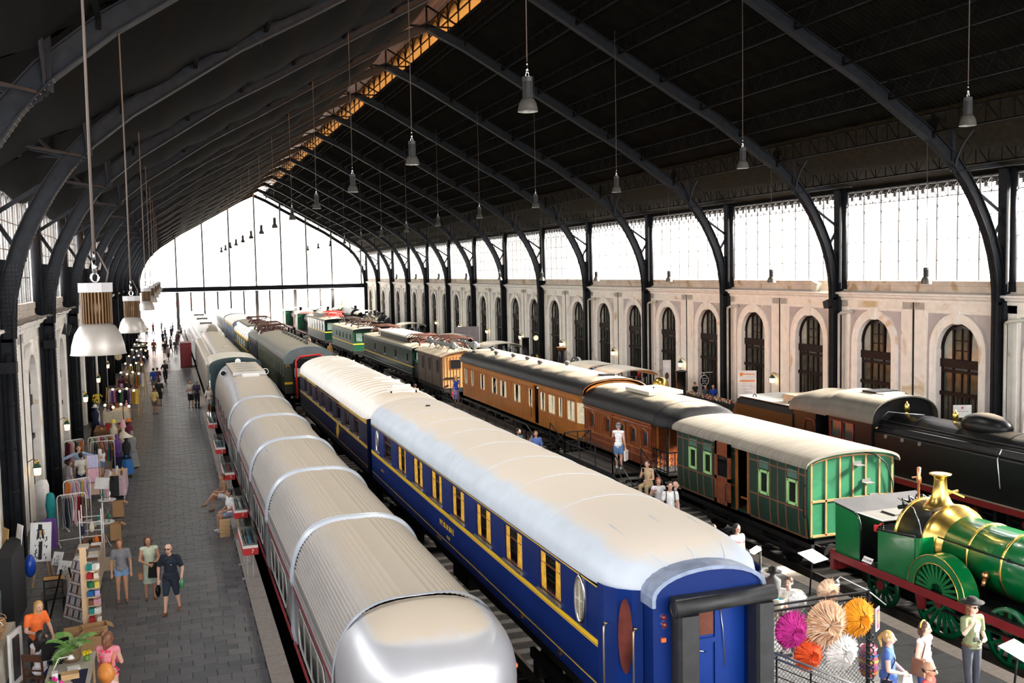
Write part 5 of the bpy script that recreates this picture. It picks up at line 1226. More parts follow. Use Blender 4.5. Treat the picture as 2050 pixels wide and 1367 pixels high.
for x, z in ((16.5, 3.42), (17.9, 3.42)):
 q = MB(); q.cyl((x, Y0 - .1, z), (x, Y1 - .3, z), .12, n=12); q.lathe([(.12, -.1), (.2, -.05), (.24, .1), (.2, .35), (.12, .4)], (x, Y0, z), 'y', 12); q.lathe([(.12, -.1), (.2, -.05), (.24, .1), (.2, .35), (.12, .4)], (x, Y1 - .7, z), 'y', 12)
 q.build('roof_tube', TU, Be)
 for k in range(4):
  q = MB(); y = Y0 + .6 + 1.5 * k; q.bar((x - .3, y, 3.0), (x, y, z), .05); q.bar((x + .3, y, 3.0), (x, y, z), .05); q.lathe([(.05, .1), (.09, .15), (.05, .2), (.09, .25), (.04, .35)], (x + .4, y, z - .3), 'z', 8); q.build('tube_bracket', TU, Be)
pantograph(Be, 17.15, 60.4, 64, 3.35, RUSTP, 5, hw=.5)
bogie(Be, 17.15, 60.8, 2, .5); bogie(Be, 17.15, 63.8, 2, .5); q = MB(); q.box(15.75, 18.55, Y0 - .3, Y1, .6, .85); q.build('frame', MATT, Be); buffers(Be, 17.15, Y0 - .3, .55, mm=WALK)
# dark green electrics
def boxcab(name, label, y0, y1, zb, ze, body, edge, nwin, band=None, hood=True, win=None, frontm=None):
 t = thing(name, label, 'locomotive', (17.15, y0, ZR)); a, b = X0, X1
 wn = [(y0 + 1.2 + i * (y1 - y0 - 2.4) / nwin, y0 + 1.2 + i * (y1 - y0 - 2.4) / nwin + .5, ze - .95, ze - .4) for i in range(nwin)]
 q = MB(); side_plane(q, a, y0, y1, zb, ze, wn, 1); side_plane(q, b, y0, y1, zb, ze, [], -1); q.box(a, b, y1 - .05, y1, zb, ze + .1); q.box(17.2, 17.25, y0, y1, zb, ze, 1); q.build('body', [body, INNER], t)
 q = MB(); q.box(a, b, y0 - .02, y0 + .04, zb, ze + .08); q.build('cab_front', frontm or body, t)
 for i, (ya, yb, za, zb_) in enumerate(wn): window(t, a, 1, ya, yb, za, zb_, body, win or DPANE, fw=.04, sill=STEEL)
 for x in (16.05, 16.75, 17.6):
  q = MB(); q.box(x, x + .55, y0 - .05, y0 - .02, ze - 1.0, ze - .25); q.build('cab_window', mat('cab_glass', (.1, .14, .12), .12, 0, .3, spec=.8), t)
 q = MB(); q.box(a - .03, a + .02, y0, y1, ze - .1, ze + .02); q.build('cantrail', edge, t)
 if band:
  q = MB(); q.box(a - .012, a, y0, y1, ze - 1.28, ze - 1.2); q.box(a, b, y0 - .035, y0 - .02, ze - 1.28, ze - 1.2); q.build('band', band, t)
 roof_panel(t, 17.15, [(y0 - .25, 1.5, ze - .02, .22), (y1 + .1, 1.5, ze - .02, .22)], mat('sooty_roof', (.05, .05, .045), .6, dust=((.33, .3, .22), .9, 1.05)), p=.8)
 if hood:
  q = MB(); q.prism([(y0 - 1.3, zb), (y0 - 1.3, zb + .4), (y0 - 1.1, zb + .75), (y0, zb + .95), (y0, zb)], a + .1, b - .1, 'x'); q.build('nose', body, t)
  q = MB(); q.box(a + .05, b - .05, y0 - 1.4, y0 + .1, zb - .25, zb); q.build('running_plate', MATT, t)
 q = MB(); q.box(a - .05, b + .05, y0 - .3, y1, zb - .3, zb); q.build('frame', MATT, t)
 q = MB(); q.bar((a - .1, y0, zb - .02), (a - .1, y1, zb - .02), .05, .04); q.build('foot_rail', STEEL, t)
 bogie(t, 17.15, y0 + 2.6, 3.4, .55, 3); bogie(t, 17.15, y1 - 2.6, 3.4, .55, 3); buffers(t, 17.15, y0 - (1.4 if hood else .3), zb - .3); return t
E1 = boxcab('electric_locomotive', 'very dark green electric locomotive with gold line and raised cream roof deck', 67.0, 84.9, 1.05, 2.72, LOCOGD, STEEL, 4, GOLD)
q = MB(); q.box(16.2, 18.1, 70.5, 80.5, 3.3, 3.42); q.box(16.3, 18.0, 70.6, 80.4, 2.9, 3.3, 1); q.build('roof_deck', [mat('cream_dusty', (.38, .34, .27), .6), BLACK], E1)
pantograph(E1, 17.15, 67.3, 70.2, 3.1, RUSTP, 8); pantograph(E1, 17.15, 81, 84.5, 3.15, RUSTP, 9, hw=.8)
q = MB(); q.lathe([(.0, -.12), (.2, -.1), (.24, .0), (.2, .2), (0, .22)], (17.9, 66.7, 3.1), 'y', 14); q.build('headlamp', mat('lamp_green', (.1, .14, .1), .2), E1)
q = MB(); q.bar((16.0, 65.3, 1.35), (17.4, 65.25, 2.0), .06); q.bar((16.0, 65.4, 1.2), (17.4, 65.35, 1.85), .06); q.build('step_rail', STEEL, E1)
E2 = boxcab('electric_locomotive', 'bright green electric locomotive with tangled roof conductors', 90.3, 102.5, .95, 2.8, mat('mid_green_loco', (.003, .04, .018), .35, 0, .1, coat=.15), STEEL, 5, YB, False)
pantograph(E2, 17.15, 91, 94.5, 3.15, DKP, 11); pantograph(E2, 17.15, 97.5, 101.5, 3.15, DKP, 12)
E3 = boxcab('electric_locomotive', 'electric locomotive striped white over dark green with an orange line', 107.5, 121.4, .9, 3.0, LOCOGD, WHITE, 6, YB, False)
q = MB();
for i in range(7): y = 107.6 + i * 2.0; q.box(15.75, 15.77, y, y + 1.0, 1.85, 2.9)
q.build('white_panels', WHITE, E3)
q = MB(); q.box(16.2, 18.1, 113, 119, 3.15, 3.6); q.build('roof_box', ROOFG, E3); pantograph(E3, 17.3, 109, 112.5, 3.4, REDP, 13)
# steam engines beyond
def steamer(name, label, xc, y0, y1, body, cabm, r_=.75, zc_=2.2, chim=None, cab=(0, 3), dome=None, roofm=None, runz=.9, wheels=3, cabroof=True, edge=WALK):
 t = thing(name, label, 'locomotive', (xc, y0, ZR))
 yc0 = y1 - 2.6
 q = MB(); q.lathe([(0, 0), (r_, 0), (r_ + .03, .05), (r_ + .03, .2), (r_, .25), (r_, yc0 - y0), (0, yc0 - y0)], (xc, y0, zc_), 'y', 24); q.lathe([(0, -.12), (r_ * .6, -.08), (r_ * .85, 0)], (xc, y0, zc_), 'y', 24); q.build('boiler', body, t)
 for k in range(1, 4):
  q = MB(); y = y0 + (yc0 - y0) * k / 4; q.lathe([(r_ + .001, -.03), (r_ + .012, -.02), (r_ + .012, .02), (r_ + .001, .03)], (xc, y, zc_), 'y', 24); q.build('boiler_band', STEEL if body is LOCOK else BRASS, t)
 q = MB(); q.box(xc - 1.35, xc + 1.35, y0 - .6, y1, runz - .06, runz); q.box(xc - 1.38, xc - 1.34, y0 - .6, y1, runz - .2, runz + .01, 1); q.box(xc + 1.34, xc + 1.38, y0 - .6, y1, runz - .2, runz + .01, 1); q.box(xc - .6, xc + .6, y0 - .5, y1, .2, runz - .06); q.box(xc - .5, xc + .5, y0 + .2, yc0, runz - .06, zc_ - .3); q.build('frames', [MATT, edge], t)
 q = MB()
 for s in (-1, 1): q.add([(xc + s * 1.35, yc0, runz), (xc + s * 1.35, y1, runz), (xc + s * 1.35, y1, 2.2), (xc + s * 1.35, y1 - .9, 2.6), (xc + s * 1.35, yc0, 2.9)], [(0, 1, 2, 3, 4)])
 q.add([(xc - 1.35, yc0, runz), (xc + 1.35, yc0, runz), (xc + 1.35, yc0, 2.9), (xc - 1.35, yc0, 2.9)], [(0, 1, 2, 3)]); q.build('cab', cabm, t)
 if cabroof: roof_panel(t, xc, [(yc0 - .3, 1.45, 2.85, .42), (y1 + .2, 1.45, 2.85, .42)], roofm or mat('cream_cab_roof', (.52, .47, .39), .6, 0, .1), lip=.05, name='cab_roof', p=.9)
 if chim:
  h, rc = chim; q = MB(); q.lathe([(rc * 1.5, -.05), (rc, .12), (rc, h - .12), (rc * 1.25, h - .08), (rc * 1.25, h), (rc * .8, h), (rc * .8, h - .3)], (xc, y0 + .7, zc_ + r_ - .02), 'z', 18); q.build('chimney', body if body is LOCOK else BLACK, t)
 if dome:
  yd, rd, hd, md = dome; q = MB(); q.lathe([(rd * 1.2, -.1), (rd, .1), (rd, hd * .5), (rd * .85, hd * .8), (rd * .5, hd * .97), (.01, hd)], (xc, yd, zc_ + r_ - .05), 'z', 20); q.build('steam_dome', md, t)
 for k in range(wheels):
  for s in (-1, 1): spoked(t, xc + s * .85, y0 + 1.3 + k * (y1 - y0 - 2.6) / max(1, wheels - 1), ZR + .62, .62, MATT, WALK, 8, 'wheel')
 return t
T3a = steamer('steam_locomotive', 'green-cabbed steam locomotive behind the striped electric', 17.15, 124, 134, LOCOK, mat('cab_green', (.02, .12, .06), .4), .7, 2.3, (.6, .2), roofm=WHITE)
q = MB(); q.box(15.8, 18.5, 134.5, 136, 1, 3.1); q.build('tender', mat('rose_primer', (.3, .16, .14), .6), T3a)
T3b = steamer('steam_locomotive', 'steam locomotive with green open cab nearest the far gable', 17.15, 138, 148, LOCOGD, mat('cab_green', (.02, .12, .06), .4), .7, 2.3, (.6, .2), roofm=WHITE)
# polished green express engine at the right edge
X = 15.85
Gs = thing('steam_locomotive', 'polished green vintage steam locomotive with brass firebox dome and big spoked wheel', 'locomotive', (17.15, 14, ZR)); xg = 17.15
q = MB(); q.lathe([(0, 0), (.74, 0), (.74, 5.2), (0, 5.2)], (xg, 13.0, 1.42), 'y', 40); q.build('boiler', LOCOG, Gs)
for y in (17.15, 16.2, 15.0, 14.0):
 q = MB(); q.lathe([(.742, -.03), (.757, -.025), (.757, .025), (.742, .03)], (xg, y, 1.42), 'y', 40); q.build('boiler_band', BRASS, Gs)
q = MB(); q.lathe([(.86, 0), (.86, .95), (.8, .95)], (xg, 18.35, 1.42), 'y', 40, 0); q.box(xg - .86, xg + .86, 18.35, 19.3, .7, 1.42); q.add([(xg + .86 * cos(2 * pi * i / 40), 19.3, 1.42 + .86 * sin(2 * pi * i / 40)) for i in range(40)], [tuple(range(40))]); q.build('firebox', LOCOK, Gs)
q = MB(); q.lathe([(.74, -.32), (.8, -.2), (.9, -.02), (.93, .1), (.92, .16), (.86, .18)], (xg, 18.2, 1.42), 'y', 40); q.build('firebox_ring', BRASS, Gs)
q = MB(); q.lathe([(.86, -.04), (.9, -.03), (.9, .03), (.86, .04)], (xg, 19.26, 1.42), 'y', 40); q.build('backhead_ring', BRASS, Gs)
q = MB(); q.lathe([(.46, -.3), (.44, -.05), (.36, .0), (.26, .1), (.19, .25), (.155, .45), (.14, .62), (.15, .7), (.2, .74), (.25, .75), (.25, .77), (.18, .775), (.0, .76)], (xg, 18.75, 2.22), 'z', 28); q.build('firebox_dome', BRASS, Gs)
q = MB(); q.lathe([(.34, -.3), (.3, -.05), (.24, .03), (.21, .15), (.2, .45), (.18, .6), (.1, .7), (.01, .73)], (xg, 15.72, 2.12), 'z', 24); q.build('steam_dome', BRASS, Gs)
q = MB(); q.tube([(16.42, 18.35, 1.72), (16.42, 13, 1.72)], .02, 6);
for y in (18.2, 17.1, 16, 15): q.sphere((16.43, y, 1.72), .045, n=8, k=5)
q.build('handrail', BLACK, Gs)
q = MB(); q.sphere((16.38, 16.55, 1.25), .1, .08, .1); q.cyl((16.36, 16.55, 1.17), (16.3, 16.55, 1.02), .05); q.build('clack_valve', COPPER, Gs)
q = MB(); q.lathe([(.03, 0), (.03, .55), (.06, .6), (.06, .7), (.04, .75), (.05, .95), (.0, .97)], (17.0, 19.3, 2.1), 'z', 10); q.bar((16.8, 19.3, 2.82), (17.02, 19.3, 2.82), .03); q.build('whistle', COPPER, Gs)
q = MB()
for k in range(5): q.tube([(16.6 + .2 * k, 19.35, 2.15), (16.65 + .2 * k, 19.45, 2.28 + .05 * (k % 2)), (16.8 + .2 * k, 19.4, 2.2)], .03, 5)
q.cyl((16.5, 19.4, 2.1), (17.8, 19.4, 2.12), .05); q.build('cab_fittings', BLACK, Gs)
q = MB(); q.bar((17.6, 19.3, 2.3), (18.1, 19.2, 2.4), .05); q.bar((17.8, 19.3, 2.45), (18.2, 19.1, 2.25), .04); q.build('regulator_lever', BRASS, Gs)
q = MB(); q.tube([(16.55, 19.5, 2.3), (16.5, 18.9, 2.2), (16.35, 18.5, 1.9), (16.3, 18.35, 1.5)], .012, 5); q.build('copper_pipe', CHROME, Gs)
q = MB(); q.box(X - .05, 18.5, 13, 21.0, .62, .68); q.box(X - .08, X - .05, 13, 21.0, .5, .69, 1); q.box(16.4, 17.9, 13, 20.6, -.05, .62); q.build('footplate', [BLACK, mat('dark_red_valance', (.2, .01, .015), .35)], Gs)
q = MB(); q.box(15.8, 16.15, 20.95, 21.1, .2, .72); q.box(15.9, 18.4, 20.85, 21.0, .25, .6); q.build('buffer_beam', WALK, Gs); buffers(Gs, xg, 21.1, .4, 1)
def plate(name, pts, x0, x1, mm, par=Gs):
 q = MB(); q.prism(pts, x0, x1, 'x'); return q.build(name, mm, par)
for xx in ((X, X + .04), (18.42, 18.46)):
 plate('bunker_side', [(20.0, .68), (20.95, .68), (20.95, 1.92), (20.25, 1.84), (20.1, 1.78), (20.0, 1.62)], *xx, LOCOG)
 q = MB(); q.prism([(19.35 - .0, .68), (19.35, 1.62), (18.12, 1.74), (18.12, .68)], *xx, 'x'); q.build('cab_side', LOCOG, Gs)
 q = MB(); q.tube([(xx[0], 19.37, 1.6), (xx[0], 19.35, 1.64), (xx[0], 18.1, 1.76)], .03, 6); q.tube([(xx[0], 20.95, 1.93), (xx[0], 20.25, 1.86), (xx[0], 20.05, 1.78), (xx[0], 19.98, 1.6), (xx[0], 19.98, .7)], .02, 6); q.build('side_beading', BLACK, Gs)
q = MB(); q.lathe([(.12, 0), (.12, 1.06)], (X + .14, 18.12, .68), 'z', 12, a0=pi, a1=1.5 * pi); q.box(X + .12, 16.3, 18.0, 18.03, .68, 1.74); q.build('cab_corner', LOCOG, Gs)
q = MB(); q.box(16.3, 18.1, 19.75, 20.9, .68, 1.68); q.build('water_tank', LOCOK, Gs)
q = MB(); q.box(16.28, 18.12, 19.72, 20.92, 1.68, 1.7); q.box(16.9, 17.5, 20.0, 20.5, 1.7, 1.74); q.build('tank_top', mat('dusty_black', (.04, .038, .035), .9), Gs)
q = MB()
for k in range(24):
 for a in ((16.3, 19.78 + .05 * k), (18.08, 19.78 + .05 * k)): q.sphere((a[0] + .02, a[1], 1.7), .012, n=5, k=3)
for k in range(36): q.sphere((16.32 + .05 * k, 19.76, 1.7), .012, n=5, k=3);
for k in range(20): q.sphere((16.29, 19.78, .72 + .048 * k), .012, n=5, k=3); q.sphere((16.34, 19.745, .72 + .048 * k), .012, n=5, k=3)
q.build('rivets', STEEL, Gs, kind='stuff')
q = MB(); q.add([(X, 20.95, 1.92), (18.46, 20.95, 1.92), (18.4, 20.6, 1.62), (15.95, 20.6, 1.62)], [(0, 1, 2, 3)]); q.add([(X, 21.05, 2.0), (18.46, 21.05, 2.0), (18.46, 20.95, 1.92), (X, 20.95, 1.92)], [(0, 1, 2, 3)]); q.build('coal_plate', mat('worn_grey_plate', (.035, .035, .038), .85, 0, .1, 3, spec=.1), Gs)
q = MB(); q.box(16.0, 16.06, 19.6, 19.68, 1.5, 1.65); q.bar((16.0, 19.6, 1.62), (16.1, 19.5, 1.72), .03); q.build('tank_lever', RED, Gs)
q = MB(); q.add([(15.82, 19.9, .72), (15.82, 19.55, .72), (15.9, 19.55, .84), (15.9, 19.9, .84)], [(0, 1, 2, 3)]); q.build('info_plate', WHITE, Gs)
text('IC-2  N 168', .06, (15.85, 19.72, .785), (pi / 2 - .6, 0, -pi / 2), mat('grey_print', (.2, .1, .1), .6), Gs)
# splasher and driving wheels
for sg in (-1, 1):
 xs_ = xg + sg * 1.3
 q = MB(); n = 24; yc_ = 17.4; Ro = .88
 q.strip([[(xs_ + dx, yc_ + Ro * cos(pi * i / n), .66 + .86 * sin(pi * i / n)) for i in range(n + 1)] for dx in (-.04, sg * -.35)], 0, True);
 q.strip([[(xs_ - .04 * (1 if sg < 0 else -1), yc_ + r_ * cos(pi * i / n), .66 + r_ * .98 * sin(pi * i / n)) for i in range(n + 1)] for r_ in (.88, .66)], 0, False); q.build('splasher', LOCOG, Gs)
 for r_ in (.68, .87):
  q = MB(); q.tube([(xs_ - .045, yc_ + r_ * cos(pi * i / n), .66 + r_ * .98 * sin(pi * i / n)) for i in range(n + 1)], .014, 5); q.build('splasher_bead', BRASS, Gs)
 for i in range(13):
  a = pi * (i + .5) / 13; q = MB(); q.bar((xs_ - .0, yc_ + .18 * cos(a), .7 + .18 * sin(a)), (xs_, yc_ + .66 * cos(a), .66 + .65 * sin(a)), .035, .06); q.build('splasher_spoke', LOCOG, Gs)
 spoked(Gs, xg + sg * 1.15, 17.4, .45, .8, mat('wheel_green', (.0, .09, .03), .3, coat=.4), WALK, 18, 'driving_wheel', .12)
 q = MB(); q.prism([(17.9 + .15, .1), (18.15, .5), (18.02, .75), (17.8, .72), (17.86, .15)], xg + sg * 1.22 - .03, xg + sg * 1.22 + .03, 'x'); q.build('balance_weight', WALK, Gs)
 spoked(Gs, xg + sg * 1.1, 15.55, .27, .62, mat('wheel_green', (.0, .09, .03), .3), WALK, 12, 'wheel', .1)
 spoked(Gs, xg + sg * 1.0, 19.5, .2, .55, mat('wheel_green_dk', (.0, .04, .015), .4), WALK, 12, 'wheel', .1)
 q = MB(); q.bar((xg + sg * 1.2, 17.4, .3), (xg + sg * 1.2, 15.3, .35), .08, .05); q.cyl((xg + sg * 1.1, 14.6, .35), (xg + sg * 1.1, 13.8, .35), .22); q.build('connecting_rod', STEEL if sg > 0 else MATT, Gs)
# ------------------------------------------------------------------ fourth track
xb = 24.0
Bl = thing('steam_locomotive', 'massive black steam locomotive with bathtub dome and red running-board edge', 'locomotive', (xb, 20, ZR))
q = MB(); q.lathe([(0, 0), (1.0, 0), (1.0, 12.4), (0, 12.4)], (xb, 15.8, 1.82), 'y', 36); q.build('boiler', LOCOK, Bl)
for y in (26.8, 24.9, 22.9, 21, 19):
 q = MB(); q.lathe([(1.0, -.03), (1.015, -.02), (1.015, .02), (1.0, .03)], (xb, y, 1.82), 'y', 36); q.build('boiler_band', LOCOK, Bl)
q = MB(); q.prism([(22.75, .9), (22.75, 2.2), (23.0, 2.45), (23.25, 2.5), (23.25, .9)], 15.8, 28, 'y'); q.build('side_cladding', BLACK, Bl)
for k, (x, z) in enumerate(((22.98, 2.52), (23.05, 2.6), (22.8, 2.3))):
 q = MB(); q.tube([(x, 15.8, z), (x, 28.0, z)], .035, 6); q.build('side_pipe', BLACK, Bl)
for y in (27.4, 26.6, 25.8):
 q = MB(); q.cyl((22.76, y, 2.15), (22.72, y, 2.15), .07, n=12); q.build('washout_plug', mat('plug', (.1, .09, .07), .5), Bl)
q = MB(); q.sphere((xb, 24.3, 2.85), .52, .95, .42, n=20, k=10); q.build('long_dome', LOCOK, Bl)
for y in (27.75, 25.5):
 q = MB(); q.lathe([(.14, -.05), (.1, .0), (.07, .05), (.07, .12), (.1, .15), (.1, .3), (.08, .36), (.03, .38), (.03, .45), (.0, .46)], (xb - .1, y, 2.78), 'z', 12); q.build('safety_valve', BRASS, Bl)
q = MB(); q.tube([(22.95, 28, 2.6), (23.0, 27.6, 2.95), (23.5, 27.2, 2.9), (24, 27.0, 2.85)], .015, 4); q.tube([(22.9, 22.5, 1.0), (22.74, 22.5, 1.4), (22.74, 22.6, 2.2), (23.0, 22.7, 2.5)], .02, 4); q.build('thin_pipe', STEEL, Bl)
q = MB(); q.box(22.6, 25.4, 15.8, 28.2, .84, .9); q.box(22.56, 22.6, 15.8, 28.2, .72, .9, 1); q.box(23.4, 24.6, 15.8, 36.8, .1, .84); q.build('running_board', [LOCOK, WALK], Bl)
# cab
cabw = [(29.0, 29.55, 1.75, 2.35), (29.65, 30.25, 1.75, 2.35)]
q = MB(); side_plane(q, 22.68, 28.1, 30.4, .9, 2.6, cabw, 1); side_plane(q, 25.32, 28.1, 30.4, .9, 2.6, cabw, -1)
cf = [(22.68, .9), (22.68, 2.6)] + [(xb - 1.32 * cos(pi * i / 12), 2.6 + .75 * sin(pi * i / 12)) for i in range(1, 12)] + [(25.32, 2.6), (25.32, .9)]
q.prism(cf, 28.05, 28.1, 'y'); q.build('cab', LOCOK, Bl)
for (ya, yb, za, zb_) in cabw:
 q = MB(); q.tube([(22.66, ya, za), (22.66, yb, za), (22.66, yb, zb_), (22.66, ya, zb_)], .022, 5, closed=True); o = q.build('window', WALK, Bl); q = MB(); q.box(22.7, 22.705, ya, yb, za, zb_); q.build('pane', mat('dark_window_green', (.03, .045, .04), .1, spec=.8), o)
q = MB(); q.tube([(22.85, 28.02, 1.7), (23.35, 28.02, 1.62), (23.35, 28.02, 2.4), (22.85, 28.02, 2.35)], .03, 6, closed=True); o = q.build('window', mat('tan_frame', (.4, .25, .12), .4), Bl); q = MB(); q.add([(22.87, 28.03, 1.71), (23.33, 28.03, 1.64), (23.33, 28.03, 2.38), (22.87, 28.03, 2.33)], [(0, 1, 2, 3)]); q.build('pane', mat('blueish_pane', (.12, .13, .17), .1, spec=.8), o)
ROOFL = mat('dusty_cab_roof', (.07, .065, .055), .5, 0, .2, 2, dust=((.32, .28, .21), .9, 1.05))
roof_panel(Bl, xb, [(27.9, 1.4, 2.55, .85), (30.5, 1.4, 2.55, .85)], ROOFL, lip=.05, name='cab_roof', p=.75)
roof_panel(Bl, xb, [(30.5, 1.36, 2.5, .8), (31.0, 1.36, 2.5, .8), (31.2, 1.38, 2.5, .74), (32.2, 1.38, 2.5, .72), (32.9, 1.3, 2.45, .6)], ROOFL, lip=.05, name='cab_roof', p=.75)
q = MB(); q.box(23.6, 24.6, 29.0, 29.7, 3.36, 3.44); q.box(23.65, 24.55, 28.6, 29.0, 3.37, 3.41, 1); q.build('roof_hatch', [BLACK, mat('hatch_dust', (.5, .48, .42), .8)], Bl)
q = MB(); q.box(22.7, 25.3, 31.2, 32.6, .9, 2.5); q.build('shelter', BLACK, Bl)
q = MB(); q.tube([(22.66, 31.9, .95), (22.66, 31.9, 2.0), (22.66, 31.75, 2.2), (22.66, 31.3, 2.2), (22.66, 31.2, 2.0)], .02, 5); q.build('door_surround', WALK, Bl)
# tender
q = MB(); q.prism([(22.65, .9), (22.65, 2.2), (22.8, 2.45), (23.1, 2.5), (24.9, 2.5), (25.2, 2.45), (25.35, 2.2), (25.35, .9)], 32.6, 36.6, 'y'); q.build('tender_body', BLACK, Bl)
q = MB(); q.prism([(36.6, .9), (36.6, 2.4), (37.6, .9)], 22.7, 25.3, 'x'); q.build('tender_slope', mat('rust_brown', (.025, .01, .007), .7), Bl)
q = MB(); q.box(22.75, 25.25, 32.8, 36.6, 2.5, 2.53); q.build('tender_top', mat('hatch_dust', (.5, .48, .42), .8), Bl)
q = MB(); q.box(23.2, 24.9, 33.2, 34.0, 2.53, 2.85); q.cyl((24.2, 35, 2.53), (24.2, 35, 2.65), .3, n=14); q.build('tender_box', mat('dusty_timber', (.4, .3, .2), .8), Bl)
for y in (33.1, 35.6):
 q = MB(); q.tube([(22.9 + .0, y + .12 * cos(a), 2.55 + .12 * sin(a)) for a in [pi * i / 6 for i in range(7)]], .02, 5); q.build('lifting_ring', BLACK, Bl)
for y in (34, 36): bogie(Bl, xb, y, .1, .45, 1, 'axle')
for k in range(5):
 for s in (-1,): spoked(Bl, xb + s * .9, 18 + 1.9 * k, ZR + .75, .75, MATT, WALK, 12, 'driving_wheel')
CREAM = mat('cream_cab_roof', (.52, .47, .39), .6, 0, .1)
def tank_engine(label, y0, L, zc_, chim_h, dome, roofs, name='steam_locomotive'):
 return steamer(name, label, xb, y0, y0 + L, LOCOK, BLACK, .6, zc_, (chim_h, .24), dome=dome, roofm=CREAM, runz=.7)
def shelter(t, y0, y1, z0, rise, hw=1.4):
 roof_panel(t, xb, [(y0, hw, z0, rise), (y1, hw, z0, rise)], CREAM, lip=.06, name='cab_roof', p=.95)
def loco_b(label, ychim, zt, rc, yroof, zr, domes=(), seed=0, boil=.55, zc_=1.0):
 t = thing('steam_locomotive', label, 'locomotive', (xb, ychim, ZR))
 q = MB(); q.lathe([(0, -.5), (boil, -.5), (boil, yroof - ychim), (0, yroof - ychim)], (xb, ychim, zc_), 'y', 24); q.build('boiler', LOCOK, t)
 q = MB(); q.lathe([(rc * 1.6, -.05), (rc * 1.05, .1), (rc, (zt - zc_ - boil) - .1), (rc * 1.3, (zt - zc_ - boil) - .05), (rc * 1.3, zt - zc_ - boil), (rc * .8, zt - zc_ - boil), (rc * .8, zt - zc_ - boil - .3)], (xb, ychim, zc_ + boil - .04), 'z', 20); q.build('chimney', LOCOK, t)
 for yd, rd, hd, md in domes:
  q = MB(); q.lathe([(rd * 1.1, -.1), (rd, .0), (rd, hd * .45), (rd * .88, hd * .75), (rd * .55, hd * .95), (.01, hd)], (xb, yd, zc_ + boil - .03), 'z', 22); q.build('steam_dome', md, t)
 q = MB();
 for s in (-1, 1): q.box(xb + s * 1.3 - .02, xb + s * 1.3 + .02, yroof, yroof + 2.2, .7, zr - .6); [q.cyl((xb + s * 1.25, yy, .7), (xb + s * 1.25, yy, zr), .03, n=6) for yy in (yroof, yroof + 2.2)]
 q.box(xb - 1.3, xb + 1.3, yroof + 2.1, yroof + 2.2, .7, zr - .3); q.box(xb - 1.35, xb + 1.35, ychim - 1, yroof + 3, .62, .7); q.build('cab', BLACK, t)
 shelter(t, yroof - .3, yroof + 2.6, zr, .38)
 q = MB(); rr = random.Random(seed);
 for k in range(9): y = yroof - rr.uniform(.2, 1.6); x = xb + rr.uniform(-.6, .6); q.cyl((x, y, zc_ + .3), (x, y, zc_ + rr.uniform(.7, 1.15)), rr.uniform(.03, .1), n=8)
 q.build('backhead_fittings', mat('dull_fittings', (.1, .1, .1), .4, .5), t)
 for k in range(3): spoked(t, xb - .9, ychim + .6 + 1.7 * k, ZR + .6, .6, MATT, WALK, 10, 'wheel')
 return t
loco_b('steam locomotive with tall black chimney and polished brass dome', 43.9, 2.9, .24, 49.3, 2.1, ((46.1, .43, .9, BRASS),), 1, .5, .95)
def loco_c():
 t = thing('steam_locomotive', 'steam locomotive with cream cab roof, grey ball dome and copper-capped chimney', 'locomotive', (xb, 54, ZR))
 q = MB(); q.lathe([(0, 0), (.55, 0), (.55, 5.2), (0, 5.2)], (xb, 56.0, 1.2), 'y', 24); q.build('boiler', LOCOK, t)
 q = MB(); q.lathe([(.36, -.05), (.24, .1), (.23, 1.05), (.0, 1.05)], (xb, 59.8, 1.72), 'z', 20); q.build('chimney', LOCOK, t)
 q = MB(); q.lathe([(.23, 0), (.3, .1), (.31, .16), (.36, .2), (.36, .24), (.0, .22)], (xb, 59.8, 2.75), 'z', 20); q.build('chimney_cap', COPPER, t)
 q = MB(); q.sphere((xb, 57.4, 2.1), .43, n=20, k=14); q.cyl((xb, 57.4, 1.6), (xb, 57.4, 1.9), .36, .3, 18); q.build('ball_dome', mat('grey_ball', (.16, .17, .17), .25, .6), t)
 q = MB(); [q.cyl((xb + s * 1.25, yy, .7), (xb + s * 1.25, yy, 2.15), .03, n=6) for yy in (53.4, 55.6) for s in (-1, 1)]; q.box(xb - 1.3, xb + 1.3, 55.5, 55.6, .7, 1.8); q.box(xb - 1.35, xb + 1.35, 52.6, 61.5, .62, .7); q.build('cab', BLACK, t)
 shelter(t, 53.0, 56.0, 2.02, .4)
 for k in range(3): spoked(t, xb - .9, 56.5 + 1.7 * k, ZR + .6, .6, MATT, WALK, 10, 'wheel')
loco_c()
loco_b('steam locomotive with plain tall chimney and white arched cab roof', 66.7, 3.25, .25, 71.6, 2.15, (), 4, .55, 1.2)
loco_b('steam locomotive with cream cab roof beside the boxy brown electric', 80.5, 2.4, .2, 84.5, 2.05, ((82.5, .3, .5, LOCOK),), 5, .5, 1.1)
t = loco_b('steam locomotive with yellowish arched cab roof behind the dark green electric', 97.5, 2.7, .22, 101.5, 2.35, (), 6, .6, 1.3)
SH = mat('mirror_black', (.05, .05, .055), .08, .6, .1)
ts = steamer('steam_locomotive', 'steam locomotive with mirror-polished black boiler far down the hall', xb, 116, 128, SH, SH, .85, 2.15, (.35, .2), dome=(121, .35, .5, SH), roofm=CREAM)
steamer('steam_locomotive', 'black steam locomotive with cream roof nearest the far gable on the right', xb, 134, 146, LOCOK, BLACK, .8, 2.4, (.5, .2), roofm=CREAM)
steamer('steam_locomotive', 'green-banded steam locomotive beyond the polished black boiler', 20.6, 136, 148, LOCOGD, mat('cab_green', (.02, .12, .06), .4), .8, 2.3, (.5, .2), roofm=WHITE)
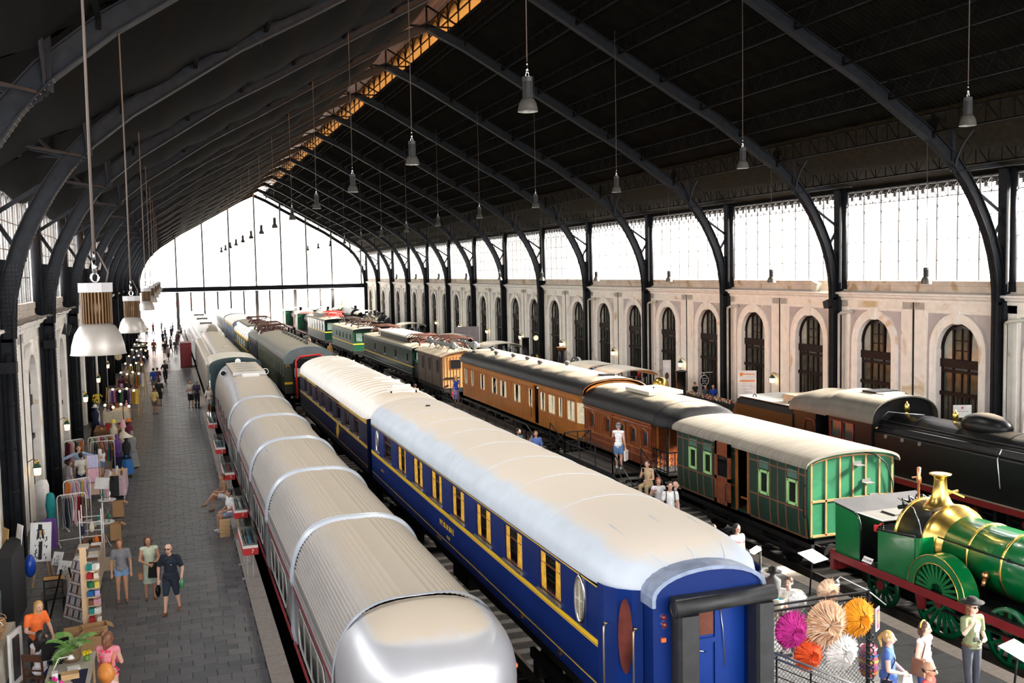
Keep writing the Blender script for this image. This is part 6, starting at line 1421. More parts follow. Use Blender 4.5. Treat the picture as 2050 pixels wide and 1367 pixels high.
# ------------------------------------------------------------------ pendant lamps
BELL = mat('lamp_bell', (.12, .115, .105), .35, .5, .05); BELLW = mat('lamp_bell_pale', (.3, .275, .25), .35, .35, .06)
DIFF = mat('lamp_diffuser', (.9, .9, .88), .5, emis=((1, .97, .9), 1.3))
FIN = mat('bronze_fins', (.09, .045, .014), .4, .5, .2); DKH = mat('lamp_housing', (.015, .015, .016), .5)
def lamp_proto(R, hb, hh, rh, x, z, fin, bell, wide):
 t = thing('pendant_lamp', 'x', 'lamp', (x, 0, z)); zt = chord(abs(x - XM)) if abs(x - XM) > 13 else roofz(x - XM) - .1
 q = MB(); k = R; q.lathe([(k * 1.03, 0), (k, .012), (k * .96, hb * .3), (k * .84, hb * .65), (k * .66, hb * .9), (k * .5, hb), (k * .46, hb), (k * .62, hb * .88), (k * .8, hb * .63), (k * .93, hb * .3), (k * .98, 0)], (x, 0, z), 'z', 32); q.build('reflector', bell, t)
 q = MB(); q.cyl((x, 0, z + hb * .35), (x, 0, z + hb * .36), k * .9, n=24); q.build('diffuser', DIFF, t)
 q = MB(); q.cyl((x, 0, z + hb), (x, 0, z + hb + hh), rh * .86, n=18)
 n = 28
 for i in range(n):
  a = 2 * pi * i / n; q.obox((x + rh * .93 * cos(a), rh * .93 * sin(a), z + hb + hh / 2), (rh * .16, .012, hh), Matrix.Rotation(a, 3, 'Z'))
 q.build('heat_sink', fin, t)
 q = MB(); w_ = rh * (1.0 if not wide else 1.12); q.prism([(x + w_ * cos(pi / 4 * i + pi / 8) * 1.05, w_ * sin(pi / 4 * i + pi / 8) * 1.05) for i in range(8)], z + hb + hh, z + hb + hh + .09, 'z'); q.build('gear_box', mat('grey_gear_box', (.3, .3, .31), .5) if wide else DKH, t)
 q = MB(); zz = z + hb + hh + .09; q.tube([(x + .035 * cos(a), 0, zz + .05 + .045 * sin(a)) for a in [2 * pi * i / 10 for i in range(10)]], .012, 5, closed=True); q.cyl((x, 0, zz + .09), (x, 0, zz + .22), .022, n=8); q.cyl((x, 0, zz + .22), (x, 0, zz + .3), .012, n=6); q.build('hook', CHROME, t)
 q = MB(); q.tube([(x, 0, zz + .3), (x + .01, 0, (zz + zt) / 2), (x, 0, zt)], .014 if wide else .011, 5)
 if wide: q.tube([(x + .1, 0, zz), (x + .12, 0, zz + .1), (x + .03, 0, zz + .3)], .008, 4)
 q.build('cable', mat('dusty_cable', (.08, .06, .05), .7), t)
 return t
rows_ = ((-.66, 6.97, (10.4, 20.1, 33.5, 43.5, 53.5, 63.5, 73.5, 83.5), .25, .3, .3, .14, True, 'over the left platform'),
         (6.93, 11.15, [18.87 + 9.9 * i for i in range(13)], .2, .26, .33, .1, False, 'above the silver and blue trains'),
         (18.6, 11.3, [19.56 + 10.05 * i for i in range(13)], .2, .26, .33, .1, False, 'above the wooden coaches'),
         (26.8, 7.2, [30.14 + 10.1 * i for i in range(10)], .2, .26, .26, .1, False, 'hung low before the right windows'))
for x, z, ys, R, hb, hh, rh, wide, ph in rows_:
 p = lamp_proto(R, hb, hh, rh, x, z, FIN if wide else DKH, BELLW if wide else BELL, wide)
 for i, y in enumerate(ys):
  o = p if i == 0 else dup(p, (x, y, z)); o.location = (x, y, z + (.3 if (wide and i == 0) else 0))
  o['label'] = ('pale bell lamp with bronze ribs' if wide else 'black bell lamp') + ' %s, %s from the camera' % (ph, ORD(i)); o['group'] = 'pendant lamps ' + ph
for x, z, ys in ((6.93, 11.13, [18.87 + 9.9 * i for i in range(13)]), (18.6, 11.28, [19.56 + 10.05 * i for i in range(13)])):
 for y in ys:
  l = bpy.data.lights.new('lamp_light', 'SPOT'); l.energy = 500; l.spot_size = radians(150); l.spot_blend = .6; l.shadow_soft_size = .15; l.color = (1, .94, .84)
  o = bpy.data.objects.new('lamp_light', l); COL.objects.link(o); o.location = (x, y, z)
# ------------------------------------------------------------------ wall lanterns and clocks
LIT = mat('lit_lantern_glass', (.9, .8, .6), .4, emis=((1, .75, .4), 3.0)); LGREEN = mat('lantern_green', (.02, .07, .04), .4)
def lantern(x, y, z, s, label):
 t = thing('wall_lantern', label, 'lantern', (x, y, z), 'brass wall lanterns')
 q = MB(); q.obox((x, y, z), (.17, .17, .24), None, 0, 1.25); q.build('glass', LIT, t)
 q = MB();
 for a in (-1, 1):
  for b in (-1, 1): q.bar((x + a * .085, y + b * .085, z - .12), (x + a * .108, y + b * .108, z + .12), .015)
 q.box(x - .095, x + .095, y - .095, y + .095, z - .14, z - .12); q.build('cage', BRASS, t)
 q = MB(); q.obox((x, y, z + .19), (.26, .26, .14), None, 0, .45); q.build('lantern_top', LGREEN, t)
 q = MB(); q.lathe([(.06, 0), (.06, .06), (.08, .08), (.02, .13), (0, .14)], (x, y, z + .25), 'z', 10); q.build('finial', BRASS, t)
 q = MB(); q.tube([(x, y, z + .3), (x + s * .1, y, z + .42), (x + s * .3, y, z + .3)], .014, 5); q.build('bracket', BLACK, t)
for i in range(6): lantern(-4.25, 35.25 + 10.1 * i, 1.8, -1, 'brass and green wall lantern on the left wall, %s from the camera' % ORD(i))
for i in range(9): lantern(30.25, 35.3 + 10.05 * i, 1.88, 1, 'brass wall lantern glowing on the right wall, %s from the camera' % ORD(i))
def clock(x, y, z, s, r_, label, hm, lit=0):
 t = thing('clock', label, 'clock', (x, y, z))
 q = MB(); q.cyl((x, y - .06, z), (x, y + .06, z), r_, n=24); q.build('case', BLACK, t)
 q = MB(); q.cyl((x, y - .075, z), (x, y - .06, z), r_ * .9, n=24); f_ = q.build('dial', mat('clock_dial' + str(lit), (.75, .66, .42), .5, emis=((1, .75, .4), lit) if lit else None), t)
 q = MB()
 for a, L in hm: q.bar((x, y - .08, z), (x + L * r_ * sin(a), y - .08, z + L * r_ * cos(a)), .02)
 for k in range(12): a = pi * k / 6; q.bar((x + r_ * .72 * sin(a), y - .08, z + r_ * .72 * cos(a)), (x + r_ * .84 * sin(a), y - .08, z + r_ * .84 * cos(a)), .014)
 q.build('hands', BLACK, f_)
 q = MB(); q.bar((x, y, z), (x + s * .75, y, z + .1), .04); q.build('bracket', BLACK, t)
clock(29.6, 79.7, 2.2, 1, .24, 'round station clock reading twelve on the right wall', ((0, .75), (0.05, .5)), .7)
clock(-3.9, 83.8, 1.85, -1, .3, 'round pale clock on a bracket by the left wall', ((.2, .7), (3.3, .5)))
# wall hardware
q = MB(); q.obox((29.75, 40.9, 6.95), (.25, .5, .4), Matrix.Rotation(.3, 3, 'X')); tag(q.build('floodlight', mat('cream_case', (.6, .56, .46), .5)), 'cream floodlight box on the cornice by the second column', 'floodlight')
q = MB(); q.obox((29.85, 40.1, 6.1), (.25, .4, .35), Matrix.Rotation(-.3, 3, 'X')); tag(q.build('speaker_box', BLACK), 'black box speaker clamped on the column under the cornice', 'speaker')
for k, yy in enumerate((30.07, 40.07, 50.07, 60.07, 70.07)):
 q = MB(); q.tube([(30.2, yy - .35, 5.6), (30.2, yy - .35, -.1)], .06, 8); q.tube([(30.2, yy - .35, 5.6), (30.25, yy - .5, 5.7), (30.5, yy - 1.0, 5.75)], .07, 8)
 tag(q.build('downpipe', mat('pale_pipe', (.5, .48, .42), .5)), 'pale downpipe beside an iron pier on the right wall, %s from the camera' % ORD(k), 'pipe', 'right wall downpipes')
for k, yy in enumerate((30.07, 40.07, 50.07, 60.07)):
 q = MB(); q.tube([(-4.15, yy - .3, 6.0), (-4.15, yy - .3, -.1)], .07, 8)
 for z in (1, 2.2, 3.4, 4.6): q.cyl((-4.15, yy - .3, z), (-4.15, yy - .3, z + .1), .09, n=8)
 q.box(-4.35, -3.95, yy - .5, yy - .1, 5.5, 5.8); tag(q.build('downpipe', IRON), 'dark iron downpipe on the left wall, %s from the camera' % ORD(k), 'pipe', 'left wall downpipes')
q = MB(); rr = random.Random(3)
for (a, b) in ((30.4, 39.5), (40.5, 49.5)):
 for off in (0, .04, .08): q.tube([(-4.05 + off, a - .3 + (b - a) * i / 12, 6.72 + .05 * rr.random()) for i in range(13)], .025, 5)
tag(q.build('cable_bundle', mat('dusty_grey_cable', (.15, .13, .11), .8)), 'bundle of dusty cables lying along the left cornice', 'cable')
t = thing('floodlight', 'black yoke floodlight hanging from the left cornice by the second pier', 'floodlight', (-3.7, 40.3, 6.3))
q = MB(); q.obox((-3.6, 40.2, 6.15), (.25, .3, .4), Matrix.Rotation(.3, 3, 'Y')); q.build('head', BLACK, t)
q = MB(); q.tube([(-3.9, 40.2, 6.7), (-3.6, 40.0, 6.75), (-3.6, 40.0, 6.0), (-3.6, 40.4, 6.0), (-3.6, 40.4, 6.75), (-3.9, 40.2, 6.7)], .02, 5); q.build('yoke', STEEL, t)
# ------------------------------------------------------------------ people
SKINS = [mat('skin_light', (.62, .36, .26), .55, 0, .06), mat('skin_tan', (.46, .24, .15), .55, 0, .06), mat('skin_pale', (.7, .45, .35), .55, 0, .06)]
HAIRS = {'black': mat('black_hair', (.012, .009, .008), .5), 'brown': mat('brown_hair', (.07, .03, .015), .5, 0, .3, 30), 'blonde': mat('blonde_hair', (.5, .3, .1), .5, 0, .25, 30), 'chest': mat('chestnut_hair', (.16, .06, .025), .5, 0, .3, 30), 'grey': mat('grey_hair', (.3, .28, .26), .6), 'red': mat('red_hair', (.25, .05, .02), .5)}
REM = []
def fabric(c, n=None): return mat(n or 'fabric_%d_%d_%d' % tuple(int(x * 255) for x in c), c, .85, 0, .12, 9, .1)
def capsule(q, a, b, ra, rb, n=10, flat=False, m=0, k=1.0):
 a = Vector(a); b = Vector(b); d = b - a; L = d.length
 if L < 1e-5: d = Vector((0, 0, 1)); L = 1e-5
 d = d / L; x = d.orthogonal().normalized(); y = d.cross(x); rings = []
 if flat: prof = [(a, 0.001), (a, ra), (b, rb), (b, .001)]
 else: prof = [(a - d * ra, .001), (a - d * ra * .7, ra * .71), (a, ra), (b, rb), (b + d * rb * .7, rb * .71), (b + d * rb, .001)]
 vs = []
 for p, r_ in prof:
  for i in range(n): t = 2 * pi * i / n; vs.append(p + x * (cos(t) * r_) + y * (sin(t) * r_))
 K = len(prof); o = len(q.v)
 q.add(vs, [(j * n + i, j * n + (i + 1) % n, (j + 1) * n + (i + 1) % n, (j + 1) * n + i) for j in range(K - 1) for i in range(n)], m, True)
 q.f += [tuple(o + n - 1 - i for i in range(n)), tuple(o + (K - 1) * n + i for i in range(n))]; q.m += [m, m]; q.s += [True, True]
def remesh(o, vox, it=2):
 md = o.modifiers.new('r', 'REMESH'); md.mode = 'VOXEL'; md.voxel_size = vox; md.use_smooth_shade = True
 if it: s_ = o.modifiers.new('s', 'SMOOTH'); s_.iterations = it; s_.factor = .5
 REM.append(o); return o
def person(label, x, y, h=1.7, rz=0.0, z=0.0, pose=None, top=None, sleeve=.45, bottom=None, legfrac=1.0, skirt=None, hair='brown', hairlen=0, skin=0, shoes=(.05, .04, .04), lod=0, neck=False, bare=False, group=None, fat=1.0, tail=False, bald=False, sw=1.0):
 t = thing('person', label, 'person', (0, 0, 0), group)
 J = dict(hip=(0, 0, .52), chest=(0, 0, .73), neck=(0, 0, .825), head=(0, -.012, .925), shL=(.1 * sw, 0, .8), shR=(-.1 * sw, 0, .8), elL=(.135 * sw, .015, .62), elR=(-.135 * sw, .015, .62), waL=(.14 * sw, -.03, .47), waR=(-.14 * sw, -.03, .47),
             hL=(.05, 0, .5), hR=(-.05, 0, .5), knL=(.055, -.01, .275), knR=(-.055, -.01, .275), anL=(.06, .01, .045), anR=(-.06, .01, .045), haL=None, haR=None)
 if pose: J.update(pose)
 J = {k: (Vector(v) if v is not None else None) for k, v in J.items() if k != 'point'}
 for s in 'LR':
  if J['ha' + s] is None: d = (J['wa' + s] - J['el' + s]).normalized(); J['ha' + s] = J['wa' + s] + d * .05
 S = h; W = Matrix.Rotation(rz, 3, 'Z'); vox = (.0125, .02, .032)[lod]; n = (10, 8, 6)[lod]; F = fat
 def E(q, c, r_, g=1.0):
  q.sphere(Vector(c) * S, r_[0] * S * g, r_[1] * S * g, r_[2] * S * g, n=n + 2, k=6)
 def C(q, a, b, ra, rb, flat=False, g=1.0): capsule(q, Vector(a) * S, Vector(b) * S, ra * S * g, rb * S * g, n, flat)
 hip, ch, nk, hd = J['hip'], J['chest'], J['neck'], J['head']; mid = hip.lerp(ch, .45)
 def torso(q, g=1.0, low=0):
  E(q, hip + Vector((0, .005, 0)), (.084 * F, .062 * F, .07), g); E(q, mid, (.072 * F, .052 * F, .085), g); E(q, ch, (.09 * F, .058 * F, .085), g)
  C(q, J['shL'], J['shR'], .034, .034, g=g); C(q, ch, nk - Vector((0, 0, .02)), .05, .032, g=g)
  C(q, hip, ch, .062 * F, .066 * F, g=g)
 q = MB(); torso(q, .94); C(q, nk - Vector((0, 0, .02)), hd - Vector((0, 0, .03)), .029, .028)
 E(q, hd + Vector((0, .008, .012)), (.047, .058, .058)); E(q, hd + Vector((0, -.014, -.025)), (.036, .038, .042));
 if lod < 2: C(q, hd + Vector((0, -.052, .008)), hd + Vector((0, -.064, -.016)), .006, .009); E(q, hd + Vector((.05, .01, -.005)), (.008, .014, .018)); E(q, hd + Vector((-.05, .01, -.005)), (.008, .014, .018))
 for s in 'LR':
  sg = 1 if s == 'L' else -1
  C(q, J['sh' + s], J['el' + s], .031 * (F * .5 + .5), .024); C(q, J['el' + s], J['wa' + s], .024, .016)
  wa, ha = J['wa' + s], J['ha' + s]; d = (ha - wa).normalized(); E(q, wa.lerp(ha, .65), (.021, .016, .026))
  if lod == 0:
   sd = d.cross(Vector((0, 1, .2))).normalized()
   for k in range(4):
    b0 = wa + d * .045 + sd * (.0085 * (k - 1.5) * 1.25); L = (.036, .042, .04, .03)[k]
    if s == 'R' and pose and pose.get('point') and k == 0: C(q, b0, b0 + d * .055, .0062, .0055)
    else: mpt = b0 + d * L * .55; C(q, b0, mpt, .0064, .006); C(q, mpt, mpt + (d * .5 + Vector((0, -.6, .1)) * .7) * L * .5, .006, .005)
   C(q, wa + d * .015 - sd * .018 * sg, wa + d * .045 - sd * .03 * sg, .0075, .006)
  else: C(q, wa, ha, .016, .014)
  C(q, J['h' + s], J['kn' + s], .056 * F, .034); C(q, J['kn' + s], J['an' + s], .033, .02); C(q, J['kn' + s] * .75 + J['an' + s] * .25 + Vector((0, .012, 0)), J['kn' + s] * .5 + J['an' + s] * .5, .034, .026)
  an = J['an' + s]; C(q, an + Vector((0, .012, -.018)), an + Vector((sg * .008, -.075, -.026)), .021, .015)
 o = q.build('body', SKINS[skin], t); remesh(o, vox)
 if top:
  q = MB(); torso(q, 1.12)
  if sleeve > 0:
   for s in 'LR':
    sh, el, wa = J['sh' + s], J['el' + s], J['wa' + s]; f_ = min(1, sleeve / .5)
    C(q, sh, sh.lerp(el, f_), .038 * (F * .5 + .5), .036, True); E(q, sh, (.039, .038, .038))
    if sleeve > .5: C(q, el, el.lerp(wa, (sleeve - .5) / .5), .03, .024, True); E(q, el, (.031, .031, .031))
  C(q, hip + Vector((0, 0, .05)), hip - Vector((0, 0, .015)), .09 * F, .094 * F, True)
  o = q.build('shirt', fabric(top), t); remesh(o, vox)
 if bottom:
  q = MB(); E(q, hip, (.088 * F, .067 * F, .06), 1.1)
  for s in 'LR':
   a, k_, b = J['h' + s], J['kn' + s], J['an' + s]
   if legfrac <= .5: C(q, a, a.lerp(k_, legfrac * 2), .063 * F, .058 * F if legfrac < .4 else .05, True); E(q, a, (.062 * F,) * 3)
   else: C(q, a, k_, .061 * F, .041); C(q, k_, k_.lerp(b, (legfrac - .5) * 2), .041, .032, True)
  o = q.build('trousers' if legfrac > .6 else 'shorts', fabric(bottom), t); remesh(o, vox)
 if skirt:
  c_, L, wd = skirt; q = MB(); rows = []; K = 28
  a = hip + Vector((0, 0, .07)); kk = (J['knL'] + J['knR']) / 2; low = hip.lerp(Vector((kk.x, kk.y, hip.z - L)), 1)
  for j, u_ in enumerate((0, .25, .5, .75, 1)):
   c = a.lerp(low, u_); rw = []
   for i in range(K): th = 2 * pi * i / K; r_ = (.082 + (wd - .082) * u_ ** .8) * F * (1 + .07 * u_ * sin(th * 7)); rw.append(tuple(Vector((c.x + r_ * cos(th), c.y + r_ * .78 * sin(th), c.z)) * S))
   rows.append(rw)
  q.strip(rows[::-1], 0, True, True); q.build('skirt', fabric(c_), t)
 if not bald:
  q = MB(); hc = hd + Vector((0, .017, .022)); E(q, hc, (.055, .06, .056)); E(q, hd + Vector((0, .03, -.005)), (.05, .04, .05))
  if hairlen:
   E(q, hd + Vector((.04, .014, -.01)), (.018, .03, .04)); E(q, hd + Vector((-.04, .014, -.01)), (.018, .03, .04))
   C(q, hd + Vector((0, .04, 0)), hd + Vector((0, .05, -.05 - hairlen * .5)), .046, .04); C(q, hd + Vector((.03, .035, -.02)), hd + Vector((.035, .04, -.04 - hairlen)), .025, .018); C(q, hd + Vector((-.03, .035, -.02)), hd + Vector((-.035, .04, -.04 - hairlen)), .025, .018); C(q, hd + Vector((0, .045, -.03)), hd + Vector((0, .055, -.05 - hairlen)), .035, .02)
   if hairlen > .12: C(q, hd + Vector((-.03, .045, -.06)), hd + Vector((.035, .06, -.05 - hairlen)), .045, .035); C(q, hd + Vector((.03, .045, -.06)), hd + Vector((-.035, .06, -.05 - hairlen)), .045, .03)
  if tail: C(q, hd + Vector((0, .07, .03)), hd + Vector((.01, .1, -.02)), .018, .022); C(q, hd + Vector((.01, .1, -.02)), hd + Vector((.01, .085, -.11)), .022, .01)
  o = q.build('hair', HAIRS[hair], t); remesh(o, min(vox, .014) if lod == 0 else vox)
 else:
  q = MB(); E(q, hd + Vector((0, .034, -.008)), (.048, .034, .03)); o = q.build('hair', HAIRS[hair], t); remesh(o, vox)
 if lod == 0:
  for sg in (-1, 1):
   q = MB(); q.sphere((hd + Vector((sg * .018, -.046, .006))) * S, .006 * S, .004 * S, .0045 * S, n=8, k=5); q.build('eye', BLACK, t)
  q = MB(); q.sphere((hd + Vector((0, -.0525, -.036))) * S, .013 * S, .004 * S, .004 * S, n=8, k=5); q.build('mouth', mat('lips', (.4, .12, .1), .5), t)
 if shoes:
  for s in 'LR':
   sg = 1 if s == 'L' else -1; an = J['an' + s]; q = MB()
   C(q, an + Vector((0, .016, -.022)), an + Vector((sg * .008, -.078, -.029)), .024, .019); C(q, an + Vector((0, .01, 0)), an + Vector((0, .012, -.02)), .025, .026)
   o = q.build('shoe', fabric(shoes), t); remesh(o, vox)
 t.rotation_euler = (0, 0, rz); t.location = (x, y, z); t['_J'] = ''
 def at(p): return W @ (Vector(p) * S) + Vector((x, y, z))
 t.pop('_J', None)
 return t, at, J
def acc(t, name, q, mm, w=True):
 o = q.build(name, mm); o.parent = t; return o
def strap(q, pts, r_=.012): q.tube([Vector(p) for p in pts], r_, 5)
def sunglasses(t, J, S, mm=None):
 hd = J['head'] * S; q = MB()
 for sg in (-1, 1): q.sphere(hd + Vector((sg * .02, -.052, .007)) * S, .016 * S, .006 * S, .012 * S, n=10, k=6); q.bar(hd + Vector((sg * .034, -.046, .009)) * S, hd + Vector((sg * .054, .01, .008)) * S, .006)
 q.bar(hd + Vector((-.01, -.054, .01)) * S, hd + Vector((.01, -.054, .01)) * S, .006); return acc(t, 'sunglasses', q, BLACK)
# -- right-hand platform
t, at, J = person('man in black hat, olive skull T-shirt and dark jeans pointing up', 13.75, 14.2, 1.80, -.05, top=(.16, .19, .1), bottom=(.035, .04, .055), hair='chest', hairlen=.06,
 pose=dict(elR=(-.145, -.06, .68), waR=(-.095, -.12, .8), haR=(-.09, -.125, .86), elL=(.15, .03, .64), waL=(.085, -.1, .6), haL=(.04, -.115, .6), point=True, anL=(.05, 0, .045), anR=(-.045, -.03, .045)), skin=2)
S = 1.8; q = MB(); hc = J['head'] * S; q.lathe([(.0, .13), (.07, .13), (.1, .1), (.1, .04), (.2, .03), (.21, .045), (.1, .055)], tuple(hc + Vector((0, .02, .05))), 'z', 24); acc(t, 'hat', q, fabric((.004, .004, .004))); sunglasses(t, J, S)
q = MB(); q.sphere((.01, -.118, 1.28), .07, .014, .09, n=14, k=8); q.sphere((.01, -.118, 1.19), .04, .012, .04, n=10, k=6); acc(t, 'skull_print', q, mat('white_print', (.75, .75, .75), .8))
q = MB(); q.sphere((.0, -.118, 1.08), .07, .012, .06); acc(t, 'dark_print', q, mat('grey_print_dark', (.05, .05, .05), .8))  # dark oval of the shirt print
q = MB(); q.tube([(.1 * S * .98 * cos(a), .075 * S * sin(a), .535 * S) for a in [2 * pi * i / 20 for i in range(20)]], .02, 6, closed=True); acc(t, 'belt', q, mat('brown_leather', (.12, .05, .025), .5)); q = MB(); q.box(-.03, .03, -.165, -.14, .94, .98); acc(t, 'buckle', q, CHROME)
t, at, J = person('bald man in red T-shirt and sunglasses at the bottom edge', 11.05, 12.3, 1.75, .55, top=(.62, .03, .025), bottom=(.06, .06, .08), hair='black', bald=True, fat=1.15, skin=1); sunglasses(t, J, 1.75)
t, at, J = person('woman in white sleeveless top with yellow headband and brown bag', 12.45, 13.95, 1.65, .35, top=(.85, .84, .82), sleeve=0, bottom=(.03, .045, .16), hair='brown', hairlen=.03, skin=2,
 pose=dict(elR=(-.15, .0, .64), waR=(-.1, -.09, .56), elL=(.14, .06, .63)))
S = 1.65; q = MB(); q.tube([(.094 * cos(a), .03, J['head'].z * S + .02 + .11 * sin(a)) for a in [pi * i / 12 for i in range(13)]], .014, 6); acc(t, 'headband', q, fabric((.75, .5, .12)))
q = MB(); q.obox((-.26, -.04, .9), (.13, .26, .3), None, 0, .8); q.tube([(-.2, -.06, 1.05), (-.16, -.1, 1.3), (-.13, 0, 1.4), (-.2, .08, 1.1)], .014, 5); acc(t, 'shoulder_bag', q, mat('brown_leather', (.12, .05, .025), .5))
q = MB(); q.obox((.02, -.12, 1.2), (.03, .02, .1)); q.sphere((.02, -.13, 1.15), .025, .01, .035); acc(t, 'hanging_sunglasses', q, BLACK)
t, at, J = person('woman in blue dress with ponytail carrying a white bag and camera', 11.5, 13.75, 1.68, .75, top=(.06, .13, .4), sleeve=.2, skirt=((.06, .13, .4), .28, .13), hair='blonde', tail=True, skin=2,
 pose=dict(elR=(-.14, -.02, .63), waR=(-.03, -.13, .58), elL=(.14, -.02, .63), waL=(.07, -.14, .57)))
q = MB(); q.obox((-.28, -.02, .82), (.12, .16, .13)); q.cyl((-.28, -.1, .82), (-.28, -.18, .82), .05); q.tube([(-.25, 0, .88), (-.1, -.12, 1.2), (.12, -.02, 1.4)], .012, 5); acc(t, 'camera', q, BLACK)
q = MB(); q.obox((.12, -.3, .72), (.16, .2, .36), None, 0, .6); acc(t, 'white_bag', q, mat('translucent_white_bag', (.75, .78, .75), .5))
q = MB(); q.tube([(.09 * cos(a), .04 * 1 - .02, 1.6 + .06 * sin(a)) for a in [pi * i / 8 for i in range(9)]], .01, 5); acc(t, 'hair_clip', q, WHITE)
t, at, J = person('dark-haired woman in white printed T-shirt and pale trousers beyond the blue car', 13.05, 21.1, 1.65, .1, top=(.8, .78, .77), sleeve=.2, bottom=(.6, .6, .62), hair='black', hairlen=.09, skin=0)
tx = text('VANS', .1, (0, -.135, 1.22), (pi / 2, 0, 0), mat('red_print', (.6, .03, .05), .7), None); tx.parent = t
person('dark-haired head with blue sunglasses beside the woman in printed shirt', 12.5, 21.3, 1.65, 2.6, top=(.1, .1, .12), bottom=(.05, .05, .06), hair='brown', lod=1)
t, at, J = person('man in plain white T-shirt with backpack straps', 13.6, 25.6, 1.78, -.3, top=(.82, .82, .82), sleeve=.3, bottom=(.03, .035, .05), hair='black', skin=0)
q = MB()
for sx in (-1, 1): q.tube([(sx * .1, .1, 1.5), (sx * .12, 0, 1.53), (sx * .12, -.13, 1.42), (sx * .14, -.08, 1.15), (sx * .14, .1, 1.1)], .012, 5)
q.obox((0, .17, 1.3), (.26, .14, .38)); acc(t, 'backpack', q, BLACK)
person('red-haired woman in white top with a pink stripe', 13.95, 27.0, 1.6, -.3, top=(.78, .76, .78), sleeve=.15, bottom=(.03, .035, .06), hair='red', hairlen=.02, lod=0, pose=dict(elR=(-.16, -.03, .66), waR=(-.1, -.1, .74)))
person('person in blue flowered shirt behind the white T-shirt man', 14.15, 26.3, 1.6, 1.2, top=(.03, .12, .35), bottom=(.03, .035, .06), hair='grey', bald=True, lod=1)
SIT = dict(hip=(0, 0, .32), chest=(0, -.02, .53), neck=(0, -.03, .625), head=(0, -.05, .72), shL=(.1, -.03, .6), shR=(-.1, -.03, .6), elL=(.13, -.05, .43), elR=(-.13, -.05, .43), waL=(.05, -.17, .42), waR=(-.05, -.17, .42),
 hL=(.05, 0, .3), hR=(-.05, 0, .3), knL=(.07, -.24, .3), knR=(-.07, -.24, .3), anL=(.07, -.24, .05), anR=(-.07, -.24, .05))
def sitting(**k): d = dict(SIT); d.update(k); return d
t, at, J = person('woman in beige outfit seated on the walkway stairs looking at her phone', 14.62, 29.0, 1.65, -.9, z=.42, top=(.55, .42, .25), sleeve=0, bottom=(.5, .38, .22), hair='brown', skin=0, pose=sitting(waR=(-.02, -.17, .6), elR=(-.11, -.12, .47)))
q = MB(); q.obox((-.03, -.33, 1.03), (.07, .02, .13)); acc(t, 'phone', q, BLACK)
t, at, J = person('bearded man in blue T-shirt on the central platform', 12.9, 36.9, 1.75, .5, top=(.12, .25, .36), bottom=(.08, .07, .06), hair='black', skin=0, lod=1)
q = MB(); hd = J['head'] * 1.75; q.sphere(hd + Vector((0, -.045, -.085)), .055, .05, .065); acc(t, 'beard', q, HAIRS['black'])
person('person in bright blue shirt raising a hand to the face', 13.45, 36.4, 1.7, -.2, top=(.12, .22, .6), bottom=(.03, .03, .05), hair='chest', skin=0, lod=1, pose=dict(elR=(-.17, -.02, .72), waR=(-.12, -.09, .86)))
t, at, J = person('man in white tank top and denim shorts reaching toward the teak coach', 14.85, 31.75, 1.66, 2.35, z=.9, top=(.82, .82, .84), sleeve=0, bottom=(.1, .2, .4), legfrac=.38, hair='grey', skin=0, shoes=(.6, .6, .6),
 pose=dict(elL=(.16, -.08, .68), waL=(.15, -.24, .69), chest=(0, -.02, .73), anL=(.06, -.04, .045)))
q = MB(); q.box(-.36, -.08, -.1, -.06, .28, .66) if False else q.obox((-.26, -.04, .5), (.06, .3, .36)); q.tube([(-.26, -.1, .68), (-.26, -.04, .78), (-.26, .04, .68)], .01, 5); acc(t, 'white_shopping_bag', q, WHITE)
q = MB(); q.sphere(J['head'] * 1.66 + Vector((0, .02, .07)), .1, .12, .06); acc(t, 'cap', q, fabric((.12, .12, .12)))
person('blonde woman in royal blue top and striped skirt on the walkway', 15.0, 53.3, 1.6, pi + .2, z=.62, top=(.01, .06, .5), sleeve=0, skirt=((.25, .2, .45), .35, .12), hair='blonde', hairlen=.1, skin=0, lod=1)
person('woman in orange and green by the walkway foot', 13.2, 55.6, 1.62, pi, top=(.55, .3, .2), sleeve=.1, bottom=(.1, .2, .12), hair='brown', skin=0, lod=1)
person('person in pink top beyond the cream-roofed car', 11.9, 59.5, 1.65, .4, top=(.7, .4, .3), bottom=(.1, .1, .1), hair='red', lod=2)
person('person in black top beyond the cream-roofed car', 12.4, 58.8, 1.7, 2.4, top=(.02, .03, .03), bottom=(.05, .05, .06), hair='black', lod=2)
person('stallholder in white T-shirt behind the wire fence', 11.8, 17.1, 1.62, -1.0, top=(.8, .79, .77), sleeve=.35, bottom=(.1, .1, .12), hair='brown', skin=2, pose=dict(elR=(-.13, -.06, .64), waR=(-.05, -.14, .66), elL=(.13, -.06, .64), waL=(.05, -.14, .66)))
person('brown-haired woman in white seen from behind at the fence', 11.3, 17.15, 1.48, pi - .5, top=(.8, .78, .76), sleeve=.4, bottom=(.2, .18, .2), hair='brown', hairlen=.02, skin=0, lod=1)
person('woman in black top behind the jewellery table by the right wall', 28.4, 50.3, 1.5, .2, z=-.1, top=(.01, .01, .012), sleeve=.2, bottom=(.02, .02, .02), hair='black', lod=1)
person('seller in blue shirt behind the jewellery table by the right wall', 28.7, 48.8, 1.48, -.5, z=-.1, top=(.01, .06, .4), bottom=(.05, .05, .05), hair='grey', lod=1)
person('person in grey between the two sellers by the right wall', 28.6, 49.5, 1.4, .1, z=-.1, top=(.1, .12, .15), bottom=(.05, .05, .05), hair='grey', lod=1)
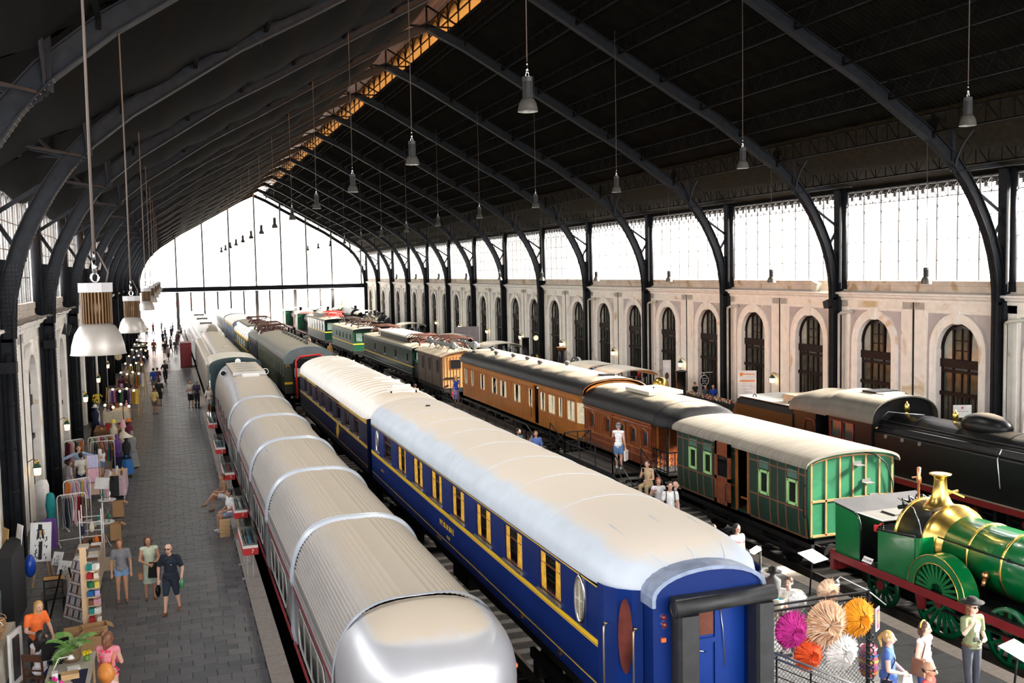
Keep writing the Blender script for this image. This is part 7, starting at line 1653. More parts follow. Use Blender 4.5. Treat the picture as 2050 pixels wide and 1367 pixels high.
for i, (x, y, c) in enumerate(((12.5, 98, (.3, .1, .12)), (12.9, 99, (.45, .25, .35)), (13.4, 97, (.1, .08, .07)), (12.2, 104, (.1, .09, .08)), (13.6, 104, (.2, .15, .1)), (13.9, 92, (.45, .25, .06)))):
 person('person among the crowd between the tracks, %s from the left' % ORD(i), x, y, 1.7, rz=i * 1.3, top=c, bottom=(.05, .05, .07), hair='brown', lod=2, group='distant visitors between the tracks')
# -- left platform
t, at, J = person('bald man in navy polo and shorts striding with a bottle and black bag', -.22, 24.7, 1.70, -.35, top=(.008, .012, .025), sleeve=.42, bottom=(.015, .025, .04), legfrac=.52, hair='grey', bald=True, fat=1.22, skin=0, shoes=(.2, .07, .03),
 pose=dict(elL=(.17, .0, .64), waL=(.17, -.06, .5), elR=(-.17, .0, .64), waR=(-.165, -.03, .49), anL=(.07, .1, .07), knL=(.065, .02, .28), anR=(-.06, -.1, .045), knR=(-.06, -.06, .28), head=(-.01, -.03, .92)))
sunglasses(t, J, 1.7); q = MB(); q.lathe([(0, 0), (.045, .0), (.045, .14), (.02, .19), (.015, .23), (0, .23)], (.32, -.16, .66), 'z', 12); acc(t, 'green_bottle', q, mat('green_bottle', (.05, .3, .12), .15))
q = MB(); q.sphere((-.3, -.05, .55), .06, .1, .15); acc(t, 'black_bag', q, BLACK); q = MB(); q.sphere((.05, -.13, 1.2), .03, .01, .01); acc(t, 'chest_logo', q, WHITE)
t, at, J = person('woman in pale flowered dress holding a black jacket', -.72, 25.95, 1.62, .1, top=(.5, .55, .42), sleeve=0, skirt=((.42, .5, .4), .25, .11), hair='brown', hairlen=.04, skin=1, shoes=(.2, .08, .04), pose=dict(elR=(-.14, -.02, .63), waR=(-.03, -.12, .58), elL=(.14, -.02, .63), waL=(.05, -.12, .58), head=(-.01, -.03, .925)))
q = MB(); q.obox((.1, -.18, .78), (.28, .08, .38), Matrix.Rotation(.1, 3, 'Y')); acc(t, 'black_jacket', q, fabric((.006, .006, .007))); q = MB(); q.obox((-.22, 0, .62), (.1, .14, .14)); q.tube([(-.2, 0, .68), (-.16, -.06, 1.0), (-.13, 0, 1.33)], .008, 5); acc(t, 'tan_bag', q, mat('tan_leather', (.35, .13, .05), .5))
t, at, J = person('young woman in grey cropped top and denim shorts', -1.38, 26.05, 1.60, .05, top=(.19, .19, .21), sleeve=.35, bottom=(.18, .3, .5), legfrac=.2, hair='chest', hairlen=.1, skin=1, shoes=(.3, .1, .05), pose=dict(head=(-.015, -.03, .92)))
t, at, J = person('blonde woman in orange T-shirt leaning over the stall', -2.78, 21.6, 1.62, .5, top=(.85, .16, .03), sleeve=.35, bottom=(.03, .03, .04), hair='blonde', hairlen=.08, skin=0, pose=dict(head=(.02, -.06, .915), chest=(0, -.02, .73), elL=(.15, -.03, .63), waL=(.15, -.12, .52), elR=(-.13, -.02, .63), waR=(.0, -.14, .58)))
t, at, J = person('woman with long dark hair seated in a chair, seen from behind', -2.62, 20.6, 1.62, pi - .5, z=.0, top=(.75, .72, .78), sleeve=0, bottom=(.02, .03, .12), hair='black', hairlen=.17, skin=0, pose=sitting())
t, at, J = person('woman in pink and white flowered dress with an orange backpack', -1.3, 19.1, 1.62, 2.7, top=(.7, .25, .3), sleeve=.12, skirt=((.75, .5, .5), .45, .12), hair='chest', hairlen=.05, tail=True, skin=0, pose=dict(elL=(.13, -.04, .64), waL=(.05, -.13, .62), elR=(-.13, -.04, .64), waR=(-.05, -.13, .62), head=(0, -.03, .915)))
rr = random.Random(5); q = MB()
for k in range(60):
 a = rr.uniform(0, 2 * pi); z_ = rr.uniform(.7, 1.32); ra = .155 if z_ > 1 else .175; q.sphere((ra * cos(a), ra * .72 * sin(a), z_), .022, .022, .02, n=6, k=4)
acc(t, 'flower_pattern', q, fabric((.8, .04, .12))); q = MB(); q.sphere((-.05, .2, .92), .17, .1, .2); q.sphere((-.05, .26, .9), .11, .06, .1); q.tube([(-.12, .12, 1.05), (-.12, 0, 1.35), (-.1, -.1, 1.2)], .014, 5); acc(t, 'backpack', q, mat('orange_leather', (.62, .22, .04), .5, 0, .2))
person('man in black T-shirt and shorts walking down the aisle', -.76, 65.1, 1.75, pi + .2, top=(.01, .01, .012), bottom=(.02, .02, .025), legfrac=.5, hair='black', skin=1, lod=1, pose=dict(anL=(.06, .12, .08), anR=(-.06, -.1, .045)))
person('man in black striding toward the camera along the aisle', -.45, 79, 1.78, .6, top=(.008, .008, .01), bottom=(.012, .012, .015), hair='black', skin=1, lod=1, pose=dict(anL=(.06, .13, .08), anR=(-.06, -.13, .045), elR=(-.16, .05, .64), waR=(-.15, -.1, .6)))
person('man in royal blue T-shirt and grey shorts at a stall', -1.2, 73.6, 1.72, pi + .4, top=(.01, .06, .3), bottom=(.2, .18, .16), legfrac=.5, hair='black', skin=1, lod=1)
person('person in maroon beside the man in royal blue', -.95, 74.6, 1.65, pi, top=(.12, .03, .05), bottom=(.1, .09, .09), hair='brown', lod=1)
person('woman in yellow floral shirt and shorts in the aisle', -1.0, 61.6, 1.58, pi - .4, top=(.65, .5, .2), bottom=(.12, .1, .09), legfrac=.4, hair='brown', skin=1, lod=1)
person('man in pale shirt with crossed arms by the train', 1.05, 63.4, 1.75, .2, top=(.5, .46, .42), bottom=(.01, .01, .012), legfrac=.5, hair='black', skin=1, lod=1, pose=dict(waL=(-.02, -.1, .68), waR=(.02, -.1, .66)))
person('man in dark purple shirt beside the man with crossed arms', 1.4, 63.1, 1.75, pi - .6, top=(.03, .02, .05), bottom=(.01, .01, .014), hair='grey', skin=1, lod=1)
person('woman in white top and shorts at the train side', 2.0, 60.6, 1.6, .5, top=(.75, .65, .62), bottom=(.5, .5, .5), legfrac=.4, hair='brown', hairlen=.1, skin=1, lod=1)
t, at, J = person('man in white T-shirt sitting on a low stool by the train', 1.62, 32.2, 1.66, -1.25, top=(.82, .82, .84), sleeve=.4, bottom=(.3, .33, .45), legfrac=.42, hair='black', skin=1, shoes=(.7, .7, .7), pose=sitting(waL=(.03, -.2, .38), waR=(-.03, -.2, .38)))
t, at, J = person('woman in white shorts seated with crossed legs by the display cases', 1.55, 35.0, 1.62, -1.3, top=(.3, .18, .1), bottom=(.7, .68, .72), legfrac=.3, hair='brown', skin=1, shoes=(.15, .08, .04), pose=sitting(knL=(-.01, -.25, .37), anL=(-.06, -.4, .17)), lod=0)
person('man in light blue shirt with outstretched arms at the clothes stall', -3.45, 40.6, 1.75, .2, top=(.35, .45, .65), sleeve=.9, bottom=(.05, .05, .08), hair='brown', skin=0, pose=dict(elL=(.26, -.03, .74), waL=(.4, -.08, .7), elR=(-.26, -.03, .74), waR=(-.4, -.08, .7)), lod=0)
person('girl in white T-shirt and dark shorts seen from behind', -3.3, 39.6, 1.62, pi, top=(.78, .76, .7), sleeve=.3, bottom=(.01, .02, .08), legfrac=.3, hair='black', skin=1, lod=1)
person('person in lilac top stooping at the clothes stall', -3.65, 39.0, 1.45, 2.0, top=(.5, .45, .52), bottom=(.05, .05, .06), hair='black', skin=1, lod=1)
person('long-haired woman in white blouse browsing clothes', -2.75, 41.9, 1.62, -1.9, top=(.75, .75, .78), sleeve=.8, bottom=(.12, .2, .35), legfrac=.3, hair='chest', hairlen=.14, skin=0, lod=1)
far = [(-.54, 104.8, (.01, .01, .015)), (.04, 112.4, (.25, .23, .22)), (.69, 116.9, (.08, .02, .03)), (.82, 120.1, (.02, .02, .03)), (.16, 135, (.04, .06, .15)), (-1.1, 154, (.4, .42, .45)), (-1.6, 108, (.3, .1, .05)), (-.56, 133.1, (.2, .2, .2)), (-.2, 99, (.45, .3, .3)), (.5, 107, (.05, .05, .06)), (-.8, 124, (.01, .02, .06)), (-.4, 118, (.3, .3, .3)),
       (1.0, 128, (.1, .1, .1)), (-2.2, 149, (.5, .05, .05)), (.4, 146, (.25, .25, .28)), (-2.9, 140, (.6, .4, .05)), (1.4, 139, (.3, .3, .3)), (-2.7, 67, (.01, .01, .012)), (-3.1, 76, (.5, .5, .5)), (-2.9, 88, (.04, .05, .04)), (-3.3, 97, (.2, .2, .2)), (-2.3, 84, (.3, .2, .15))]
for i, (x, y, c) in enumerate(far): person('distant visitor in the far aisle of the left platform, dark against the bright gable', x, y, 1.7, rz=(i * 2.1) % 6.28, top=c, bottom=(.02, .02, .03) if i % 3 else (.25, .22, .2), legfrac=1 if i % 2 else .5, hair=('black', 'brown')[i % 2], skin=1, lod=2, group='distant visitors in the left aisle', pose=dict(anL=(.06, .08, .06), anR=(-.06, -.08, .045)))
# ------------------------------------------------------------------ walkways beside the wooden coaches
WLK = mat('black_walkway', (.01, .01, .01), .6)
def walkway(label, x0, x1, y0, y1, z, stairs, rail=.85):
 t = thing('steel_walkway', label, 'walkway', (x0, y0, 0))
 yy = y0
 while yy < y1 - .05:
  e = min(yy + 1.0, y1); q = MB(); q.box(x0, x1, yy + .01, e - .01, z - .05, z); q.build('deck_panel', WLK, t); yy = e
 q = MB()
 for x in (x0 + .05, x1 - .05):
  q.box(x - .04, x + .04, y0, y1, z - .18, z - .05)
  y = y0
  while y <= y1 + .01: q.box(x - .03, x + .03, y - .03, y + .03, 0, z - .05); y += (y1 - y0) / 4
 q.build('legs', WLK, t)
 def railing(pts, nm='railing'):
  q = MB()
  for a, b in zip(pts, pts[1:]):
   a, b = Vector(a), Vector(b)
   for h in (rail, rail * .55, .12): q.bar(a + Vector((0, 0, h)), b + Vector((0, 0, h)), .035 if h == rail else .02)
   n_ = max(2, int((b - a).length / 1.4))
   for i in range(n_ + 1): p = a.lerp(b, i / n_); q.bar(p, p + Vector((0, 0, rail)), .035)
   n_ = int((b - a).length / .14)
   for i in range(n_): p = a.lerp(b, i / n_); q.bar(p + Vector((0, 0, .12)), p + Vector((0, 0, rail * .55)), .01)
  q.build(nm, WLK, t)
 railing([(x0, y0 + (0 if not stairs else 0), z), (x0, y1, z)])
 n = 5; L = 1.6
 for i in range(n):
  q = MB(); zz = z * (1 - (i + 1) / (n + 1)); ya = y0 - L * (i + 1) / (n + 1); q.box(x0, x1, ya - .16, ya + .16, zz - .03, zz); q.build('stair_tread', WLK, t)
 for x in (x0, x1):
  q = MB(); q.bar((x, y0, z - .08), (x, y0 - L, 0), .04, .16); q.bar((x, y0, z + rail), (x, y0 - L, rail), .035); q.bar((x, y0, z + rail * .5), (x, y0 - L, rail * .5), .02); q.bar((x, y0 - L, 0), (x, y0 - L, rail), .035); q.bar((x, y0, z), (x, y0, z + rail), .035); q.build('stair_rail', WLK, t)
 railing([(x0, y1, z), (x1, y1, z)], 'end_railing')
walkway('black steel walkway with stairs beside the golden teak dining car', 14.35, 15.45, 40.0, 54.2, .58, True, .78)
walkway('short black steel landing with stairs beside the red-brown balcony coach', 14.35, 15.45, 31.2, 35.6, .88, True, .8)
q = MB(); q.bar((14.4, 35.6, 1.68), (14.4, 37.2, .8), .035); q.bar((15.4, 35.6, 1.68), (15.4, 37.2, .8), .035)
for k in range(4): q.box(14.4, 15.4, 35.75 + .35 * k, 36.0 + .35 * k, .7 - .18 * k, .73 - .18 * k)
for y, z in ((35.75, .7), (37.2, .0)): pass
q.bar((14.4, 35.6, .85), (14.4, 37.2, 0), .05, .1); q.bar((15.4, 35.6, .85), (15.4, 37.2, 0), .05, .1); q.bar((14.4, 37.2, 0), (14.4, 37.2, .8), .035); q.bar((15.4, 37.2, 0), (15.4, 37.2, .8), .035)
tag(q.build('metal_stairs', WLK), 'black steel stairs on the far side of the balcony coach landing', 'stairs')
# ------------------------------------------------------------------ display cases along the silver train
def case(x, y, i, model):
 t = thing('display_case', 'glass-topped display case with red front on steel legs, %s from the camera' % ORD(i), 'display case', (x, y, 0), 'model display cases by the silver train')
 W_, L = .38, 2.1
 q = MB(); q.box(x - W_ / 2, x + W_ / 2, y, y + L, .82, .97); q.build('tray', WHITE, t)
 q = MB(); q.box(x - W_ / 2 - .005, x + W_ / 2 + .005, y - .015, y, .72, .9); q.box(x - W_ / 2 - .012, x - W_ / 2, y, y + L, .76, .86); f_ = q.build('red_front', RED, t)
 text('7', .14, (x + .05, y - .02, .81), (pi / 2, 0, 0), WHITE, f_)
 q = MB(); q.box(x - W_ / 2 + .01, x + W_ / 2 - .01, y + .01, y + L - .01, .97, 1.24); q.build('glass_cover', CLEAR, t)
 for k in range(2):
  q = MB(); yy = y + .35 + (L - .7) * k; q.box(x - .09, x - .06, yy - .02, yy + .02, .02, .82); q.box(x + .06, x + .09, yy - .02, yy + .02, .02, .82); q.box(x - .22, x + .22, yy - .03, yy + .03, 0, .025); q.build('leg_frame', STEEL, t)
 q = MB(); q.box(x - .03, x + .03, y + .2, y + L - .5, .985, 1.02); q.prism(arc(x, .04, 1.02, .035, 8), y + .22, y + L - .55, 'y'); q.build('model_train', mat('model' + str(i % 3), ((.05, .2, .35), (.6, .6, .62), (.4, .05, .05))[i % 3], .4), t)
 q = MB(); q.box(x - .12, x - .1, y + .2, y + L - .4, .972, .985); q.box(x + .1, x + .12, y + .2, y + L - .4, .972, .985); q.build('model_rail', MATT, t)
for i, (x, y) in enumerate(((1.76, 26.4), (1.8, 30.55), (1.8, 36.1 - 3.3 + 3.2), (1.78, 42.2), (1.78, 49.5))):
 case(x, y if i != 2 else 36.6, i, 0)
q = MB(); q.box(1.3, 1.75, 31.9, 32.4, .0, .02);
st_ = MB(); st_.box(1.45, 1.85, 32.0, 32.4, .44, .48); [st_.box(a - .02, a + .02, b - .02, b + .02, 0, .44) for a in (1.48, 1.82) for b in (32.03, 32.37)]; tag(st_.build('stool', WOOD), 'low stool under the man in white T-shirt', 'stool')
st_ = MB(); st_.box(1.4, 1.85, 34.8, 35.2, .44, .48); st_.bar((1.42, 34.85, 0), (1.83, 34.85, .44), .03); st_.bar((1.83, 34.85, 0), (1.42, 34.85, .44), .03); st_.bar((1.42, 35.15, 0), (1.83, 35.15, .44), .03); st_.bar((1.83, 35.15, 0), (1.42, 35.15, .44), .03); tag(st_.build('folding_stool', STEEL), 'steel folding stool under the woman in white shorts', 'stool')
q = MB(); q.box(1.2, 1.5, 31.35, 31.38, .0, .55); q.box(1.2, 1.5, 31.6, 31.63, 0, .5); tag(q.build('sandwich_board', WOOD), 'small wooden board leaning by the display case', 'sign')
t = thing('vending_kiosk', 'dark red kiosk cabinet at the platform edge far down the aisle', 'kiosk', (1.3, 92, 0))
q = MB(); q.box(.8, 1.75, 92, 94.5, 0, 2.2); q.build('cabinet', mat('dark_red_kiosk', (.14, .008, .014), .5), t)
for k in range(4):
 q = MB(); q.box(.82, 1.73, 91.97, 92, .1 + .52 * k, .55 + .52 * k); q.build('panel', mat('dark_red_kiosk2', (.2, .01, .02), .45), t)
# ------------------------------------------------------------------ helpers for the market
CN = {'red': (.5, .02, .03), 'mustard': (.62, .38, .05), 'purple': (.16, .07, .3), 'lilac': (.45, .35, .6), 'navy': (.01, .015, .06), 'green': (.02, .2, .09), 'pink': (.7, .35, .42), 'white': (.78, .77, .74), 'grey': (.25, .25, .26), 'black': (.01, .01, .012),
      'teal': (.01, .25, .25), 'orange': (.75, .2, .03), 'brown': (.18, .08, .04), 'cream': (.7, .62, .48), 'blue': (.03, .16, .45), 'maroon': (.16, .02, .04), 'yellow': (.75, .6, .1), 'patterned': (.3, .28, .3)}
CLOTH = {k: fabric(v, 'cloth_' + k) for k, v in CN.items()}
WIRE = mat('white_tube', (.75, .75, .74), .35)
def garment(p, d, L, col, label, group, wd=.42, th=.05, seed=0):
 rr = random.Random(seed); p = Vector(p); d = Vector(d).normalized(); s = d.cross(Vector((0, 0, 1))); rows = []
 for u_, w_ in ((.0, .05), (.04, .3), (.1, .95), (.35, .85), (.7, .95), (1, 1.05)):
  rw = []; N = 14
  for i in range(N):
   a = 2 * pi * i / N; t_ = th * (.35 + .65 * u_) * (1 + .35 * sin(i * 2.1 + seed)); rw.append(tuple(p + s * (cos(a) * wd / 2 * w_) + d * (sin(a) * t_ + .02 * sin(seed + u_ * 4)) + Vector((0, 0, -.03 - u_ * L + (.02 * rr.random() if u_ > .9 else 0)))))
  rows.append(rw)
 q = MB(); q.strip(rows, 0, True, True); q.f.append(tuple(len(q.v) - 1 - i for i in range(14))); q.m.append(0); q.s.append(False)
 o = q.build('garment', CLOTH[col]); tag(o, label, 'clothing', group)
 q = MB(); q.tube([p + Vector((0, 0, .03)), p + Vector((0, 0, -.02)), p + s * .18 + Vector((0, 0, -.07))], .006, 4); q.tube([p + Vector((0, 0, -.02)), p - s * .18 + Vector((0, 0, -.07))], .006, 4); q.build('hanger', WIRE, o)
 return o
def rack(a, b, z, label, phrase, cols, lens=(.7, 1.0), mm=None, wood=False, wd=.42, base=.5, gap=.0, th=.04):
 a, b = Vector((*a, 0)), Vector((*b, 0)); d = (b - a).normalized(); s = Vector((-d.y, d.x, 0)); mm = mm or WIRE
 t = thing('clothes_rack', label, 'rack', tuple(a)); q = MB(); Z = Vector((0, 0, z)); r_ = .016
 if wood:
  for p in (a, b): q.bar(p - s * base / 2, p + Z * 1.06, .045); q.bar(p + s * base / 2, p + Z * 1.06, .045)
  q.bar(a + Z, b + Z, .035); q.bar(a + Z * .25, b + Z * .25, .04)
 else:
  q.tube([a, a + Z * .93, a + Z * .985 + d * .03, a + Z + d * .1, b + Z - d * .1, b + Z * .985 - d * .03, b + Z * .93, b], r_, 6)
  q.bar(a + Z * .12, b + Z * .12, .025)
  for p in (a, b): q.tube([p - s * base / 2 + Vector((0, 0, .04)), p + Vector((0, 0, .1)), p + s * base / 2 + Vector((0, 0, .04))], r_, 6); q.sphere(p - s * base / 2 + Vector((0, 0, .03)), .03, n=8, k=5); q.sphere(p + s * base / 2 + Vector((0, 0, .03)), .03, n=8, k=5)
 q.build('frame', mm, t); n = len(cols); seen = {}
 L = (b - a).length - .2; rr = random.Random(int(a.x * 100 + a.y))
 for i, c in enumerate(cols):
  seen[c] = seen.get(c, 0) + 1; nm = ('%s garment on %s' % (c, phrase)) if cols.count(c) == 1 else ('%s of the %s garments on %s' % (ORD(seen[c] - 1), c, phrase))
  garment(a + d * (.1 + L * (i + .5) / n) + Z, d, rr.uniform(*lens), c, nm, 'garments on ' + phrase, wd, th, i + 1)
 return t
def table(label, x0, x1, y0, y1, z, top, cloth=None, legm=None, name='table', cross=False, cl=.6):
 t = thing(name, label, 'table', ((x0 + x1) / 2, (y0 + y1) / 2, 0)); q = MB(); q.box(x0, x1, y0, y1, z - .035, z); q.build('tabletop', top, t)
 if cross:
  for y in (y0 + .06, y1 - .06): q = MB(); q.bar((x0 + .05, y, 0), (x1 - .05, y, z - .03), .025); q.bar((x1 - .05, y, 0), (x0 + .05, y, z - .03), .025); q.build('crossed_legs', legm or STEEL, t)
 else:
  for x in (x0 + .05, x1 - .05):
   for y in (y0 + .05, y1 - .05): q = MB(); q.box(x - .02, x + .02, y - .02, y + .02, 0, z - .035); q.build('leg', legm or STEEL, t)
 if cloth:
  q = MB(); P = [(x0, y0), (x1, y0), (x1, y1), (x0, y1)]; rg = []
  for i in range(4):
   (ax, ay), (bx_, by) = P[i], P[(i + 1) % 4]
   for k in range(8): rg.append((ax + (bx_ - ax) * k / 8, ay + (by - ay) * k / 8, (i * 8 + k)))
  cx, cy = (x0 + x1) / 2, (y0 + y1) / 2
  rows = [[(cx + (x - cx) * (1.01 + g * (1 + .5 * sin(k * 1.9))), cy + (y - cy) * (1.01 + g * (1 + .5 * sin(k * 1.9))), zz) for x, y, k in rg] for zz, g in ((z + .006, 0), (z - .3, .015), (z - cl, .04))]
  q.strip(rows, 0, True, True); q.add([(x, y, z + .006) for x, y, _ in rg], [tuple(range(32))]); o = q.build('tablecloth', cloth); tag(o, 'cloth draped over the ' + label, 'tablecloth')
 return t
def box_thing(name, label, cat, c, sz, mm, rz=0, hollow=False, group=None, rx=0):
 R_ = Matrix.Rotation(rz, 3, 'Z') @ Matrix.Rotation(rx, 3, 'X'); q = MB()
 if hollow:
  t_ = .012; w_, d_, h_ = sz
  for dx, dy, sx, sy in ((0, -d_ / 2, w_, t_), (0, d_ / 2, w_, t_), (-w_ / 2, 0, t_, d_), (w_ / 2, 0, t_, d_)): q.obox(Vector(c) + R_ @ Vector((dx, dy, 0)), (sx, sy, h_), R_)
  q.obox(Vector(c) + R_ @ Vector((0, 0, -h_ / 2 + .01)), (w_, d_, .01), R_)
  for dx, a in ((-w_ / 2 - .07, .5), (w_ / 2 + .07, -.5)): q.obox(Vector(c) + R_ @ Vector((dx, 0, h_ / 2 - .03)), (.16, d_, .008), R_ @ Matrix.Rotation(-a, 3, 'Y'))
 else: q.obox(c, sz, R_)
 return tag(q.build(name, mm), label, cat, group)
CARD = mat('cardboard', (.42, .24, .11), .8, 0, .1, 3)
def board(name, label, cat, x, y, z0, w_, h_, rz, lean, m1, th=.015, art=None, par=None):
 R_ = Matrix.Rotation(rz, 3, 'Z') @ Matrix.Rotation(-lean, 3, 'X'); c = Vector((x, y, z0)) + R_ @ Vector((0, 0, h_ / 2)); q = MB(); q.obox(c, (w_, th, h_), R_); o = q.build(name, m1, par)
 if label: tag(o, label, cat)
 if art: art(o, lambda u_, v_, k=0: c + R_ @ Vector((u_ * w_ / 2, -th / 2 - .002 - k, v_ * h_ / 2)), R_, w_, h_)
 return o
def blob(q, T, pts, k=0): q.add([tuple(T(u_, v_, k)) for u_, v_ in pts], [tuple(range(len(pts)))])
INK = mat('ink_black', (.015, .015, .02), .7); PAPER = mat('paper_white', (.8, .8, .79), .7)
# ------------------------------------------------------------------ foreground stall, left
# tall plank post with stacked books
t = thing('plank_display', 'tall pale plank standing upright with little shelves of books', 'display stand', (-2.05, 23.9, 0))
q = MB(); q.box(-2.12, -1.98, 23.86, 23.9, 0, 2.0); q.build('plank', mat('new_pine', (.72, .5, .3), .6, 0, .1), t)
for k in range(7):
 q = MB(); z = .28 + .2 * k; q.box(-1.98, -1.72, 23.72, 23.92, z, z + .015); q.build('shelf', mat('new_pine', (.72, .5, .3), .6), t)
rr = random.Random(11); cs = ['red', 'yellow', 'teal', 'cream', 'brown', 'white', 'blue', 'pink', 'green', 'lilac']
for k in range(7):
 z = .295 + .2 * k
 for j in range(2):
  c = cs[(k * 2 + j * 3) % 10]; box_thing('book', '%s booklet on the %s little shelf of the plank, %s one' % (c, ORD(k), ('inner', 'outer')[j]), 'book', (-1.92 + .13 * j, 23.8, z + .065), (.1, .14, .12), CLOTH[c], rr.uniform(-.5, .5), group='booklets on the plank shelves', rx=rr.uniform(-.1, .1))
# panel of small photographs
PH = [mat('photo_mauve', (.3, .22, .3), .5), mat('photo_grey', (.2, .2, .25), .5), mat('photo_rust', (.35, .17, .13), .5)]
def art_photos(o, T, R_, w_, h_):
 for a in range(5):
  for b in range(3):
   u0, v0 = -.92 + b * .63, .95 - a * .39; q = MB(); blob(q, T, [(u0, v0), (u0 + .56, v0), (u0 + .56, v0 - .33), (u0, v0 - .33)]); q.build('photo', PH[(a * 2 + b) % 3], o)
   for k in range(3):
    q = MB(); blob(q, T, [(u0 + .05 + .18 * k, v0 - .05), (u0 + .15 + .18 * k, v0 - .05), (u0 + .15 + .18 * k, v0 - .28), (u0 + .05 + .18 * k, v0 - .28)], .002); q.build('photo_figure', INK if k % 2 else PAPER, o)
board('photo_panel', 'leaning white panel of small square photographs', 'photo panel', -2.4, 24.6, .15, .75, 1.35, -.95, .25, PAPER, art=art_photos)
q = MB(); q.bar((-2.6, 24.8, 1.3), (-2.95, 25.1, 0), .03); q.bar((-2.45, 24.9, 1.3), (-2.3, 25.4, 0), .03); tag(q.build('panel_prop', BLACK), 'black prop legs behind the photo panel', 'stand')
# cardboard boxes, fern, desk
box_thing('cardboard_box', 'open cardboard box at the foot of the tall plank', 'box', (-1.85, 23.3, .2), (.5, .35, .38), CARD, .2, True)
box_thing('cardboard_box', 'open cardboard box nearer the camera than the plank, behind the fern', 'box', (-1.85, 22.6, .22), (.45, .35, .42), CARD, -.15, True)
box_thing('cardboard_box', 'closed cardboard box left of the plank, behind the fern', 'box', (-2.3, 23.2, .2), (.3, .3, .38), CARD, .1)
table('desk with a dark cloth by the seated woman', -2.4, -1.62, 18.0, 20.6, .75, mat('worn_white_wood', (.6, .55, .48), .6), None, WOOD, 'desk')
q = MB(); q.box(-1.95, -1.7, 18.1, 19.7, .752, .76); tag(q.build('table_runner', CLOTH['navy']), 'dark navy runner on the desk edge', 'cloth')
PLANTG = mat('fern_green', (.16, .38, .08), .5, 0, .35, 6); PLANTL = mat('pale_leaf', (.42, .6, .28), .5, 0, .2, 6)
def fern(x, y, z, label, n=13, L=.55, mm=PLANTG, pot=True, seed=0):
 t = thing('potted_fern', label, 'plant', (x, y, z)); rr = random.Random(seed)
 if pot: q = MB(); q.lathe([(0, 0), (.14, 0), (.17, .1), (.16, .22), (.19, .26), (.15, .27), (.0, .24)], (x, y, z), 'z', 14); q.build('sack_pot', mat('burlap', (.25, .17, .1), .9, 0, .2, 12), t)
 for i in range(n):
  a = 2 * pi * i / n + rr.uniform(-.2, .2); up = rr.uniform(.25, .95); l_ = L * rr.uniform(.75, 1.1); q = MB(); P = []
  for k in range(10):
   u_ = k / 9; P.append(Vector((x + cos(a) * l_ * u_ * (1.1 - .3 * up), y + sin(a) * l_ * u_ * (1.1 - .3 * up), z + .25 + l_ * (up * u_ * 1.3 - 1.0 * u_ * u_ * .75))))
  for k in range(1, 10):
   d = (P[k] - P[k - 1]).normalized(); s = d.cross(Vector((0, 0, 1))).normalized(); w_ = .15 * sin(pi * (k / 10) ** .7) + .015
   for sg in (-1, 1):
    for e in (0, .5): b = P[k - 1].lerp(P[k], e); q.add([b, b + d * .018, b + s * sg * w_ + d * .04 - Vector((0, 0, .02)), b + s * sg * w_ * .9 + d * .02 - Vector((0, 0, .02))], [(0, 1, 2, 3)])
  q.tube(P, .005, 4); q.build('frond', mm if i % 3 else PLANTL, t)
 return t
fern(-2.02, 20.25, .75, 'leafy green fern in a burlap pot on the desk', 15, .55, seed=2)
t = thing('potted_flower', 'little yellow flowers beside the fern pot', 'plant', (-1.75, 20.2, .75)); q = MB(); [q.sphere((-1.75 + .06 * cos(a), 20.15 + .06 * sin(a), .9 + .02 * sin(3 * a)), .035, n=7, k=4) for a in range(6)]; q.build('yellow_bloom', mat('yellow_petal', (.85, .65, .02), .5), t); q = MB(); q.cyl((-1.75, 20.15, .76), (-1.75, 20.15, .86), .05); q.build('leafy_base', PLANTG, t)
t = thing('potted_flower', 'small green plant with magenta flowers at the desk corner', 'plant', (-2.3, 19.0, .75)); q = MB(); [q.sphere((-2.28 + .08 * cos(a), 19.0 + .08 * sin(a), .82), .06, .05, .03, n=6, k=4) for a in range(6)]; q.build('leaves', PLANTG, t); q = MB(); [q.sphere((-2.22 + .05 * a, 19.05 - .08 * a, .9), .035, n=7, k=4) for a in (0, 1, 3)]; q.build('magenta_bloom', mat('magenta_petal', (.75, .02, .3), .5), t)
t = thing('monitor', 'black computer monitor seen from behind on the desk', 'monitor', (-2.3, 20.3, .75)); q = MB(); q.obox((-2.3, 20.25, 1.02), (.5, .04, .34), Matrix.Rotation(.45, 3, 'Z')); q.build('screen', BLACK, t); q = MB(); q.box(-2.34, -2.26, 20.22, 20.3, .75, .9); q.box(-2.42, -2.18, 20.15, 20.35, .75, .77); q.build('stand', BLACK, t)
t = thing('desk_lamp', 'white jointed desk lamp lying over the desk', 'lamp', (-2.1, 19.8, .75)); q = MB(); q.tube([(-2.3, 19.6, .8), (-2.2, 19.75, 1.0), (-2.02, 19.85, .98)], .012, 5); q.build('arm', WHITE, t); q = MB(); q.lathe([(.0, 0), (.03, 0), (.07, -.07), (.06, -.07), (0, -.02)], (-2.0, 19.86, 1.0), 'z', 12); q.build('shade', WHITE, t)
t = thing('laptop', 'open black laptop on the desk', 'laptop', (-2.15, 19.45, .75)); q = MB(); q.obox((-2.15, 19.45, .765), (.32, .22, .015), Matrix.Rotation(.5, 3, 'Z')); q.build('keyboard', BLACK, t)
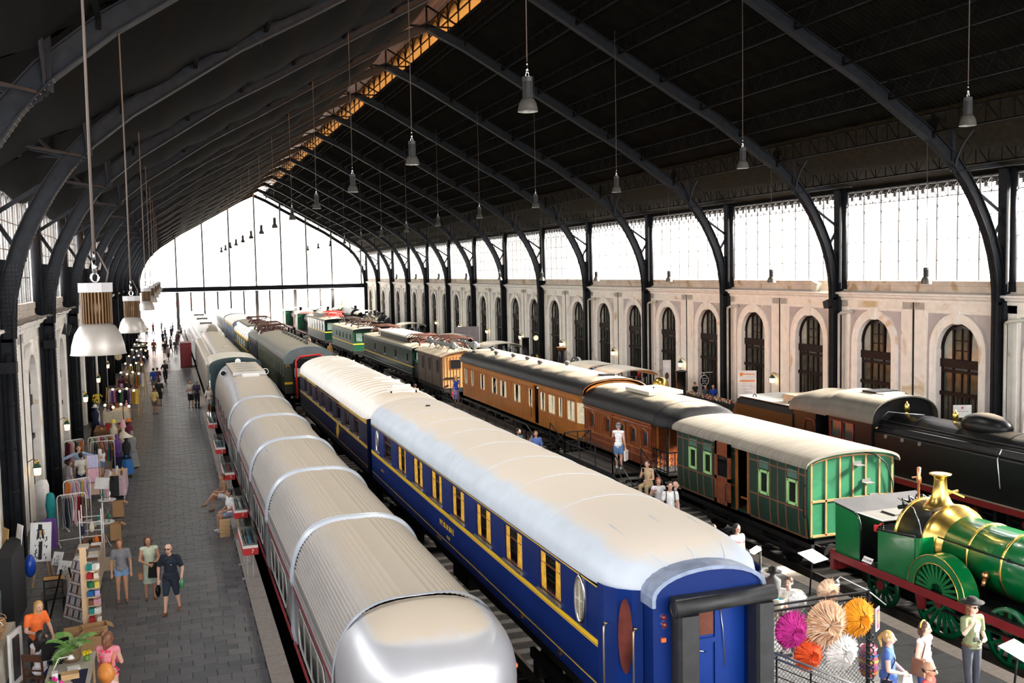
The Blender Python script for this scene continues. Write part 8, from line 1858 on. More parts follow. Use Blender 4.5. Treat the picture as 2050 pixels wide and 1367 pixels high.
for i, (x, y, c, s_, lb) in enumerate(((-1.98, 19.35, WOOD, (.3, .2, .1), 'shallow wooden tray of cards on the desk'), (-2.22, 19.0 + .25, PAPER, (.1, .16, .18), 'white paper packet standing on the desk'), (-1.95, 19.75, PAPER, (.22, .16, .05), 'white paper stack behind the wooden tray'), (-2.0, 18.95, PAPER, (.2, .26, .02), 'sheet of white paper nearest the camera'))):
 box_thing('paper_stack' if c is PAPER else 'tray', lb, 'tray' if c is WOOD else 'paper', (x, y, .755 + s_[2] / 2), s_, c, .15)
def chair(x, y, rz, label, mm, seatm=None, name='chair', h=.9):
 t = thing(name, label, 'chair', (0, 0, 0)); q = MB(); q.box(-.22, .22, -.2, .22, .43, .46); q.build('seat', seatm or mm, t)
 for sx in (-1, 1):
  for sy in (-1, 1): q = MB(); q.bar((sx * .2, sy * .19, 0), (sx * .2, sy * .19 + (.05 if sy > 0 else 0), h if sy > 0 else .43), .032); q.build('leg', mm, t)
 q = MB(); q.box(-.21, .21, .22, .25, h - .13, h); q.bar((-.2, .235, h - .3), (.2, .235, h - .3), .025); q.build('backrest', mm, t)
 t.location = (x, y, 0); t.rotation_euler = (0, 0, rz); return t
chair(-2.62, 20.62, pi - .5 + pi * 0, 'brown wooden armchair under the dark-haired woman', mat('walnut', (.07, .025, .012), .5))
chair(-2.86, 25.6, .2, 'black folding chair with a wooden back rail', BLACK, None)
q = MB(); q.box(-3.1, -2.64, 25.75, 25.79, .82, .9); tag(q.build('chair_rail', mat('orange_wood', (.5, .25, .08), .5)), 'orange wooden slat on the black folding chair back', 'slat')
# easels and posters
def easel(x, y, rz, label, h=1.5):
 t = thing('easel', label, 'easel', (0, 0, 0));
 for a, b in (((-.3, -.05, 0), (-.03, 0, h)), ((.3, -.05, 0), (.03, 0, h)), ((0, .45, 0), (0, .02, h))): q = MB(); q.bar(a, b, .035); q.build('leg', WOOD, t)
 q = MB(); q.bar((-.3, -.06, .72), (.3, -.06, .72), .04); q.build('ledge', WOOD, t); t.location = (x, y, 0); t.rotation_euler = (0, 0, rz)
easel(-3.35, 28.1, -.15, 'wooden easel holding the black and white poster')
def art_figure(o, T, R_, w_, h_):
 rr = random.Random(4); q = MB()
 blob(q, T, [(-.25, .92), (.12, .9), (.16, .62), (-.28, .62)]); blob(q, T, [(-.4, .64), (.3, .64), (.26, .56), (-.38, .57)]); blob(q, T, [(-.3, .56), (-.1, .56), (-.14, .2), (-.4, .1)]); blob(q, T, [(.05, .56), (.25, .56), (.36, .12), (.12, .2)])
 blob(q, T, [(-.15, .0), (.2, .05), (.15, -.9), (-.2, -.9)])
 for k in range(26): a, b = rr.uniform(-.6, .6), rr.uniform(-.9, .3); blob(q, T, [(a, b), (a + rr.uniform(.05, .2), b + .03), (a + .1, b - rr.uniform(.05, .2))], .001)
 q.build('ink_figure', INK, o)
board('poster', 'white poster of a black ink figure in a tall hat on the easel', 'poster', -3.42, 27.95, .72, .52, 1.0, -.2, .22, PAPER, art=art_figure)
def art_ink(o, T, R_, w_, h_):
 rr = random.Random(9); q = MB()
 for k in range(16): a, b = rr.uniform(-.7, .6), rr.uniform(-.8, .7); blob(q, T, [(a, b), (a + rr.uniform(.1, .3), b + .05), (a + .1, b - rr.uniform(.1, .3))], .001)
 q.build('ink_marks', INK, o)
board('print', 'small tilted black and white print right of the easel', 'print', -2.98, 27.3, .75, .28, .34, -.6, .4, PAPER, art=art_ink)
board('print', 'larger tilted black and white print nearer the camera', 'print', -2.8, 26.7, .55, .36, .45, -.6, .4, PAPER, art=art_ink)
board('poster', 'tall narrow black and white poster against the left pier', 'poster', -3.8, 26.3, .75, .35, 1.35, -1.1, .15, PAPER, art=art_ink)
board('panel', 'ochre wooden panel behind the narrow poster by the left pier', 'panel', -4.05, 26.5, 1.0, .35, 1.0, -1.1, .1, mat('ochre_panel', (.6, .38, .15), .6))
q = MB(); q.prism([(-3.95, 24.6), (-3.6, 24.6), (-3.6, 26.6), (-3.95, 26.6)], 0, 1.75, 'z'); tag(q.build('black_screen', mat('black_fabric_screen', (.012, .012, .014), .9)), 'black fabric screen along the left stall', 'screen')
t = thing('glass_showcase', 'glass-topped showcase at the left edge of the stall', 'showcase', (-4.1, 23.8, 0)); q = MB(); q.box(-4.4, -3.85, 22.6, 25.2, 0, .9); q.build('base', mat('grey_metal_case', (.15, .15, .15), .5), t); q = MB(); q.box(-4.4, -3.85, 22.6, 25.2, 1.0, 1.03); q.box(-3.87, -3.85, 22.6, 25.2, .9, 1.0); q.build('glass_top', mat('greenish_glass', (.4, .55, .52), .08, spec=.8), t)
t = table('basket table by the left edge with a white cloth', -4.3, -3.35, 20.2, 22.9, .8, WOOD, fabric((.62, .56, .48)), cl=.72)
RAT = mat('rattan', (.55, .33, .17), .7, 0, .3, 14)
for k in range(5):
 for j in range(3):
  x, y = -3.55 - .27 * j, 20.45 + .48 * k; t = thing('rattan_basket', 'round rattan basket on the white-clothed table, row %d from the camera, %s from the aisle' % (k + 1, ORD(j)) if False else '%s rattan basket from the aisle in the %s row of the heap' % (ORD(j), ORD(k)), 'basket', (x, y, .81), 'rattan baskets on the white cloth')
  q = MB(); rr = random.Random(k * 3 + j)
  for c in range(6): R2 = .12 - .012 * abs(c - 2); q.tube([(x + R2 * cos(a), y + R2 * sin(a), .83 + .045 * c) for a in [2 * pi * i / 14 for i in range(14)]], .02, 5, closed=True)
  q.build('coils', RAT, t); q = MB(); q.tube([(x + .12 * cos(a), y + .02, 1.05 + .12 * sin(a)) for a in [pi * i / 8 for i in range(9)]], .01, 5); q.build('handle', WIRE if (k + j) % 2 else RAT, t)
t = thing('mirror_frame', 'tall white ornate frame leaning by the basket table', 'frame', (-3.1, 21.2, 0)); q = MB()
R_ = Matrix.Rotation(1.3, 3, 'Z')
for a in ((0, .02, .55, .1), (0, 1.0, .55, .1), (-.23, .5, .1, .9), (.23, .5, .1, .9)): q.obox(Vector((-3.15, 21.4, 0)) + R_ @ Vector((a[0], 0, a[1] + .05)), (a[2], .05, a[3]), R_)
q.build('frame', WIRE, t); q = MB(); q.obox(Vector((-3.14, 21.4, .55)), (.38, .01, .85), R_); q.build('glass', mat('dull_mirror', (.1, .1, .11), .2, .5), t)
q = MB(); q.sphere((-3.6, 27.5, .75), .14, .2, .3, n=12, k=8); tag(q.build('plastic_bag', mat('blue_plastic', (.01, .06, .4), .3)), 'bright blue plastic bag hanging behind the easel', 'bag')
# print table with burlap cloth
table('long print table draped in beige cloth', -2.6, -1.95, 25.9, 28.9, .8, WOOD, fabric((.5, .38, .28)))
rr = random.Random(21)
for k in range(9):
 for j in range(2):
  z = .81 + .012 * rr.random(); col = ('white', 'cream', 'grey', 'brown')[(k + j) % 4]
  box_thing('framed_print', '%s print in the %s row of the beige table, %s side' % (col, ORD(k), ('aisle', 'wall')[j]), 'print', (-2.12 - .3 * j, 26.15 + .31 * k, z + .03), (.25, .2, .05), CLOTH[col], rr.uniform(-.1, .1), group='prints laid on the beige table', rx=.15)
t = thing('wire_shelf', 'white wire rack of leather goods and a cream basket', 'rack', (-2.3, 29.6, 0))
q = MB()
for x in (-2.55, -2.0):
 for y in (29.2, 29.9): q.cyl((x, y, 0), (x, y, 1.7), .018, n=6)
for z in (.5, .95, 1.35):
 for x in (-2.55, -2.0): q.bar((x, 29.2, z), (x, 29.9, z), .018)
 for y in (29.2, 29.9): q.bar((-2.55, y, z), (-2.0, y, z), .018)
q.build('frame', WIRE, t)
for i, (c, x, y, z) in enumerate((('brown', -2.45, 29.25, .75), ('black', -2.3, 29.25, .72), ('navy', -2.5, 29.3, 1.1), ('orange', -2.15, 29.25, .8), ('cream', -2.25, 29.2, 1.2), ('maroon', -2.05, 29.35, .75))):
 q = MB(); q.sphere((x, y, z), .07, .06, .14, n=8, k=6); q.tube([(x - .05, y, z + .1), (x, y, z + .22), (x + .05, y, z + .1)], .008, 4); tag(q.build('handbag', CLOTH[c]), '%s handbag hanging on the white wire rack' % c, 'bag', 'handbags on the wire rack')
q = MB(); q.box(-2.15, -1.6, 28.95, 30.4, .003, .012); tag(q.build('floor_mat', mat('burlap_mat', (.4, .32, .22), .9, 0, .15, 20)), 'beige burlap mat on the paving by the print table', 'mat')
# racks of the picture
rack((-3.4, 32.2), (-2.62, 32.4), 1.55, 'white tubular clothes rack with the red dress', 'the rack with the red dress', ['patterned', 'grey', 'navy', 'patterned', 'grey', 'white', 'pink', 'white', 'red', 'red', 'brown'], (.75, 1.05), th=.03)
rack((-3.4, 34.2), (-2.65, 34.6), 1.6, 'white tubular clothes rack of pastel shirts', 'the pastel rack', ['orange', 'cream', 'lilac', 'white', 'pink', 'white', 'grey', 'yellow', 'pink', 'white', 'lilac'], (.5, .7), th=.03)
q = MB(); q.lathe([(0.001, 1.75), (.16, 1.72), (.21, 1.55), (.2, .8), (.24, 0.02), (.001, 0.01)], (-4.0, 34.0, 0), 'z', 18); tag(q.build('shrouded_form', fabric((.72, .69, .66))), 'white shrouded form standing behind the racks', 'cover')
q = MB(); q.lathe([(0.001, 1.6), (.1, 1.55), (.15, 1.2), (.12, .9), (.2, .6), (.001, .6)], (-3.62, 32.6, 0), 'z', 14); tag(q.build('hanging_scarf', CLOTH['teal']), 'teal scarf over a dark stand left of the red dress rack', 'scarf')
q = MB(); q.strip([[(-3.75 + .06 * k, 31.7 + .03 * sin(k * 2), 1.0) for k in range(7)], [(-3.75 + .06 * k, 31.7 + .05 * sin(k * 2), .1) for k in range(7)]], 0, True); tag(q.build('hanging_cloth', CLOTH['purple']), 'purple cloth hanging left of the red dress rack', 'cloth')
t = thing('scarf_ladder', 'ladder frame draped with pink and pale blue shawls', 'display stand', (-2.7, 37.1, 0)); q = MB(); q.bar((-2.95, 37.3, 0), (-2.93, 37.1, 1.9), .035); q.bar((-2.5, 37.3, 0), (-2.5, 37.1, 1.9), .035); [q.bar((-2.94, 37.2, z), (-2.5, 37.2, z), .025) for z in (.5, 1.0, 1.45, 1.85)]; q.build('ladder', WOOD, t)
for i, (c, z0, z1, lb) in enumerate((('lilac', 1.45, 1.88, 'pale blue shawl on the top rung of the ladder'), ('pink', .95, 1.42, 'pink shawl on the middle rung of the ladder'), ('cream', .5, .9, 'peach and grey shawl on the lowest rung of the ladder'))):
 q = MB(); q.strip([[(-2.9 + .04 * k, 37.08 + .015 * sin(k * 2.3), z) for k in range(10)] for z in (z1, (z0 + z1) / 2, z0)], 0, True); q.strip([[(-2.9 + .04 * k, 37.2, z1 + .01) for k in range(10)], [(-2.9 + .04 * k, 37.08 + .015 * sin(k * 2.3), z1) for k in range(10)]], 0, True); tag(q.build('shawl', fabric(((.5, .5, .72), (.75, .45, .55), (.7, .5, .4))[i])), lb, 'shawl')
board('sign_board', 'plain white notice board tilted over the low jewellery table', 'sign', -2.35, 34.95, 1.1, .5, .38, -.5, .35, PAPER)
q = MB(); q.bar((-2.35, 35.0, 0), (-2.35, 35.0, 1.15), .03); q.bar((-2.6, 35.0, .01), (-2.1, 35.0, .01), .03); tag(q.build('sign_stand', WIRE), 'white stand under the notice board', 'stand')
q = MB(); q.bar((-2.05, 36.2, 0), (-2.05, 36.05, 1.3), .04); q.obox((-2.0, 36.0, .95), (.3, .03, .7), Matrix.Rotation(-.3, 3, 'X')); tag(q.build('jewellery_board', BLACK), 'black folding board of jewellery beside the notice board', 'board')
def round_table(x, y, r_, z, label, top, cross=True):
 t = thing('round_table', label, 'table', (x, y, 0)); q = MB(); q.cyl((x, y, z - .02), (x, y, z), r_, n=24); q.build('tabletop', top, t); q = MB()
 for a in (.5, 2.6): q.bar((x - r_ * .7 * cos(a), y - r_ * .7 * sin(a), 0), (x + r_ * .7 * cos(a), y + r_ * .7 * sin(a), z - .02), .022)
 q.build('crossed_legs', STEEL, t); return t
round_table(-2.1, 31.7, .3, .75, 'round folding table with jewellery stands, nearest of two', WIRE); round_table(-2.18, 34.9, .28, .75, 'round folding table with trinkets under the notice board', WIRE)
for i, (x, y, c) in enumerate(((-2.25, 31.6, 'teal'), (-2.1, 31.75, 'brown'), (-1.95, 31.65, 'green'), (-2.15, 31.5, 'cream'), (-2.3, 34.85, 'green'), (-2.1, 34.95, 'white'), (-2.15, 34.75, 'pink'))):
 q = MB(); q.lathe([(.04, 0), (.015, .02), (.01, .1), (.04, .16), (.03, .24), (.0, .27)], (x, y, .75), 'z', 10); tag(q.build('jewellery_stand', CLOTH[c]), '%s jewellery stand on the %s round folding table' % (c, 'nearest' if y < 33 else 'farther'), 'jewellery stand', 'jewellery stands')
box_thing('cardboard_box', 'cardboard box on the paving beside the nearest round folding table', 'box', (-1.82, 32.35, .28), (.3, .3, .5), CARD, .05, True)
box_thing('cardboard_box', 'cardboard box on the paving beside the farther round folding table', 'box', (-1.88, 35.5, .28), (.33, .3, .5), CARD, -.05, True)
box_thing('cardboard_box', 'low cardboard box under the nearest round folding table', 'box', (-2.3, 32.2, .12), (.4, .3, .22), CARD, .3, True)
table('pink-draped jewellery table beyond the shawl ladder', -2.5, -1.75, 38.3, 40.4, .75, WOOD, fabric((.62, .45, .5)))
for i in range(8):
 q = MB(); x, y = -2.3 + .2 * (i % 3), 38.6 + .22 * i; q.lathe([(.06, 0), (.03, .04), (.05, .1), (.02, .16), (0, .18)], (x, y, .76), 'z', 10); tag(q.build('jewellery_bust', CLOTH[('cream', 'mustard', 'brown', 'white')[i % 4]]), '%s jewellery bust on the pink-draped table, %s from the camera' % (('cream', 'mustard', 'brown', 'white')[i % 4], ORD(i)), 'jewellery stand', 'busts on the pink-draped table')
rack((-3.3, 43.2), (-2.35, 43.6), 1.6, 'white double clothes rack behind the long-haired woman', 'the white double rack', ['cream', 'green', 'pink', 'white', 'red', 'grey', 'white', 'brown', 'orange'], (.45, .6), th=.03)
rack((-3.2, 42.7), (-2.3, 42.75), 1.5, 'nearer white rail of dark clothes by the long-haired woman', 'the dark clothes rail', ['navy', 'black', 'yellow', 'black', 'red', 'teal', 'black'], (.6, .9), th=.03)
rack((-4.2, 43.0), (-3.5, 43.5), 1.55, 'small clothes rail against the left wall', 'the rail against the wall', ['maroon', 'pink', 'cream', 'black', 'grey', 'orange'], (.7, 1.0))
def mannequin(x, y, label, col, hatc=None, hat='cone', h=1.7, skirtc=None):
 t = thing('mannequin', label, 'mannequin', (x, y, 0)); q = MB(); q.lathe([(.001, h - .02), (.06, h - .04), (.08, h - .12), (.05, h - .24), (.16, h - .34), (.17, h - .5), (.12, h - .75), (.19, h - .95), (.001, h - 1.0)], (x, y, 0), 'z', 16); q.build('torso', CLOTH[col], t)
 q = MB(); q.cyl((x, y, .02), (x, y, h - .95), .02); q.cyl((x, y, 0), (x, y, .03), .18, n=14); q.build('stand', BLACK, t)
 if skirtc: q = MB(); rows = [[(x + (.14 + .12 * u_) * (1 + .12 * sin(i * 1.8)) * cos(2 * pi * i / 20), y + (.14 + .12 * u_) * (1 + .12 * sin(i * 1.8)) * sin(2 * pi * i / 20), h - .8 - .75 * u_) for i in range(20)] for u_ in (1, .5, 0)]; q.strip(rows, 0, True, True); q.build('skirt', CLOTH[skirtc], t)
 if hatc:
  q = MB()
  if hat == 'cone': q.lathe([(.27, h - .08), (.001, h + .12)], (x, y, 0), 'z', 20)
  elif hat == 'tall': q.lathe([(.14, h - .08), (.1, h + .1), (.001, h + .35)], (x, y, 0), 'z', 16)
  else: q.lathe([(.18, h - .08), (.1, h - .06), (.09, h + .05), (.001, h + .07)], (x, y, 0), 'z', 16)
  q.build('hat', CLOTH[hatc], t)
 return t
mannequin(-1.85, 42.6, 'mannequin in a conical straw hat and blue skirt', 'black', 'cream', 'cone', 1.7, 'blue'); mannequin(-2.25, 43.9, 'mannequin in purple with a crest of feathers', 'purple', None, h=1.6, skirtc='navy')
mannequin(-2.1, 46.2, 'mannequin with a tall pink pointed hat', 'cream', 'pink', 'tall', 1.6, 'grey'); mannequin(-2.55, 47.5, 'mannequin in a yellow-green brimmed hat', 'cream', 'yellow', 'brim', 1.65, 'brown'); mannequin(-1.95, 48.4, 'mannequin with an orange pompon hat', 'maroon', 'orange', 'brim', 1.55, 'pink'); mannequin(-1.7, 44.6, 'pale grey draped mannequin at the aisle', 'grey', None, h=1.6, skirtc='grey')
mannequin(-3.7, 53.7, 'dark robed mannequin by the left wall', 'navy', 'white', 'brim', 1.65, 'black')
q = MB(); rr = random.Random(6)
for k in range(70): a = rr.uniform(0, 6.28); r_ = rr.uniform(.02, .28); q.sphere((-3.85 + r_ * cos(a), 57.5 + r_ * sin(a), 1.35 + rr.uniform(0, .45)), .03, n=5, k=3)
t = thing('flower_bouquet', 'bouquet of yellow blossom twigs by the left wall', 'plant', (-3.85, 57.5, 0)); q.build('blossoms', mat('yellow_petal', (.85, .65, .02), .5), t, kind='stuff'); q = MB(); q.lathe([(0, 0), (.1, 0), (.12, .5), (.08, .9), (.001, .9)], (-3.85, 57.5, 0), 'z', 12); [q.bar((-3.85, 57.5, .9), (-3.85 + .2 * cos(a), 57.5 + .2 * sin(a), 1.5), .008) for a in range(6)]; q.build('vase', WIRE, t)
rack((-3.6, 62.0), (-1.8, 61.2), 1.6, 'wooden A-frame rack of coloured shirts', 'the wooden rack', ['cream', 'lilac', 'purple', 'pink', 'maroon', 'navy', 'green', 'grey', 'navy', 'black', 'purple', 'lilac', 'mustard', 'mustard', 'yellow'], (.75, .95), WOOD, True, th=.05)
rack((-2.9, 72.0), (-1.7, 71.5), 1.6, 'farther wooden rack of green and yellow clothes', 'the farther wooden rack', ['green', 'cream', 'white', 'pink', 'green', 'yellow', 'lilac', 'white'], (.7, 1.0), WOOD, True)
rr = random.Random(31)
BULB = mat('warm_bulb', (1, .85, .6), .3, emis=((1, .62, .25), 14)); k_ = 0
phr = ['behind the mannequins', 'past the wooden rack', 'by the grey curtain', 'under the left clock', 'past the left clock', 'beside the vintage car', 'beyond the vintage car', 'at the far end']
for i in range(8):
 y = 50.5 + i * 7.2 + (3 if i > 1 else 0); x = -3.4
 c = ('brown', 'cream', 'grey', 'maroon', 'black', 'brown', 'navy', 'cream')[i]
 if i not in (4, 5):
  table('market table %s' % phr[i], -3.6, -2.3, y, y + 2.2, .78, WOOD, CLOTH[c])
  for j in range(8):
   col = rr.choice(list(CN)); q = MB(); xx, yy = -3.4 + rr.random() * .95, y + .2 + .25 * j; h_ = rr.uniform(.1, .35)
   if j % 2: q.lathe([(.0, 0), (.06, 0), (.08, h_ * .4), (.03, h_ * .8), (.05, h_), (0, h_)], (xx, yy, .79), 'z', 9)
   else: q.obox((xx, yy, .79 + h_ / 2), (.16, .12, h_), Matrix.Rotation(rr.random(), 3, 'Z'))
   tag(q.build('trinket', CLOTH[col]), '%s trinket on the market table %s, %s from the camera' % (col, phr[i], ORD(j)), 'trinket', 'trinkets on the market tables')
 if i > 1 and i not in (5, 6):
  rack((-3.3, y + 3.2), (-2.1, y + 3.2), 1.6, 'dark clothes rack %s' % phr[i], 'the dark rack %s' % phr[i], [rr.choice(list(CN)) for _ in range(7)], (.7, 1.0), BLACK)
 t = thing('lamp_stand', 'stand of bare warm bulbs %s' % phr[i], 'lamp', (-2.3, y + 1, 0)); q = MB(); q.cyl((-2.3, y + 1, 0), (-2.3, y + 1, 2.0), .02); q.bar((-3.2, y + 1, 2.0), (-1.9, y + 1, 2.0), .025); q.build('post', BLACK, t)
 for j in range(4):
  q = MB(); x = -3.1 + .36 * j; z = 1.9 - .12 * (j % 2); q.sphere((x, y + 1, z), .055, n=10, k=7); q.build('bulb', BULB, t); q = MB(); q.cyl((x, y + 1, z + .05), (x, y + 1, 2.0), .006, n=4); q.build('wire', BLACK, t)
# vintage car
t = thing('vintage_car', 'black vintage saloon car parked by the far stalls', 'car', (-2.9, 103, 0)); CB = mat('car_black', (.01, .012, .014), .15, 0, .1, coat=.6)
q = MB(); q.box(-3.75, -2.05, 103.5, 107.2, .35, .95); q.prism([(104.9, .95), (105.2, 1.5), (105.5, 1.62), (107.0, 1.6), (107.3, 1.4), (107.35, .95)], -3.65, -2.15, 'x'); q.prism([(-3.35, .4), (-2.45, .4), (-2.5, 1.08), (-3.3, 1.08)], 103.2, 104.9, 'y'); q.build('body', CB, t)
q = MB(); q.box(-3.5, -2.3, 105.02, 105.1, 1.08, 1.45); q.build('windscreen', mat('screen_pale', (.35, .4, .42), .1), t)
q = MB(); q.box(-3.2, -2.6, 103.15, 103.2, .45, 1.02); q.build('grille', CHROME, t)
for x in (-3.45, -2.35):
 q = MB(); q.sphere((x, 103.35, .95), .14, .12, .14); q.build('headlamp', CHROME, t)
 for y in (103.9, 106.6): q = MB(); q.lathe([(0, -.08), (.36, -.08), (.36, .08), (0, .08)], (x - .15 if x < -3 else x + .15, y, .36), 'x', 18); q.build('wheel', MATT, t); q = MB(); q.lathe([(.4, -.13), (.46, -.1), (.46, .1), (.4, .13)], (x - .12 if x < -3 else x + .12, y, .4), 'x', 14, a0=0, a1=pi); q.build('mudguard', CB, t)
# ------------------------------------------------------------------ right-hand market corner: wire fence with feather rosettes
t = thing('wire_fence', 'black diamond-mesh fence carrying the feather rosettes', 'fence', (10.5, 14.5, 0))
q = MB()
for x in (9.35, 11.68): q.box(x - .025, x + .025, 14.47, 14.53, 0, 2.15)
for z in (2.12, 2.02, .06): q.box(9.35, 11.68, 14.48, 14.52, z - .015, z + .015)
q.build('frame', BLACK, t)
q = MB(); st = .085; X0_, X1_, Z0_, Z1_ = 9.37, 11.66, .08, 2.0
k = X0_ - (Z1_ - Z0_)
while k < X1_:
 a = max(k, X0_); b = min(k + (Z1_ - Z0_), X1_)
 if b > a + .01: q.bar((a, 14.5, Z0_ + (a - k)), (b, 14.5, Z0_ + (b - k)), .008); q.bar((a, 14.505, Z1_ - (a - k)), (b, 14.505, Z1_ - (b - k)), .008)
 k += st
q.build('wire_mesh', mat('dark_wire', (.12, .12, .12), .5, .5), t, kind='stuff')
def rosette(x, z, r_, cols, label, y=14.42, seed=0):
 t = thing('feather_rosette', label, 'feather hat', (x, y, z)); rr = random.Random(seed); N = 520
 ms = [fabric(c) for c in cols]
 q = MB()
 for i in range(N):
  lay = rr.random(); a = rr.uniform(0, 2 * pi); R1 = r_ * (1.0 - .55 * lay) * rr.uniform(.92, 1.06); lift = .03 + .16 * r_ / .35 * lay; R0 = .03
  ca, sa = cos(a), sin(a); w_ = .006 + .007 * rr.random()
  p0 = Vector((x + R0 * ca, y - .03 - lift * .6, z + R0 * sa)); p1 = Vector((x + R1 * .6 * ca, y - .04 - lift, z + R1 * .6 * sa)); p2 = Vector((x + R1 * ca, y - .015 - lift * .75, z + R1 * sa)); s = Vector((-sa, 0, ca)) * w_
  q.add([p0 - s * .4, p0 + s * .4, p1 + s, p2 + s * .35, p2 - s * .35, p1 - s], [(0, 1, 2, 5), (5, 2, 3, 4)], i % len(ms))
 q.build('feathers', ms, t, kind='stuff'); q = MB(); q.lathe([(.0, -.08), (r_ * .5, -.06), (r_ * .85, -.02), (r_ * .85, .0), (0, .0)], (x, y, z), 'y', 20); q.build('backing', ms[0], t)
rosette(9.98, 1.68, .37, [(.3, .004, .12), (.4, .01, .18), (.5, .015, .24)], 'magenta feather rosette on the wire fence', seed=1)
rosette(10.66, 1.72, .48, [(.55, .33, .2), (.4, .2, .1), (.65, .47, .33)], 'peach feather rosette in the middle of the wire fence', seed=2, y=14.38)
rosette(11.34, 1.72, .4, [(.6, .2, .0), (.7, .27, .0)], 'golden yellow feather rosette at the fence end', seed=3)
rosette(10.33, 1.2, .33, [(.55, .045, .004), (.65, .07, .005)], 'orange-red feather rosette low on the wire fence', seed=4)
rosette(10.98, 1.16, .36, [(.7, .69, .67), (.55, .54, .52)], 'white feather rosette low on the wire fence', seed=5, y=14.36)
rosette(11.05, 2.1, .26, [(.5, .35, .25), (.4, .25, .16)], 'peach feather rosette hung behind the fence', y=14.85, seed=6); rosette(10.4, 1.98, .22, [(.85, .84, .82)], 'small white feather rosette hung behind the fence', y=14.85, seed=7)
t = thing('spotlight', 'lit spotlight on a rod above the fence end', 'lamp', (11.2, 14.5, 2.1)); q = MB(); q.tube([(11.9, 14.3, 1.9), (11.66, 14.5, 2.14), (11.15, 14.6, 2.42), (11.05, 14.55, 2.4)], .012, 5); q.build('rod', STEEL, t); q = MB(); q.sphere((11.03, 14.52, 2.33), .04, n=10); q.build('bulb', mat('cool_bulb', (1, 1, 1), .3, emis=((1, .95, .85), 25)), t); q = MB(); q.lathe([(.03, .06), (.06, .0), (.055, .0), (.02, .06)], (11.03, 14.52, 2.34), 'z', 12); q.build('shade', STEEL, t)
def art_port(o, T, R_, w_, h_):
 q = MB(); blob(q, T, [(-.8, .85), (.8, .85), (.8, -.85), (-.8, -.85)]); q.build('print', mat('dusky_print', (.3, .05, .12), .5), o); q = MB(); blob(q, T, [(-.4, .6), (.4, .65), (.5, -.1), (0, -.6), (-.5, -.1)], .002); q.build('print_shape', mat('ochre_print', (.6, .2, .1), .5), o)
board('picture', 'small framed picture at the end post of the fence', 'picture', 11.8, 14.4, 1.42, .2, .42, .6, .0, PAPER, art=art_port)
q = MB(); rr = random.Random(2)
for k in range(10):
 q.tube([(11.66 + .08 * cos(a), 14.42 + .03 * sin(a), 1.3 - .12 * k + .05 * sin(a)) for a in [i * .9 for i in range(8)]], .016, 4)
tag(q.build('bead_strands', BLACK), 'black bead strands hanging on the fence post', 'beads')
q = MB(); q.lathe([(.001, -.3), (.13, -.28), (.17, 0), (.13, .25), (.001, .3)], (11.85, 14.7, .75), 'z', 16, 0);
ob = q.build('striped_bag', mat('striped_cloth', (.5, .1, .15), .8)); tag(ob, 'striped woven bag behind the fence post', 'bag')
for k in range(5):
 q = MB(); z = -.22 + .11 * k; q.lathe([(.176 - .4 * z * z, z), (.178 - .4 * z * z, z + .04)], (11.85, 14.7, .75), 'z', 16); q.build('stripe', CLOTH[('orange', 'purple', 'yellow', 'blue', 'pink')[k]], ob)
# steel handrail of steps beside the blue car
t = thing('stair_railing', 'sloping black and steel handrail in front of the wire fence', 'railing', (9.6, 13.5, 0)); q = MB()
for dz, r_ in ((0, .022), (-.09, .02)): q.tube([(9.35, 14.0, 1.52 + dz), (10.35, 13.3, 1.12 + dz), (10.9, 12.9, .85 + dz)], r_, 6)
q.build('handrail', STEEL, t); q = MB()
for k in range(1, 5): q.tube([(9.35, 14.0, 1.45 - .16 * k), (10.35, 13.3, 1.05 - .16 * k), (10.9, 12.9, .78 - .16 * k)], .009, 4)
for x, y, z in ((9.4, 13.97, 1.45), (9.85, 13.65, 1.25), (10.35, 13.3, 1.08), (10.85, 12.93, .85)): q.cyl((x, y, 0), (x, y, z), .018, n=6)
q.build('balusters', BLACK, t)
board('wooden_sign', 'wooden framed sign with an oval reading AFRICAN', 'sign', 10.75, 13.3, .55, .62, .38, .25, .25, mat('sign_brown', (.2, .1, .05), .6), th=.03,
      art=lambda o, T, R_, w_, h_: (lambda q: (q.add([tuple(T(.82 * cos(2 * pi * i / 24), .78 * sin(2 * pi * i / 24), .004)) for i in range(24)], [tuple(range(24))]), q.build('oval', mat('sign_tan', (.7, .42, .16), .5), o)))(MB()))
c_ = Vector((10.75, 13.3, .55)); R_ = Matrix.Rotation(.25, 3, 'Z') @ Matrix.Rotation(-.25, 3, 'X'); pc = c_ + R_ @ Vector((0, -.025, .22)); so_ = [o for o in bpy.data.objects if o.name.startswith('wooden_sign')][0]
tx = text('AFRiCAN', .13, tuple(pc), R_.to_euler(), INK, None); e_ = (R_ @ Matrix.Rotation(pi / 2, 3, 'X')).to_euler(); tx.rotation_euler = e_; tx.parent = so_
q = MB()
for a in ((0, .0, .64, .03), (0, .38, .64, .03), (-.31, .19, .03, .4), (.31, .19, .03, .4)): q.obox(c_ + R_ @ Vector((a[0], -.015, a[1])), (a[2], .05, a[3]), R_)
o = q.build('sign_frame', mat('sign_orange_wood', (.6, .3, .08), .5), so_)
t = thing('potted_plant', 'bright green leafy plant in front of the wooden sign', 'plant', (10.3, 12.9, 0)); rr = random.Random(8)
